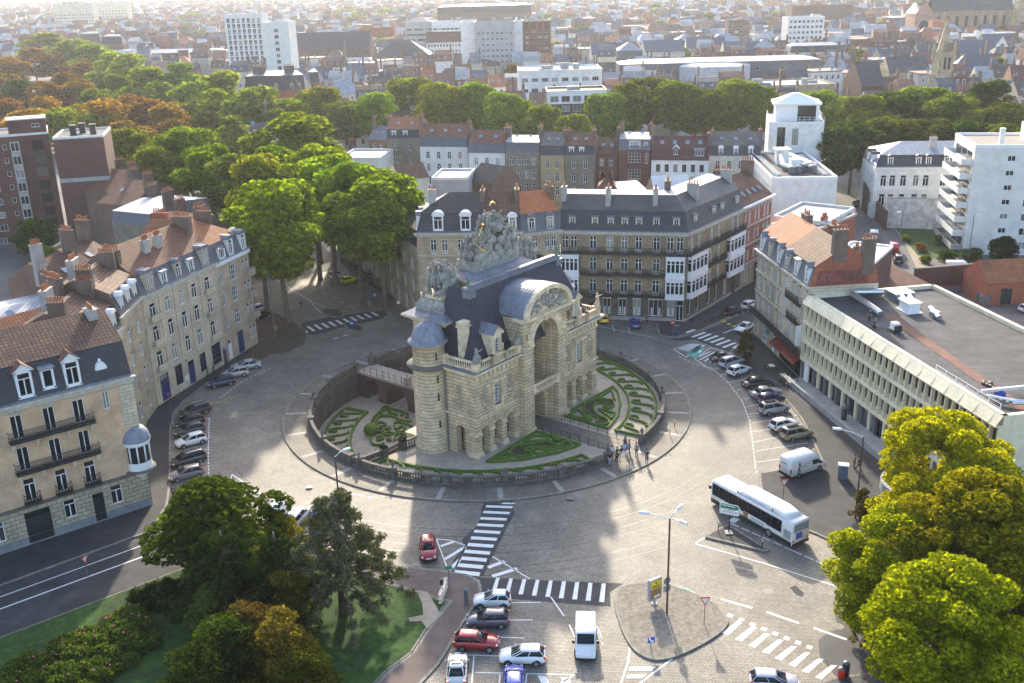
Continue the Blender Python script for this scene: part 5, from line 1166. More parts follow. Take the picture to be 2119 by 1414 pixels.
# ---- red brick house beyond the corner building
R1=K2+(K2-K1).normalized()*13.0;LR=13.
b=Bldg('red_brick_house','red brick house with pale stone bands and tiled roof next to the corner building','house',[K2,R1],11,15.6,'brick_red',{0:pair((2.2,6.4,10.6),[(5,.9,2.4,'case'),(8.6,.9,2.4,'case'),(12.0,.9,2.4,'case')],.8)+[(2.6,.9,2.4,2.8,'three'),(7.,.15,1.6,3.6,'door','green_door'),(10.8,.9,2.2,2.8,'three')]})
for z in(4.3,7.9,11.4):b.band(z,.35,.12,'trim','stone_band')
g=MB(b.fr[0][0]);g.wall(0,LR,0,4.2,[(2.6,.9,2.4,2.8),(7.,.15,1.6,3.6),(10.8,.9,2.2,2.8)],-.05,.06);g.build('ground_floor_facing',[M['stone_beige']],b.root)
b.band(15.1,.3,.35,'white',z2=.2);b.gable('tile_redbrown',4.2,.4,'brick_brown')
q=MB(b.fr[0][0])
for i in range(16):x=.5+i*.8;q.box(x-.12,-.12,14.3,x+.12,0,15.0)
q.build('corbels',[M['trim']],b.root)
for x in(3.2,5.6,8.,10.4):b.skylight(0,x,1.3,16.8,1.0,1.1,.76,'lead')
b.chimney(0,LR-.3,5.2,17,21.6,.7,2.4,5);b.chimney(0,.3,5.2,17,21.6,.7,2.2,5)
# ---- restaurant corner houses (right)
T0,T1=G(1558,690),G(1660,790);dT=(T1-T0).normalized();LT=(T1-T0).length;Tm=T0+dT*LT*.5
def stone_rest(lab,P0,P1,cols,roof,mat,extra,hl=0,hr=0):
 L=(P1-P0).length;bb=Bldg('stone_shop_house',lab,'shop house',[P0,P1],10,14.2,mat,{0:grid([c*L for c in cols],[(4.6,.95,2.6,'case'),(8.0,.95,2.5,'case'),(11.2,.95,2.3,'case')])+extra(L)})
 bb.band(13.7,.3,.3,'trim',z2=.2);bb.band(7.4,.2,.12,'trim','string_course');bb.band(10.7,.25,.15,'trim','string_course');bb.mansard('slate_blue',roof,2.5,.7,3.0,'brick_red',hl,hr);return bb
b=stone_rest('weathered stone corner house with orange roof at the side street, left of the cafe',T0,Tm,(.13,.35,.6,.86),'tile_orange','stone_beige',lambda L:[(.2*L,.6,1.0,2.6,'two'),(.5*L,.4,2.2,3.0,'grid43'),(.86*L,.15,1.1,3.2,'door')])
L=LT/2
for x,k in((.16,'gable'),(.5,'arch'),(.86,'gable')):b.dormer(0,x*L,14.7,.95,1.9,'stone_pale' if k=='arch' else 'white','lead',k,1.5,-.05)
b.balcony(0,.0,L,4.3,1.0,.9);b.chimney(0,L*.5,5.5,17.5,20.6,2.2,1.0,3)
b.chimney(0,L*.9,8.0,17,19.8,1.4,1.4,3)
b=stone_rest('weathered stone house with cafe and red awning on the ground floor',Tm+dT*.05,T1,(.16,.46,.66,.9),'tile_brown','stone_pale',lambda L:[(.5*L,.15,L*.8,3.2,'grid83','black_trim')])
for x,k in((.16,'arch'),(.5,'shed'),(.88,'gable')):b.dormer(0,x*L,14.7,.95,1.9,'stone_pale' if k=='arch' else 'white','lead',k,1.5,-.05)
b.balcony(0,.0,L,4.3,1.0,.9);b.balcony(0,.3*L,.8*L,10.9,.6);b.balcony(0,.36*L,.76*L,7.8,.5)
b.chimney(0,L-.4,4.0,17.5,22.0,.9,2.0,4);b.chimney(0,L-.4,8.2,15.5,20.5,.9,1.8,4)
fT=b.fr[0][0]
q=MB(fT);q.box(.5,-.28,3.4,L-.3,-.03,4.0);sg=q.build('shop_sign',[plain('sign_orange',(.45,.12,.04),.6)],b.root)
q=MB(fT);q.box(1.6,-.3,3.5,L-1.2,-.27,3.92);q.build('sign_panel',[M['cream_wall']],sg);bars(sg,fT,L/2+.2,-.305,(3.71,),L-4.2,'iron',.2)
q=MB(fT);q.add([(.5,-.3,3.35),(L-.3,-.3,3.35),(L-.3,-1.5,2.75),(.5,-1.5,2.75),(.5,-1.5,2.5),(L-.3,-1.5,2.5)],[(0,3,2,1),(3,4,5,2),(0,1,2,3)]);q.build('awning',[plain('awning_red',(.23,.03,.025),.8)],b.root)
q=MB(fT);q.box(L-1.35,-1.0,5.0,L-1.25,-.1,8.1);sv=q.build('blade_sign',[M['white']],b.root)
bars(sv,Fr(fT(L-1.36,-.55,0),fT.a-pi/2),0,0,[7.8-.28*k for k in range(9)],.38,'grey_paint',.16)
q=MB(Fr(fT(L-.9,-1.6,2.9),fT.a));q.add([(0,0,-.75),(.75,0,0),(0,0,.75),(-.75,0,0),(0,.1,-.75),(.75,.1,0),(0,.1,.75),(-.75,.1,0)],[(0,1,2,3),(7,6,5,4),(0,4,5,1),(1,5,6,2),(2,6,7,3),(3,7,4,0)]);lz=q.build('lozenge_sign',[M['yellow']],b.root)
bars(lz,Fr(fT(L-.9,-1.615,0),fT.a),0,0,(2.9,),.95,'iron',.1);bars(lz,Fr(fT(L-.9,-1.615,0),fT.a),0,0,(2.65,3.15),.4,'red',.14)
q=MB(fT);q.box(-2.1,-1.0,3.1,-1.2,-.9,3.9);q.box(-1.7,-.92,3.4,-1.6,0,3.5);q.build('hanging_sign',[M['green']],b.root)
fg=b.fr[1][0];q=MB(fg)
#  concrete block with fins
D0,D1=T1+dT*.1,G(2060,862,13.1)+Vector((.9,0));dD=(D1-D0).normalized();LD=(D1-D0).length
HD=12.6
b=Bldg('concrete_office_block','low cream concrete office block with rows of projecting fins and dark flat roof','office block',[D0,D1],19,HD,'concrete_cream',{0:[(x,.4,2.9,3.0,'three','grey_paint')for x in spread(12,.8,LD-.3)]},rev=.5)
b.flat('roof_felt',.55,'concrete_cream',.5)
f=b.fr[0][0];NF=33;fin=MB(f);gl=MB(f);sl_=MB(f)
for r in range(3):
 z=3.9+r*2.75
 sl_.box(0,-.66,z-.3,LD,0,z+.15)
 pass
 for i in range(NF+1):
  x=i*LD/NF;fin.add([(x-.08,-.05,z+.15),(x+.08,-.05,z+.15),(x+.08,-.62,z+.15),(x-.08,-.62,z+.15),(x-.08,-.05,z+2.5),(x+.08,-.05,z+2.5),(x+.08,-.46,z+2.5),(x-.08,-.46,z+2.5)],[(1,0,4,5),(0,3,7,4),(3,2,6,7),(2,1,5,6)])
  if i<NF:p_=LD/NF;fin.add([(x+.56,-.05,z+.6),(x+p_-.08,-.4,z+.5),(x+p_-.08,-.3,z+2.5),(x+.56,-.05,z+2.5),(x+.08,-.06,z+.15),(x+p_-.08,-.06,z+.15),(x+p_-.08,-.06,z+.62),(x+.08,-.06,z+.62)],[(0,1,2,3),(4,5,6,7)])
 wm=win_mesh(.42,1.75,'plain','grey_paint')
 for i in range(NF):
  put_win(b.root,f,i*LD/NF+.33,z+.62,.44,1.85,'plain',-.04,'grey_paint')
sl_.box(0,-.9,11.9,LD,.0,12.05);sl_.add([(0,-.85,12.0),(LD,-.85,12.0),(LD,-.1,13.1),(0,-.1,13.1)],[(0,1,2,3)])
for i in range(0,NF+1,2):x=i*LD/NF;sl_.add([(x-.08,-.9,12.05),(x+.08,-.9,12.05),(x+.08,-.1,13.1),(x-.08,-.1,13.1),(x-.08,-.1,12.05),(x+.08,-.1,12.05)],[(0,1,2,3),(1,5,2),(4,0,3)])
sl_.build('spandrel_bands',[M['concrete_cream']],b.root);fin.build('fins',[M['concrete_cream']],b.root)
q=MB(f);q.box(0,-2.6,0,LD*.72,-2.3,1.0);q.box(0,-2.3,0,LD*.72,0,.7);q.build('planter_wall',[M['concrete']],b.root)
for x in spread(13,.0,LD):q=MB(f);q.box(x-2.1,-.12,0,x-1.5,.3,3.6);q.build('ground_floor_pier',[M['grey_paint']],b.root)
q=MB(f);q.box(.9,-.35,.7,2.0,-.1,3.5);q.build('service_door',[M['white']],b.root)
def roof_thing(name,label,cat,fr,parts,loc,group=None):
 t=thing(name,label,cat,fr(*loc),group)
 for pn,mat,fn in parts:q=MB(fr);fn(q);q.build(pn,[M[mat]],t)
 return t
zr=HD+.05
roof_thing('ventilation_unit','white boxed ventilation unit on the dark roof of the concrete block','ventilation unit',f,[('housing','white',lambda q:(q.box(7.5,9.2,zr+.1,9.9,10.8,zr+1.3),q.box(7.3,9,zr+1.3,10.1,11,zr+1.45),q.box(7.2,8.9,zr,10.2,11.1,zr+.1)))],(8.7,10,zr))
roof_thing('ventilation_unit','grey ventilation unit with twin ducts beside the brick gable','ventilation unit',f,[('housing','metal',lambda q:(q.box(2.0,10.2,zr+.15,4.8,13.2,zr+1.1),q.box(1.9,10.1,zr,4.9,13.3,zr+.15))),('duct','metal',lambda q:(q.s or True)and(q.tube([(4.8,11.2,zr+.7),(7.4,10.4,zr+.6)],.38,10),q.tube([(4.8,12.3,zr+.7),(7.8,11.2,zr+.6)],.38,10)))],(3.4,11.7,zr))
roof_thing('roof_duct','long round silver duct bent along the edge of the flat roof','duct',f,[('pipe','metal',lambda q:q.tube([(2.0,9.9,zr+.7),(1.3,6.6,zr+.7),(1.6,5.6,zr+.6),(9.2,5.2,zr+.45),(9.8,5.2,zr+.3)],[.42,.42,.42,.42,.42],12)),('feet','iron',lambda q:(q.box(4,5.2,zr,4.3,5.8,zr+.3),q.box(8,5,zr,8.3,5.6,zr+.2)))],(5,5.5,zr))
roof_thing('roof_duct','short silver duct with open end beside the white ventilation unit','duct',f,[('pipe','metal',lambda q:q.tube([(9.9,12.4,zr+.5),(12.2,11.6,zr+.5),(13.4,11.4,zr+.4)],.36,10)),('box','metal',lambda q:q.box(11.4,11.2,zr,12.4,12.2,zr+.8))],(11.5,12,zr))
q=MB(f);q.poly([(9.0,5.8,zr+.01),(9.0,7.3,zr+.01),(LD-1,4.2,zr+.01),(LD-1,2.8,zr+.01)][::-1]);q.build('red_felt_strip',[M['felt_red']],b.root)
roof_thing('site_machine','small white roofing machine on wheels at work on the flat roof','machine',f,[('body','white',lambda q:q.box(15.2,3.4,zr+.35,16.1,4.2,zr+1.2)),('trolley','iron',lambda q:(q.box(15.0,3.2,zr+.15,16.5,4.4,zr+.35),q.box(16.4,3.3,zr+.3,16.5,4.3,zr+1.0)))],(15.6,3.8,zr))
rnd=random.Random(4)
roof_thing('tool_pile','heap of black tool bags and cables on the red roof strip','tools',f,[('bags','black_trim',lambda q:[q.ball((LD-8+rnd.uniform(-1.4,1.4),4.2+rnd.uniform(-.5,.5),zr+.15),(.35,.25,.2),0,7,4)for _ in range(11)])],(LD-8,4.2,zr))
roof_thing('crate','blue plastic crate beside the heap of tool bags on the roof','crate',f,[('shell','blue',lambda q:(q.box(LD-6.2,3.2,zr,LD-5.2,3.9,zr+.06),q.box(LD-6.2,3.2,zr,LD-6.12,3.9,zr+.5),q.box(LD-5.28,3.2,zr,LD-5.2,3.9,zr+.5),q.box(LD-6.12,3.2,zr+.06,LD-5.28,3.28,zr+.5),q.box(LD-6.12,3.82,zr+.06,LD-5.28,3.9,zr+.5)))],(LD-5.7,3.5,zr))
q=MB(f)
for i in range(7):x=LD-13+i*1.9;q.box(x-.03,.62,zr,x+.03,.68,zr+1.1)
for z in(.55,1.05):q.tube([(LD-13,.65,zr+z),(LD-1.6,.65,zr+z)],.03,4)
q.build('guard_rail',[M['white']],b.root)
roof_thing('roof_pipes','tangle of shiny insulated pipes and steel beams on the near end of the roof','pipes',f,[('pipes','metal',lambda q:[q.tube([(LD-5+i*.6,1.5+i*.3,zr+.5),(LD-2.5+i*.3,3+i*.8,zr+.7),(LD-.8,7+i,zr+.5)],.2,8)for i in range(5)]),('beam','white_old',lambda q:(q.box(LD-6,8.6,zr+.8,LD-.5,8.9,zr+1.1),q.box(LD-5.8,1.2,zr+.6,LD-5.5,8.6,zr+.9)))],(LD-3,4,zr))
q=MB();ctr=G(1905,1020)
t=thing('ramp_wall','curved grey concrete ramp wall under the big yellow-green tree','wall',(*ctr,0))
q.lathe(ctr.x,ctr.y,[(4.4,0),(4.4,1.3),(3.9,1.3),(3.9,0)],24,0,rad(60),rad(250));q.build('parapet',[M['concrete']],t)
b_shop=[o for o in bpy.data.objects if o.name.startswith('stone_shop_house')and 'awning' in o['label']][0]
fg=Fr(fT(L,0,0),fT.a+pi/2)
q=MB(fg);q.poly([(.8,-.02,14.35),(8.6,-.02,14.35),(8.2,-.02,16.4),(1.2,-.02,16.4)]);q.build('faded_paint',[plain('faded_red',(.20,.055,.045),.9,.5,1.6)],b_shop)
put_text('RO',1.9,plain('ghost_pink',(.27,.10,.09),.9,.4,3),b_shop,fg,2.7,-.03,15.3);put_text('1AT1',1.6,plain('ghost_letter',(.10,.045,.04),.9,.4,3),b_shop,fg,6.3,-.03,15.3)
#  row of houses behind the centre block
def rowpt(x,y,z):return G(x,y,z)
ROW=[(763,801,289,'brick_brown','slate_blue','g',2,'small brown brick house with blue slate roof at the left end of the rear row',13.0),(801,868,288,'brick_grey','tile_orange','m',2,'grey brick rear house with orange roof above black mansard and two white dormers',15.0),(869,968,304,'white_old','tile_redbrown','m',4,'wide white rear house with long rust-red roof and a band of roof windows',14.5),(969,1046,317,'white_old','tile_redbrown','m',3,'white rear house with rust-red roof and dark window band',13.6),(1046,1117,316,'brick_grey','zinc','m',4,'grey brick rear house with pale zinc roof and large rooflight',14.0),(1118,1168,323,'brick_yellow','slate_old','m',2,'yellow brick rear house with dark grey roof',13.4),(1169,1230,323,'brick_grey','tile_redbrown','m',2,'grey rear house with orange-brown roof and one white dormer',13.4),(1231,1280,318,'brick_dark','tile_brown','g',2,'dark red brick rear house with low brown roof',13.4),(1281,1347,310,'brick_dark','zinc','m',1,'dark brick rear house with zinc attic and wide white studio windows',14.6),(1348,1468,330,'white_wall','tile_maroon','g',6,'wide white rear house with maroon tiled roof and blue rooflights',12.8),(1469,1575,323,'cream_wall','slate_old','m',4,'cream rear house with three white arched dormers and grey metal roof',13.2)]
for i,(xa,xb,ye,wl,rf_,kd,nc,lab,hh)in enumerate(ROW):
 P0,P1=G(xa,ye,hh),G(xb-1,ye+(xb-xa)*.01,hh);L=(P1-P0).length
 rows=[(hh-3.1,1.0,1.9,'case'),(hh-6.5,1.0,2.2,'case'),(hh-9.9,1.0,2.2,'case')]
 st='two' if nc==6 else 'case'
 ws=grid(spread(nc,.6,L-.6),[(z,min(w,L/nc*.6),h,st)for z,w,h,_ in rows])if nc>1 else[(L*.5,hh-3.2,3.0,2.4,'grid43'),(L*.5,hh-7.3,3.0,2.4,'grid43'),(L*.88,hh-3.4,.8,2.6,'two')]
 fm='white' if nc!=6 else 'grey_paint'
 b=Bldg('terraced_house',lab,'house',[P0,P1],10,hh,wl,{0:[(*t,fm)for t in ws]},group='rear row of houses below the boulevard trees')
 if kd=='g':
  b.gable(rf_,3.2 if nc<6 else 5.0,.25,'brick_brown')
  for x in spread(2 if nc<6 else 4,.8,L-.8):b.skylight(0,x,2.2 if nc<6 else 3.2,hh+1.4 if nc<6 else hh+3.2,.9,1.1,.64 if nc<6 else 1.0)
  if nc==6:b.dormer(0,L*.42,hh+1.0,1.1,1.3,'stone_dark','white','gable',2.0,.8);b.dormer(0,L*.83,hh+.8,2.2,1.3,'slate_blue','slate_blue','shed',2.4,.6,'three')
 else:
  b.mansard('slate_blue' if i in(2,3,4,8)else 'slate',rf_,2.2,.5,2.8 if rf_!='zinc' else 1.2,'brick_brown')
  if nc==1:b.dormer(0,L*.5,hh+.5,2.4,1.5,'white','zinc','shed',1.0,.0,'grid42');b.dormer(0,L*.86,hh+.8,.6,.9,'white','zinc','shed',.8,.1,'plain')
  elif i==10:
   for x in spread(3,.8,L*.95):b.dormer(0,x,hh+.5,.8,1.4,'white','white','arch',1.2,0)
  elif i in(1,6):
   for x in spread(2,.4,L*.75):b.dormer(0,x,hh+.6,.9,1.3,'white','white','shed',1.0,.1)
  else:
   for x in spread(nc,.6,L-.6):b.dormer(0,x,hh+.8,.75,.8,'slate_blue','slate_blue','shed',.7,.28,'plain','grey_paint')
  for x in spread(2 if L<10 else 3,.8,L-.8):b.skylight(0,x,2.2,hh+3.6,.8,1.0,.6)
 b.chimney(0,L-.3,4.2,hh+1,hh+5.8,.7,2.4,5);
 if i%2==0:b.chimney(0,.35,4.5,hh+1,hh+5.6,.6,1.6,3)
def simple(name,lab,cat,pts,d,h,wall,roof,rmat,rise=2.5,wins=None,**k):
 b=Bldg(name,lab,cat,pts,d,h,wall,wins or{},**k)
 if roof=='g':b.gable(rmat,rise,.3,wall)
 elif roof=='h':b.gable(rmat,rise,.3,wall,1,1)
 elif roof=='f':b.flat(rmat,.5,'white_old' if wall[:3]!='bri' else 'trim')
 elif roof=='s':b.sweep([(-.2,h,0),(d+.2,h+rise,0),(d+.2,h-.2,0)],[rmat,wall])
 return b
simple('courtyard_annex','blank grey rendered annex with a roof terrace between the two house rows','annex',[G(893,372,14.5),G(966,372,14.5)],11,14.5,'grey_render','f','roof_grey')
simple('courtyard_house','courtyard house with a dark brown tiled lean-to roof, left of the grey annex','house',[G(826,372,14),G(888,366,14)],9,14,'white_old','g','tile_brown',2.6)
simple('courtyard_house','brick courtyard house with dark roof and two rooflights, right of the grey annex','house',[G(968,372,13),G(1018,380,13)],9,13,'brick_brown','g','tile_dark',3.2)
simple('courtyard_workshop','white gabled workshop roof behind the big corner building','workshop',[G(1355,408,14.0),G(1432,405,14.0)],9,14.0,'brick_brown','g','white_old',3.4)
simple('courtyard_shed','small red pyramid-roofed tower behind the corner building','tower',[G(1236,386,14.2),G(1272,386,14.2)],5.5,14.2,'brick_red','h','tile_redbrown',2.6)
simple('courtyard_annex','low white flat annex beside the trees, left of the brown lean-to house','annex',[G(700,330,12.0),G(786,330,12.0)],14,12.,'white_wall','f','roof_grey')
simple('glass_roof_annex','low annex with zinc roof behind the corner building ridge','annex',[G(1290,402,13.),G(1345,398,13.)],8,13,'white_old','s','zinc',1.0)
# ---- white modern building with roof plant, and the tower with the pyramid roof
P0,P1=G(1597,372,13.),G(1733,370,13.)
b=Bldg('white_office_building','white flat-roofed building with air-conditioning plant crowded on its roof','office building',[P0,P1],34,13.,'white_wall',{3:grid(spread(14,1,33),[(9.6,1.0,1.8,'plain',)]),})
b.flat('roof_felt',.5,'white',.4);f=b.fr[0][0];L=(P1-P0).length;z=13.1
roof_thing('air_conditioning_plant','cluster of grey boxes and fat silver ducts on the white building roof','air conditioning',f,[('cabinet','white',lambda q:(q.box(L*.3,17,z,L*.5,20,z+3.4),q.box(L*.27,16.7,z+3.4,L*.53,20.4,z+3.6),q.box(L*.42,9,z,L*.58,12,z+2.6))),('duct','metal',lambda q:(q.tube([(L*.55,27,z+1),(L*.7,20,z+.8),(L*.8,12,z+.7),(L*.6,11,z+.7)],.8,10),q.tube([(L*.35,17,z+2.6),(L*.32,11,z+1),(L*.45,8,z+.8)],.6,10),q.tube([(L*.64,26,z+1),(L*.78,19,z+.8),(L*.86,12,z+.7)],.5,10))),('fan','grey_paint',lambda q:[q.lathe(L*x,y,[(.9,z),(1.0,z+1.3),(.7,z+1.6),(0,z+1.7)],10)for x,y in((.5,7),(.62,9),(.74,7.5),(.4,6.5))])],(L/2,14,z))
q=MB(f)
for i in range(22):q.box(L*.12,4+i*1.2,z,L*.2,4.3+i*1.2,z+.35);q.box(L*.84,4+i*1.2,z,L*.92,4.3+i*1.2,z+.35)
for xx in(.06,.95):q.tube([(L*xx,2,z+1),(L*xx,30,z+1)],.05,4)
q.build('roof_walkway',[M['white_old']],b.root)
Q0,Q1=G(1592,255,20.),G(1706,255,20.)
b=Bldg('white_tower_building','white tower block topped by a glazed penthouse with a small pyramid roof','tower block',[Q0,Q1],15,20.,'white_wall',{0:[(3.0,13.8,2.0,5.2,'grid23','grey_paint'),(6.4,14.6,1.5,4.,'two','grey_paint')]})
b.flat('roof_grey',.3,'white',.3);f=b.fr[0][0];L=(Q1-Q0).length
q=MB(f)
for yy in(0.2,):
 for i in range(12):x=i*L/11;q.box(x-.04,yy-.04,20.3,x+.04,yy+.04,21.4)
 for z in(20.8,21.4):q.tube([(0,yy,z),(L,yy,z)],.04,4);q.tube([(0,yy,z),(0,14,z)],.04,4);q.tube([(L,yy,z),(L,14,z)],.04,4)
q.build('guard_rail',[M['white']],b.root)
q=MB(f);q.box(L*.12,3,20,L*.52,11,24);q.box(L*.86,3,20,L*.92,11,24);q.box(L*.52,9,20,L*.86,11,24);q.box(L*.06,2.2,24,L*.95,11.8,24.5)
q.loft([[(L*.1,2.6,24.5),(L*.92,2.6,24.5),(L*.92,11.4,24.5),(L*.1,11.4,24.5)],[(L*.45,6.5,26.6),(L*.55,6.5,26.6),(L*.55,7.5,26.6),(L*.45,7.5,26.6)]])
o=q.build('penthouse',[M['white']],b.root);q=MB(f);q.poly([(L*.52,3.4,20.3),(L*.86,3.4,20.3),(L*.86,3.4,24),(L*.52,3.4,24)]);q.build('pane',[M['glass_dark']],o)
b=simple('flat_roof_extension','grey flat-roofed extension between the red brick house and white building','extension',[G(1600,446,10.5),G(1712,470,9.5)],15,10.,'white_old','f','roof_grey')
b=Bldg('orange_brick_house','small orange-red brick house with white windows and a railed flat roof','house',[G(1668,487,9.6),G(1772,446,9.6)],9,9.6,'brick_red',{0:[(3,6.6,1.6,1.8,'three'),(8,6.6,2.2,1.8,'three'),(8,2.6,2.2,1.8,'three')]});b.flat('roof_grey',.35,'trim');b.chimney(0,9.2,1.2,9.6,11.2,1.6,.7,5,'brick_red')
q=MB(b.fr[0][0]);LL=b.fr[0][1]
for i in range(11):q.box(i*LL/10-.03,.3,9.9,i*LL/10+.03,.36,10.9)
q.tube([(0,.33,10.9),(LL,.33,10.9)],.03,4);q.build('guard_rail',[M['metal']],b.root)
b=Bldg('brick_rear_wing','dark brick rear wing with large white window behind the red gable','house wing',[G(1795,560,11.0),G(1848,512,11.)],7,11.0,'brick_dark',{0:[(1.6,7.6,2.0,2.6,'grid34'),(1.6,3.2,1.6,2.6,'grid23')]});b.flat('white_old',.35,'white');b.chimney(0,.3,2.0,11,14.5,1.2,.9,5,'chimney')
# ---- right-hand buildings
P0,P1=G(1812,347,12.),G(2000,346,12.);L=(P1-P0).length
b=Bldg('white_town_mansion','long white town mansion with grey metal roof and small slate dormers, upper right','mansion',[P0,P1],14,12.,'white_wall',{0:grid([L*t for t in(.1,.2,.32,.46,.57,.76)],[(7.6,1.3,2.6,'case'),(3.0,1.3,2.8,'case')])+[(L*.91,3.2,1.9,6.6,'grid38','grey_paint')],3:grid([3,7,11],[(7.6,1.1,2.4,'case'),(3.2,1.1,2.4,'case')])})
b.band(11.5,.3,.3,'white',z2=.2);b.band(6.8,.2,.12,'white','string_course');b.mansard('slate','zinc',2.4,.9,2.3,'white_old',1,0)
for t in(.16,.47,.58,.78,.97):b.dormer(0,L*t,12.7,.9,1.5,'white','slate','arch',1.1,.1)
b.dormer(3,5,12.7,.9,1.5,'white','slate','arch',1.1,.1);b.dormer(3,9,12.7,.9,1.5,'white','slate','arch',1.1,.1);b.chimney(0,L*.66,4,14,18.2,1.5,.9,3,'concrete')
simple('garden_pavilion','low glazed lean-to with dark roof lights below the white mansion','annex',[G(1806,398,6.),G(1945,396,6.)],8,5.6,'brick_dark','s','slate_blue',1.4)
P0,P1=G(1832,472),G(1966,476);t=thing('boundary_wall','tall blotchy white rendered wall behind the small lawn','wall',(*P0,0));q=MB(fr2(P0,P1));q.box(0,0,0,(P1-P0).length+4,.4,6.8);q.build('render',[plain('blotchy_render',(.5,.5,.5),.9,.45,.7)],t);q=MB(fr2(P0,P1));q.box(-.1,-.1,6.8,(P1-P0).length+4.1,.5,7.0);q.build('coping',[M['concrete']],t)
P0,P1=G(1800,440),G(1830,476);t=thing('boundary_wall','dark red garden wall beside the lane below the white mansion','wall',(*P0,0));q=MB(fr2(P0,P1));q.box(0,0,0,(P1-P0).length,.4,4.2);q.build('brickwork',[M['brick_dark']],t)
P0=G(2019,305,21.8);P1=G(2140,305,21.8);L=(P1-P0).length+12;d_=(P1-P0).normalized()
b=Bldg('apartment_block','tall white apartment block with stacked balconies on its left side, right edge','apartment block',[P0,P0+d_*L],16,21.8,'white_old',{0:grid([7.0],[(2.9*k+1.6,1.5,1.1,'two')for k in range(7)])+grid([11.2,13.2],[(2.9*k+1.2,1.9,1.5,'two')for k in range(7)]),3:[(8,2.9*k+1.0,13,2.1,'three')for k in range(7)]})
b.flat('roof_gravel',.5,'white',.35);f=b.fr[3][0]
for k in range(7):
 q=MB(f);z=2.9*k+1.0;q.box(1,-2.2,z-.2,15.5,0,z);q.box(1,-2.2,z,15.5,-2.08,z+1.0);q.box(1,-2.1,z,1.12,0,z+1.0);q.box(15.38,-2.1,z,15.5,0,z+1.0);q.build('balcony',[M['white_old']if k else M['concrete']],b.root)
b.chimney(0,5.5,3,21.8,25.0,.9,.9,1,'white_old',False);q=MB(b.fr[0][0]);q.box(11,4,21.8,18,10,25.5);q.build('lift_house',[M['white']],b.root)
P0,P1=G(2042,588,4.),G(2175,582,4.);L=(P1-P0).length
b=simple('brick_shed','brick shed with orange tiled roof and green door in the yard','shed',[P0,P1],8,4.2,'brick_red','g','tile_orange',3.0,{0:[(L*.33,.1,2.0,2.9,'door','green_door')]})
P0,P1=G(1795,600,3.6),G(1900,640,3.4)
simple('low_shed','long low brick shed with orange-brown tiled roof behind the concrete block','shed',[G(1838,640,4.),G(1943,598,4.)],9,4.0,'brick_red','s','tile_redbrown',2.6)
P0,P1=G(1890,604),G(2060,590);t=thing('boundary_wall','dark brick yard wall behind the row of grey bins','wall',(*P0,0));q=MB(fr2(P0,P1));q.box(0,0,0,(P1-P0).length,.5,4.2);q.build('brickwork',[M['brick_dark']],t);q=MB(fr2(P0,P1));q.box(-.05,-.1,4.2,(P1-P0).length+.05,.6,4.4);q.build('coping',[M['stone_dark']],t)
def bin_(P,a,lab,grp,s=1.):
 t=thing('wheeled_bin',lab,'bin',(*P,.02),grp);f=Fr(P,a);q=MB(f);q.loft([[(-.55*s,-.35*s,.12),(.55*s,-.35*s,.12),(.55*s,.35*s,.12),(-.55*s,.35*s,.12)],[(-.68*s,-.42*s,1.2*s),(.68*s,-.42*s,1.2*s),(.68*s,.42*s,1.2*s),(-.68*s,.42*s,1.2*s)]]);q.build('tub',[M['grey_paint']],t)
 q=MB(f);q.loft([[(-.72*s,-.46*s,1.2*s),(.72*s,-.46*s,1.2*s),(.72*s,.46*s,1.2*s),(-.72*s,.46*s,1.2*s)],[(-.66*s,-.35*s,1.38*s),(.66*s,-.35*s,1.38*s),(.66*s,.35*s,1.38*s),(-.66*s,.35*s,1.38*s)]]);q.build('lid',[bpy.data.materials['maroon']if grp[0]=='w' else M['grey_paint']],t)
 q=MB(f);[q.cyl(x*s,y*s,0,.14,.08,None,6)for x in(-.45,.45)for y in(-.28,.28)];q.build('wheels',[M['rubber']],t)
for i in range(5):bin_(G(1948+i*13.5,606.5-i*1.2),0,'grey wheeled bin with maroon lid lined up against the dark yard wall','wheeled bins along the yard wall')
for i,p in enumerate(((2012,614),(2030,626),(2037,632))):bin_(G(*p),-.7,('large grey yard container nearest the wall','large grey yard container in the middle of three','large grey yard container nearest the brick shed')[i],'big yard containers',1.35)
#  left: dark brick apartment block and the roofs around it
H1=24.5
p_=[G(-150,310,H1),G(62,278,H1),G(101,275,H1),G(121,287,H1)]
P0,P1=G(-160,296,H1),G(100,276,H1);L=(P1-P0).length
b=Bldg('dark_brick_block','dark red-brown brick apartment block with flat roof, left edge','apartment block',[P0,P1],13,H1,'brick_dark',{0:grid([L-13.2,L-19.5],[(H1-3.2-3.05*k,2.3,1.5,'blind' if k<2 else 'three')for k in range(8)])+grid([L-9.6],[(H1-3.0-3.05*k,.8,1.2,'plain')for k in range(8)])+[(L-2.6,H1-3.6-3.05*k,2.4,2.2,'grid66','iron')for k in range(7)]})
b.flat('roof_felt',.4,'white_old',.3);q=MB(b.fr[0][0])
for k in range(8):q2=MB(b.fr[0][0]);z=H1-3.4-3.05*k;q2 .box(L-8.4,-1.1,z-.9,L-6.4,0,z);q2 .box(L-8.4,-1.1,z+2.0,L-6.4,0,z+2.15);q2 .box(L-8.4,-1.1,z,L-8.28,0,z+2.);q2 .box(L-6.52,-1.1,z,L-6.4,0,z+2.);q2 .build('loggia',[M['concrete']],b.root);put_win(b.root,b.fr[0][0],L-7.4,z,1.7,2.0,'two',-1.0)
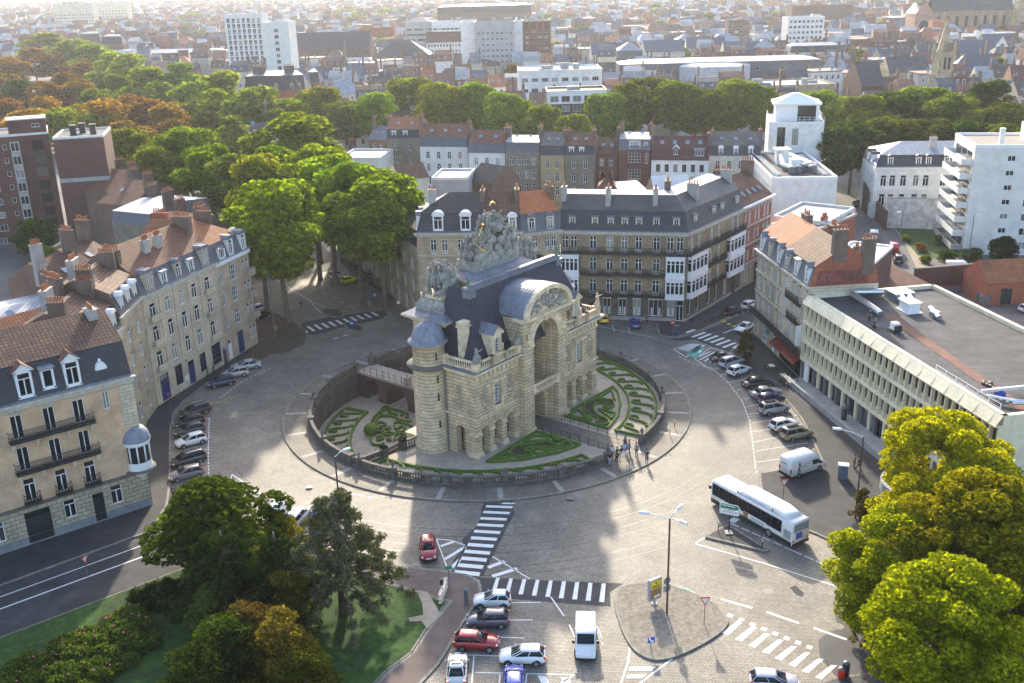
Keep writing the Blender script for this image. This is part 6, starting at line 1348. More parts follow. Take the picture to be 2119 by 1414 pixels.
q.box(L-8.2,.0,H1,L-.2,5,H1+3.4);q.build('stair_tower',[M['brick_dark']],b.root);q=MB(b.fr[0][0]);q.box(L-8.4,-.2,H1+3.4,L,5.2,H1+3.7);q.build('tower_coping',[M['white_old']],b.root);put_win(b.root,b.fr[0][0],L-2.4,H1+1.6,1.6,.8,'two',-.03)
for i in range(3):b.chimney(0,L-12-i*3.0,5,H1,H1+2,1.,.8,3,'iron',False)
R0,R1=G(103,276,H1),G(108,285,H1);R2=G(213,279,H1)
dd=(R2-R1).normalized();L=(R2-R1).length
b=Bldg('dark_brick_wing','blank-walled dark brick wing with a pale band, right part of the brick block','apartment block',[R1,R2],14,H1-.4,'brick_dark',{3:grid([9.5,12.0],[(H1-3.4-3.05*k,.8,1.5,'two')for k in range(7)])})
b.flat('roof_felt',.4,'white_old',.3);b.band(H1-10.2,.9,.05,'concrete','pale_band',ends=False)
for x,y in((L*.35,5),(L*.5,8),(L*.75,5)):b.chimney(0,x,y,H1-.4,H1+1.8,1.3,.9,3,'iron',False)
BLV=[((176,395),(262,390),12.5,'tile_redbrown','brick_brown','brown brick boulevard house with red-brown gable roof beside the dark brick block'),((202,420),(300,405),12.5,'tile_redbrown','brick_brown','brown boulevard house with white roof verge, second from the dark brick block'),((232,462),(340,445),13.0,'zinc','brick_grey','boulevard house with pale blue standing-seam zinc roof'),((285,500),(395,470),14.0,'tile_orange','brick_brown','boulevard house with orange roof between zinc roof and stone corner house')]
for i,(pa,pb,hh,rm,wl,lab)in enumerate(BLV):
 P0=G(*pa,hh);u=Vector((.83,.56));n=Vector((-.56,.83));P1=P0+u*15
 P0,P1=P0,P0+Vector((.90,-.43))*9.6
 b=Bldg('boulevard_house',lab,'house',[P0+Vector((0,0)),P1],17,hh,wl,{0:[],3:grid(spread(3,1,16),[(hh-3,.9,1.9,'case'),(hh-6.4,.9,2.1,'case')])},group='boulevard houses seen from behind')
 f=Fr(P0,0)
 if rm=='zinc':b.mansard('slate_blue','zinc',2.0,.5,1.0,'lead')
 else:b.gable(rm,3.6,.2,wl)
 b.chimney(0,9.3,6,hh+1,hh+5.6,.7,2.6,6);b.chimney(0,.3,11,hh+1,hh+5.2,.7,2.2,5);b.skylight(0,3.5,3.5,hh+2,.9,1.1,.5)
BACK=[(((-60,690),(150,640)),14.6,'zinc','white_old','low house with striped pale zinc roof behind the pink mansion',.8),(((0,745),(190,690)),15.6,'tile_orange','brick_brown','house with patched orange tiled roof directly behind the pink mansion',3.2),(((120,600),(215,570)),15.5,'tile_brown','brick_brown','house with brown tiled roof and pale ridge behind the stone row',3.4),(((185,560),(250,535)),15.0,'tile_brown','brick_brown','small brown-roofed rear house left of the chimney stack',3.0)]
for(pa,pb),hh,rm,wl,lab,rs in BACK:
 P0,P1=G(*pa,hh),G(*pb,hh);L=(P1-P0).length
 b=Bldg('rear_house',lab,'house',[P0,P1],11,hh,wl,{0:grid(spread(3,.8,L-.8),[(hh-3,.9,1.8,'case')])},group='rooftops behind the pink mansion')
 b.gable(rm,rs,.25,wl);b.chimney(0,.6,4,hh,hh+rs+2.6,1.6,.8,5,'concrete');b.chimney(0,L-.5,6,hh,hh+rs+3.0,.8,2.4,6);b.skylight(0,L*.45,2,hh+rs*.4,.9,1.2,.5)
Z0=E0-Vector((.2,-.2));zl=G(700,512)-Z0;zu=zl.normalized()
for i,lb in enumerate(('stone boulevard house half hidden behind the plane trees, nearest the gate','boulevard house in the tree shade beyond the crowd')):
 a_,b_=Z0+zl*(.5*(1-i)+.5-.0),Z0+zl*(.5*(1-i))
 L=(b_-a_).length;b=Bldg('boulevard_house',lb,'house',[Z0+zl*(.5*i+.5),Z0+zl*.5*i+zu*.1],10,13.5,('stone_beige','cream_wall')[i],{0:grid(spread(6,.6,L-.6),[(.9,1.3,2.8,'case'),(5,1.1,2.3,'case'),(9,1.1,2.2,'case')])},group='houses in the shade of the plane trees');b.mansard('slate','tile_dark',2.2,.7,2.2)
 #  trees
import numpy as np
def leaf_mesh(name,C,R,n,leaf,seed,mat='leaf',up=.35,shell=.62,aspect=.7):
 """n leaf-sized quads spread over clumps with centres C and radii R"""
 r=np.random.default_rng(seed);C=np.array(C,float);R=np.array(R,float)
 w=R**2;k=r.choice(len(C),n,p=w/w.sum());d=r.normal(size=(n,3));d[:,2]+=up;d/=np.linalg.norm(d,axis=1)[:,None]
 rad_=R[k]*(shell+(1.08-shell)*r.random(n)**.6)
 p=C[k]+d*rad_[:,None]*np.array([1,1,.8])
 nrm=d*.6+r.normal(size=(n,3))*.8;nrm/=np.linalg.norm(nrm,axis=1)[:,None]
 a=np.cross(nrm,r.normal(size=(n,3)));a/=np.linalg.norm(a,axis=1)[:,None];b=np.cross(nrm,a)
 s=leaf*(.55+.9*r.random(n))[:,None]*.5
 V=np.stack([p-a*s,p+b*s*aspect,p+a*s,p-b*s*aspect],1).reshape(-1,3)
 me=bpy.data.meshes.new(name);me.from_pydata(V.tolist(),[],(np.arange(n*4).reshape(-1,4)).tolist());me.materials.append(M[mat]);return me
def crown_clumps(seed,R,z0,z1,n,cr,dome=.5):
 r=random.Random(seed);C,Q=[],[]
 while len(C)<n:
  t=r.random();z=lerp(z0,z1,t);e=R*sqrt(max(.05,1-abs((t-dome)/max(dome,1-dome))**2.2));a=r.uniform(0,2*pi);d=e*sqrt(r.random())*.9
  C.append((d*cos(a),d*sin(a),z));Q.append(cr*r.uniform(.7,1.25))
 return C,Q
def trunk_mesh(seed,h0,r0,C,nl=9):
 r=random.Random(seed);q=MB();q.s=True;bx,by=r.uniform(-.3,.3),r.uniform(-.3,.3)
 q.tube([(0,0,-.2),(0,0,.4),(bx*.5,by*.5,h0*.5),(bx,by,h0)],[r0*1.35,r0,r0*.85,r0*.7],8)
 for c in r.sample(C,min(nl,len(C))):
  m=(bx+(c[0]-bx)*.45,by+(c[1]-by)*.45,h0+(c[2]-h0)*.35);q.tube([(bx,by,h0-.2),m,c],[r0*.5,r0*.33,r0*.1],5)
 return q.mesh('trunk',[M['bark']])
KIND={}
def tree_kind(k,R,H,h0,z0,n,cr,leaf,nl,seeds,r0=.4,dome=.45,mat='leaf',nlimb=9,up=.35):
 KIND[k]=(R,H,[])
 for s in seeds:
  C,Q=crown_clumps(s,R-cr*.5,z0+cr*.6,H-cr*.7,nl,cr,dome);KIND[k][2].append((leaf_mesh('crown',C,Q,n,leaf,s,mat,up),trunk_mesh(s,h0,r0,C,nlimb)))
tree_kind('plane',5.5,18,7.5,6.4,17000,1.3,.48,64,(1,2,3,4),.42,.5)
tree_kind('far',5.5,17,5,3.0,3600,2.0,1.0,24,(11,12,13),.4,.5)
tree_kind('round',4.5,10,2.2,1.2,5200,1.25,.55,40,(21,22,23),.3,.4)
tree_kind('big',6.2,15,4,2.0,62000,1.05,.27,120,(31,32),.4,.45)
tree_kind('bush',1.5,2.2,.3,.0,2600,.6,.22,14,(41,42),.08,.3)
tree_kind('small',3.4,7.2,1.6,.8,13000,.95,.30,40,(51,52),.2,.45)
tree_kind('airy',2.8,8,1.2,.3,9000,.75,.22,34,(61,62),.14,.35,'leaf',14,.1)
GREEN,YGREEN,PALE,DARK,ORANGE,RUST,GOLD,OLIVE=(.17,.235,.017),(.20,.23,.022),(.20,.25,.035),(.05,.09,.016),(.27,.15,.03),(.19,.10,.035),(.32,.23,.025),(.135,.155,.022)
TN={GREEN:'green',YGREEN:'yellow-green',PALE:'pale green',DARK:'dark green',ORANGE:'orange',RUST:'rust-brown',GOLD:'golden',OLIVE:'olive-green'}
tk=[0]
def tree(name,label,kind,P,H,R,col,group=None,cat='tree'):
 R0,H0_,V=KIND[kind];i=tk[0]=tk[0]+1;cr,tr=V[i%len(V)]
 t=thing(name,label,cat,(*P,0),group);a=i*2.4
 j=1+.16*sin(i*12.9)
 o=inst('crown',cr,t,(0,0,0),a,tuple(min(1,c*j*(1+.12*sin(i*7.7+k)))for k,c in enumerate(col)));o.scale=(R/R0,R/R0,H/H0_)
 o=inst('trunk',tr,t,(0,0,0),a);o.scale=(min(1.2,H/H0_),)*2+(H/H0_,);return t
def toptree(x,y,w,H,kind,col,label,group,name='plane_tree',base=None):
 P=G(*base)if base else G(x,y,H);D=Vector((P.x,P.y,CAMZ-H)).length
 return tree(name,label,kind,P,H,w*D/FPX/2*1.2,col,group)
gb='plane trees along the boulevard'
toptree(575,372,205,25.4,'plane',GREEN,'tall green plane tree with thick leaning trunk at the tip of the leafy pavement',gb,base=(598,672))
toptree(520,395,110,22,'plane',GREEN,'slim forked plane tree between the stone corner house and the tall plane tree',gb,base=(555,655))
toptree(778,355,200,24.6,'plane',GREEN,'broad green plane tree nearest the gate, above the pavement crowd',gb,base=(798,637));toptree(726,331,170,25.2,'plane',GREEN,'tall plane tree above the lime car',gb,base=(748,610));toptree(670,318,160,25.2,'plane',GREEN,'plane tree above the pale silver car',gb,base=(694,588));toptree(640,305,160,25,'plane',GREEN,'added plane tree shading the boulevard at the far end of the crowded pavement',gb,base=(664,545));toptree(560,330,150,25,'plane',YGREEN,'added yellow-green plane tree shading the boulevard from its left side',gb,base=(566,575))  # far-end and left-side trees added to block sun from the boulevard
for x,y,w,H,c,lb in((830,385,110,21,GREEN,'smaller green plane tree above the pavement crowd'),(860,440,90,15,GREEN,'green plane tree touching the stone town house'),(640,330,150,24,GREEN,'dense plane tree in the middle of the boulevard row'),(605,236,185,26,GREEN,'largest round-topped plane tree halfway up the boulevard'),(480,318,130,22,PALE,'pale plane tree behind the orange-roofed stone house'),(425,300,140,23,GREEN,'green plane tree left of the pale boulevard one'),(370,262,150,24,GREEN,'green plane tree above the zinc roof'),(320,300,110,21,GREEN,'green plane tree near the boulevard gable roofs'),(255,265,110,22,YGREEN,'yellow-green plane tree beside the dark brick block'),(560,300,120,23,GREEN,'green plane tree tucked left of the largest boulevard tree'),(545,350,120,22,OLIVE,'olive plane tree behind the dense middle one')):
 toptree(x,y,w,H,'plane',c,lb,gb)
gr='trees in the row behind the rear houses'
ROWT=[(600,205,100,GREEN),(660,178,100,YGREEN),(715,210,110,OLIVE),(775,190,90,GREEN),(850,158,120,OLIVE),(905,170,100,YGREEN),(945,180,90,GREEN),(985,168,90,GREEN),(1040,190,90,GREEN),(1075,205,70,GREEN),(1128,216,90,GREEN),(1190,235,80,YGREEN),(1255,190,90,GREEN),(1300,170,90,OLIVE),(1345,158,110,OLIVE),(1395,165,100,GREEN),(1440,180,90,OLIVE),(1490,182,80,OLIVE),(1530,163,100,GREEN),(1580,178,80,GREEN),(1690,185,90,PALE),(1740,200,90,PALE),(1790,195,90,OLIVE),(1850,188,120,DARK),(1915,178,110,GREEN),(1975,192,110,OLIVE),(2030,200,100,OLIVE),(2085,212,100,OLIVE),(2052,165,80,DARK),(1770,250,110,DARK),(1735,262,80,DARK),(1830,240,90,OLIVE),(1890,245,90,OLIVE),(1950,245,90,OLIVE),(2010,250,80,DARK),(2080,255,80,OLIVE)]
LM=[(640,'beside the blue mansard block'),(800,'left of the brown brick rear houses'),(960,'above the orange-roofed rear house'),(1110,'above the pale zinc-roofed rear house'),(1260,'below the black and white modern block'),(1420,'above the dark brick rear houses'),(1620,'left of the pyramid-roofed white tower'),(1780,'right of the pyramid-roofed white tower'),(1920,'above the long white town mansion'),(2200,'above the white apartment block at the right edge')]
for x,y,w,c in ROWT:
 toptree(x,y,w,24 if y<175 else 22 if y<200 else 19,'plane',c,'%s boulevard plane tree %s'%(TN[c],[t for m,t in LM if x<m][0]),gr)
gp='trees of the park at upper left'
PARK=[(95,68,90,20,'far',PALE),(150,82,80,19,'far',PALE),(190,92,80,19,'far',PALE),(225,108,80,19,'far',PALE),(262,112,80,19,'far',PALE),(300,140,90,18,'far',GREEN),(365,130,95,19,'far',GREEN),(400,170,80,17,'far',YGREEN),(455,150,95,19,'far',YGREEN),(440,185,80,17,'far',GREEN),(530,182,110,18,'far',PALE),(500,200,80,16,'far',GREEN),(65,100,75,16,'far',RUST),(20,118,60,14,'far',ORANGE),(100,110,70,14,'far',RUST),(40,165,60,14,'round',DARK),(10,150,50,13,'round',ORANGE),(90,165,70,14,'round',RUST),(130,150,60,14,'round',RUST),(160,160,60,14,'round',ORANGE),(200,180,80,15,'round',OLIVE),(215,205,100,15,'round',ORANGE),(270,192,90,15,'round',RUST),(315,200,80,15,'round',RUST),(340,215,80,14,'round',ORANGE),(60,222,90,13,'round',ORANGE),(20,240,70,12,'round',ORANGE),(120,225,80,13,'round',GREEN),(150,215,60,13,'round',GOLD),(250,245,70,12,'round',RUST),(290,262,80,11,'round',RUST),(430,220,70,12,'round',RUST),(390,205,70,14,'round',OLIVE),(180,235,60,12,'round',YGREEN),(360,245,70,12,'round',RUST),(230,232,50,12,'round',GOLD),(480,240,80,14,'far',GREEN),(330,170,60,15,'far',GREEN),(240,155,60,15,'far',OLIVE),(170,128,60,15,'round',RUST),(10,200,60,12,'round',RUST),(90,195,60,13,'round',ORANGE)]
for x,y,w,H,k,c in PARK:
 where='in the far row behind the park' if y<115 else 'at the left edge of the park' if x<130 else 'in the park beyond the dark brick block' if x<300 else 'at the right end of the park'
 toptree(x,y,w*1.1,H*1.25,k,c,'%s park tree %s%s'%(TN[c],where,'' if H>13 else ', low and rounded'),gp,'park_tree')
tree('courtyard_tree','dark green courtyard tree below the dark brick block, left edge','round',G(65,452,9),9,5.2,(.05,.085,.012),'courtyard trees');tree('courtyard_tree','brighter green courtyard tree in front of the darker one','round',G(90,505,7.5),7.5,3.6,(.09,.14,.018),'courtyard trees')
gy='big yellow-green trees at lower right'  # two crowns get sunlit brightness in their leaf colour, the others darker
P=G(1965,858,15.5);tree('maple_tree','large yellow-green tree hiding the end of the concrete block, rear one','big',P,15.5,8.2,(.30,.31,.014),gy)
P=G(2060,985,16.5);tree('maple_tree','large olive-gold tree in the lower right corner, nearest one','big',P,16.5,8.8,(.22,.215,.012),gy)
P=G(1868,1055,13.);tree('maple_tree','yellow-green tree leaning out over the cobbles, leftmost at lower right','big',P,13,6.4,(.30,.30,.013),gy)
P=G(1985,1175,15);tree('maple_tree','dark green lower tree under the big yellow-green ones','big',P,15,7.6,(.25,.25,.012),gy)
P=G(1800,1245,4.5);tree('young_maple','small olive sapling beside the bicycle at lower right','airy',P,5.4,1.8,(.13,.12,.015))
tree('cherry_tree','loose leafy green tree at the corner of the left street','small',G(468,1182),9.8,7.4,(.06,.10,.014));tree('cherry_tree','yellow-green shrubby tree beside the parked white car','airy',G(590,1165),5.6,2.6,(.27,.24,.016))
def pine_like(name,label,P,H,R,col,n,seed,layers,mat='needle',leaf=.3,droop=.25,r0=.4,density=1.):
 r=random.Random(seed);t=thing(name,label,'tree',(*P,0));q=MB();q.s=True;q.tube([(0,0,-.2),(.1,0,H*.5),(0,.1,H*.95)],[r0*1.3,r0*.8,.08],8);C,Q=[],[]
 for L in range(layers):
  z=H*(.22+.74*L/layers);rr=R*(1-(L/layers)**1.6*.85);nb=max(4,int(8*(1-.5*L/layers)))
  for b in range(nb):
   a=2*pi*b/nb+r.uniform(-.35,.35);l=rr*r.uniform(.65,1.1);e=(l*cos(a),l*sin(a),z-droop*l+r.uniform(-.2,.5));q.tube([(0,0,z),(e[0]*.5,e[1]*.5,z+.15),e],[r0*.3,r0*.17,.03],4)
   for k in range(int(5*density)):
    u=r.uniform(.3,1.);C.append((e[0]*u+r.uniform(-.3,.3),e[1]*u+r.uniform(-.3,.3),z+(e[2]-z)*u*u+r.uniform(-.25,.1)));Q.append(r.uniform(.25,.6))
 m=q.mesh('trunk',[M['bark']]);inst('trunk',m,t);o=inst('crown',leaf_mesh('crown',C,Q,n,leaf,seed,mat,.0,.1,.28),t,(0,0,0),0,col);return t
pine_like('cedar_tree','wispy grey-green cedar with brownish drooping branches above the red car',G(712,1268),13.2,6.6,(.125,.13,.08),34000,5,13,leaf=.38,density=1.7)
pine_like('pine_tree','dense dark green pine in the foreground shrubbery',G(480,1285),10.0,5.6,(.03,.055,.014),30000,8,9,leaf=.42,droop=.05,density=2.6)
pine_like('pine_tree','second dark green pine just right of the densest one',G(585,1275),9.4,4.2,(.034,.06,.014),18000,9,8,leaf=.42,droop=.05,density=2.4)
pine_like('low_juniper','spreading dark juniper at the edge of the lawn by the left street',G(330,1245),1.7,3.6,(.03,.055,.015),9000,10,4,leaf=.34,droop=.1,r0=.12)
for x,y,H,R,c,lb in((480,1420,5.5,3.0,(.06,.085,.016),'grey-green feathery bush at the bottom edge beside the lawn'),(585,1440,6.5,2.6,(.14,.105,.025),'yellowish feathery bush at the bottom, below the pines'),(535,1395,5.4,2.6,(.10,.075,.03),'feathery reddish-olive bush in the middle of the shrubbery'),(610,1320,5.6,2.0,(.10,.10,.02),'narrow pale feathery bush at the foot of the pines'),(420,1480,5.2,2.8,(.05,.07,.015),'dark feathery bush at the bottom edge near the roses'),(450,1330,4.6,2.0,(.09,.12,.04),'small grey-green feathery bush between lawn and pines'),(560,1250,5.2,1.9,(.11,.12,.03),'pale feathery bush climbing between the two pines'),(640,1490,5.0,2.6,(.07,.085,.016),'feathery green bush at the bottom edge by the lawn shade')):
 tree('tamarisk_bush',lb,'airy',G(x,y),H*1.3,R*1.3,sc(c,1.25),'feathery bushes of the foreground shrubbery','bush')
rt=thing('rose_hedge','long mound of rose bushes dotted with pink and red flowers, lower left','rose hedge',(*G(150,1370),0));r=random.Random(9);C,Q=[],[]
for i in range(170):
 u,v=r.random(),r.uniform(-1,1);p=lerp(G(-10,1470),G(300,1292),u)+Vector((.55,-.83))*(v*6.2+1.6)*(1-.5*u)-rt.location.xy;C.append((p.x,p.y,.5+.5*(1-v*v)));Q.append(r.uniform(.5,.9))
inst('foliage',leaf_mesh('foliage',C,Q,42000,.24,9),rt,(0,0,0),0,(.09,.135,.035))
for nm,mt,n in(('pink_flowers',plain('rose_pink',(.6,.2,.25),.8,.2,8),90),('red_flowers',plain('rose_red',(.5,.02,.04),.8,.2,8),26)):
 q=MB()
 for i in range(n):c=r.choice(C);q.ball((c[0]+r.uniform(-.5,.5),c[1]+r.uniform(-.5,.5),c[2]+r.uniform(.35,.75)),r.uniform(.05,.1),0,6,4)
 inst(nm,q.mesh(nm,[mt]),rt)
GD=[(1930,470,2.6,'round clipped',DARK),(1945,505,1.8,'low',OLIVE),(1960,540,2.2,'wide',DARK),(1905,520,1.6,'reddish',RUST),(1875,500,1.5,'small green',GREEN),(1985,470,2.6,'leafy',GREEN),(2010,540,2.4,'ball-shaped',DARK),(1850,468,2.2,'grey-green',OLIVE),(1915,545,1.5,'long trimmed',OLIVE)]
for x,y,R,k,c in GD:tree('garden_shrub','%s %s shrub in the garden below the white apartment block'%(k,TN[c]),'bush',G(x,y),R*1.1,R,c,'garden shrubs below the apartment block','shrub')
tree('clipped_yew','tall dark clipped yew standing against the white apartment block','small',G(2072,556),6.4,3.0,(.018,.04,.012));sheet('garden_lawn',[(1850,470),(1950,478),(2000,500),(1960,540),(1900,530)],.03,M['grass'])
tree('street_sapling','small nearly bare street tree in front of the cafe','airy',G(1541,745),4.8,1.5,(.10,.075,.03));tree('street_sapling','thin sapling beside the traffic light by the grey cabinet','airy',G(1778,1080),4.2,1.3,(.10,.085,.03))
lt=MB();r=random.Random(77)
for i in range(2600):
 if i<1100:p=G(r.uniform(520,650),r.uniform(640,745));z=.17
 elif i<1900:a=r.uniform(0,2*pi);d_=RK+abs(r.gauss(0,.35));p=Vector(pol(d_,a));z=.03
 elif i<2300:p=G(r.uniform(690,850),r.uniform(560,690));z=.16
 else:p=Vector(pol(r.uniform(RB+.3,RK-.4),r.uniform(0,2*pi)));z=.16
 s=r.uniform(.05,.11);a=r.uniform(0,pi);lt.poly([(p.x+s*cos(a+k*pi/2),p.y+s*sin(a+k*pi/2),z+.01*(k%2))for k in range(4)])
o=lt.build('fallen_leaves',[plain('dry_leaf',(.32,.19,.06),.9,.4,9)]);o['kind']='stuff'
#  the city beyond
EXC=[]
def far(name,lab,cat,xl,xr,ye,H,d,wall,roof,rt,rise=0.,cols=0,rows=(),st='plain',ww=1.2,group=None,yaw=0.):
 P0,P1=G(xl,ye,H),G(xr,ye-(xr-xl)*.0265,H)
 L=(P1-P0).length
 if yaw:P1=P0+Vector((L*cos(yaw),L*sin(yaw)))
 b=Bldg(name,lab,cat,[P0,P1],d,H,wall,{0:[(x,z,ww,h,st)for z,h in rows for x in spread(cols,.6,L-.6)]}if cols else{},group=group)
 if rt=='g':b.gable(roof,rise,.4,wall)
 elif rt=='h':b.gable(roof,rise,.4,wall,1,1)
 elif rt=='m':b.mansard('slate',roof,rise,.8,1.5,wall,.6,.6)
 else:
  b.flat(roof,.6,wall if wall!='brick_dark' else 'trim');q=MB(b.fr[0][0]);rp=random.Random(int(xl));L_=b.fr[0][1]
  for k in range(max(2,int(L_/8))):x,y,w2,h2=rp.uniform(.1,.8)*L_,rp.uniform(2,d-5),rp.uniform(1,min(5,L_*.25)),rp.uniform(.8,2.6);q.box(x,y,H,x+w2,y+rp.uniform(1,3),H+h2)
  q.build('roof_plant',[M['white_old' if int(xl)%2 else 'concrete']],b.root)
 n=max(1,int(L/14));u=(P1-P0).normalized();v=Vector((-u.y,u.x))
 for i in range(n+1):EXC.append((P0+u*L*i/n+v*d/2,d/2+6))
 return b
fl=lambda n,z0,s,h:[(z0+s*k,h)for k in range(n)]
b=far('white_tower_block','tall pale tower block with blue panels under its windows, upper left','tower block',463,541,33,39,16,'white_old','roof_grey','f',0,7,fl(13,1,2.9,1.7),'two',1.7);q=MB(b.fr[0][0]);[q.box(x-.8,-.08,.3+2.9*k,x+.8,.02,.95+2.9*k)for k in range(13)for x in spread(7,.6,b.fr[0][1]-.6)];q.build('blue_panels',[plain('panel_blue',(.05,.07,.22),.5)],b.root)
b=far('white_tower_block','blank pale right-hand wing of the tall tower block with one window strip','tower block',543,596,50,37,18,'white_old','roof_grey','f',0,1,fl(12,1,2.9,1.8),'two',2.0)
far('slab_block','grey slab apartment block with small square windows and white end wall','apartment block',982,1064,49,32,12,'grey_render','roof_grey','f',0,8,fl(9,2,3,1.4),'two',1.3);far('slab_block','blank white end bay of the grey slab block','apartment block',953,981,49,32,12,'white_wall','roof_grey','f');far('slab_block','blank white stair bay between the grey slab and the orange-striped block','apartment block',1065,1081,46,32,12,'white_wall','roof_grey','f')
b=far('striped_block','brown apartment block with orange vertical piers and dark bands','apartment block',1082,1138,45,32,12,'brick_dark','roof_grey','f',0,4,fl(9,2,3,1.4),'two',2.2);q=MB(b.fr[0][0]);[q.box(x-.5,-.3,0,x+.5,.02,32.3)for x in[b.fr[0][1]*i/4 for i in range(5)]];q.build('piers',[M['tile_orange']],b.root)
far('school_building','grey school building with orange window panels beside a long white block','school',838,893,47,26,14,'grey_render','roof_grey','h',3,9,fl(6,2,3.6,1.8),'two',2);far('office_block','long white office block with ribbon windows and roof plant, behind the grey slab','office block',894,985,47,26,16,'white_wall','roof_grey','f',0,10,fl(5,3,4.4,1.5),'two',2.6)
far('long_hall','large hall with steep dark slate roof and tall brick chimneys right of the tower block','hall',598,765,104,16,26,'brick_brown','slate','g',9.5,12,[(9,3)],'two',1.5);far('long_hall','hall with lower hipped dark slate roof beside the large hall','hall',770,890,118,14,24,'brick_brown','slate','h',8)
for i,(a,c,y)in enumerate(((610,915,138),(655,925,128))):far('school_wing',('nearer','farther')[i]+' long low brick wing with pale zinc roof below the slate halls','school wing',a,c,y,10,9,'brick_brown','zinc','h',1.6,24,[(6,2.2)],'two',1.6)
b=far('mansard_mansion','brick and stone mansion under a big blue slate mansard below the tower block','mansion',508,632,190,15,14,'brick_red','slate_blue','m',5.5,9,[(9.5,2.6),(3.5,3)],'two',1.3);[b.dormer(0,b.fr[0][1]*t,15.3,1.1,2.0,'stone_pale','lead','gable',1.2,-.1)for t in(.25,.52,.78,.9)];b.chimney(0,5,6,21,24,5,1,8);b.chimney(0,17,6,21,24,4,1,7)
far('mansard_house','narrow dark slate house with brick base right of the blue mansard mansion','house',634,662,172,15,10,'brick_brown','slate','m',4,3,[(10,2)],'two')
far('brick_institute','long brick building with a glazed upper strip and grey roof, left of the tower','institute',268,464,112,14,12,'brick_dark','zinc','h',2,28,[(10.5,2.2),(4,4)],'two',1.7)
for i,(a,c)in enumerate(((168,208),(210,254))):far('slate_pavilion',('left','right')[i]+' one of two steep slate pavilion roofs behind the park trees','pavilion',a,c,86+7*i,14,12,'brick_brown','slate_blue','m',5.5)
far('apartment_row','long cream apartment row with scattered windows, hazy top left','apartments',108,190,10,36,16,'cream_wall','roof_grey','f',0,14,fl(5,8,3.6,1.6),'two',1.6);far('apartment_row','hazy cream apartment row at top left, right of the first','apartments',200,262,8,34,16,'cream_wall','roof_grey','f',0,9,fl(5,9,3.6,1.6),'two',1.6)
far('grey_block','grey-blue modern block with white side windows above the park trees','office block',90,146,52,17,12,'grey_render','zinc','f',0,7,fl(3,4,4,2),'two',1.8)
far('orange_roof_villa','cream institution with wide hipped orange roof and white dormers, upper centre','institution',957,1092,122,12,22,'cream_wall','tile_orange','h',5.5,14,[(8,2),(3,2.4)],'two',1.3)
far('white_terrace','white terrace with brown roof dotted with rooflights left of the grey slab','terrace',882,955,88,17,12,'white_old','tile_brown','g',6,11,fl(4,3,3.6,2),'two',1.2)
far('salmon_block','salmon pink flat block behind the dark slate hall','block',742,815,60,20,14,'tile_orange','roof_grey','f',0,3,[(16,1.4)],'two')
far('palace_wing','distant long slate-roofed palace wing with pavilion ends, top centre','palace',905,1100,30,24,20,'brick_brown','slate_blue','m',6,24,[(18,3)],'two',2)
far('modern_office','white modern office with stepped roof terraces, left of the black block','office',1072,1246,150,20,22,'white_wall','roof_grey','f',0,8,[(16,1.6),(12,1.6)],'three',2.6)
b=far('black_white_block','modern block with white top floor and black lower storeys, upper centre','apartment block',1132,1256,193,18,14,'black_trim','roof_gravel','f',0,5,fl(5,2,3.2,2.1),'two',2.8);q=MB(b.fr[0][0]);L=b.fr[0][1];q.wall(-.02,L+.02,14.2,18.4,[(x,14.8,2.8,2.1)for x in spread(5,.6,L-.6)],-.06,.07);q.build('white_storey',[M['white']],b.root)
b=far('long_office','very long blue-grey office building with pale metal roof, upper right','office building',1282,1700,134,17,16,'slate_blue','zinc','h',1.6,8,[(13,1.4),(8,1.4)],'plain',1.8);far('long_office','low flat podium in front of the long blue-grey office building','office building',1560,1728,181,12,24,'stone_beige','roof_grey','f',0,9,[(7.5,2)],'three',3.4)
P=G(1488,165,12);t=thing('lattice_drum','six-sided hall with white lattice walls in front of the long office building','hall',(*P,0));q=MB();q.lathe(P.x,P.y+10,[(15,0),(15,11),(15.4,11),(15.4,17),(14.6,17.6),(14,17)],6,0);q.build('wall',[masonry('lattice',(.7,.7,.72),(.62,.63,.66),(.2,.22,.26),1.1,.8,.12)],t);q=MB();q.lathe(P.x,P.y+10,[(14.2,17),(0,17.2)],6);q.build('roof',[M['slate']],t);EXC.append((P+Vector((0,10)),22))
for i,(a,c,y,yw)in enumerate(((1224,1290,113,0),(1335,1420,108,.1),(1500,1600,112,0),(1420,1500,100,-.1))):far('slate_hall','civic hall with broad blue slate roof, '+('left of the scaffolded dome','right of the scaffolded dome','under the row of zinc pavilions','between two zinc pavilions')[i],'hall',a,c,y,13,14,'cream_wall','slate_blue','g',6,6,[(7,2.6)],'two',1.4,yaw=yw)
for i,(a,c,y)in enumerate(((1278,1330,105),(1400,1440,84),(1470,1535,86),(1560,1608,98))):far('zinc_pavilion','square pavilion with pale pyramid zinc roof, '+('wrapped in scaffolding','leftmost of the slate hall group','largest of the slate hall group','rightmost of the slate hall group')[i],'pavilion',a,c,y,16,13,'slate_blue','zinc','h',4)
far('white_flats','white five-storey block of flats with black chimney stacks, upper right','flats',1631,1707,38,27,14,'white_wall','roof_grey','f',0,8,fl(6,8,3.2,1.6),'two',1.6);far('brick_flats','brown brick block with a pale frame left of the white flats','flats',1508,1552,45,23,12,'brick_brown','roof_grey','f',0,4,fl(5,5,3.4,1.8),'three',2.4);far('warehouse','long windowless brick warehouse wall at top right','warehouse',1640,1765,14,24,20,'brick_brown','roof_gravel','f')
far('curved_terrace','curving cream terrace with brick mansard above the dark park trees','terrace',1635,1740,110,14,11,'cream_wall','zinc','m',3,14,[(9,2),(4.5,2.4)],'two',1.2)
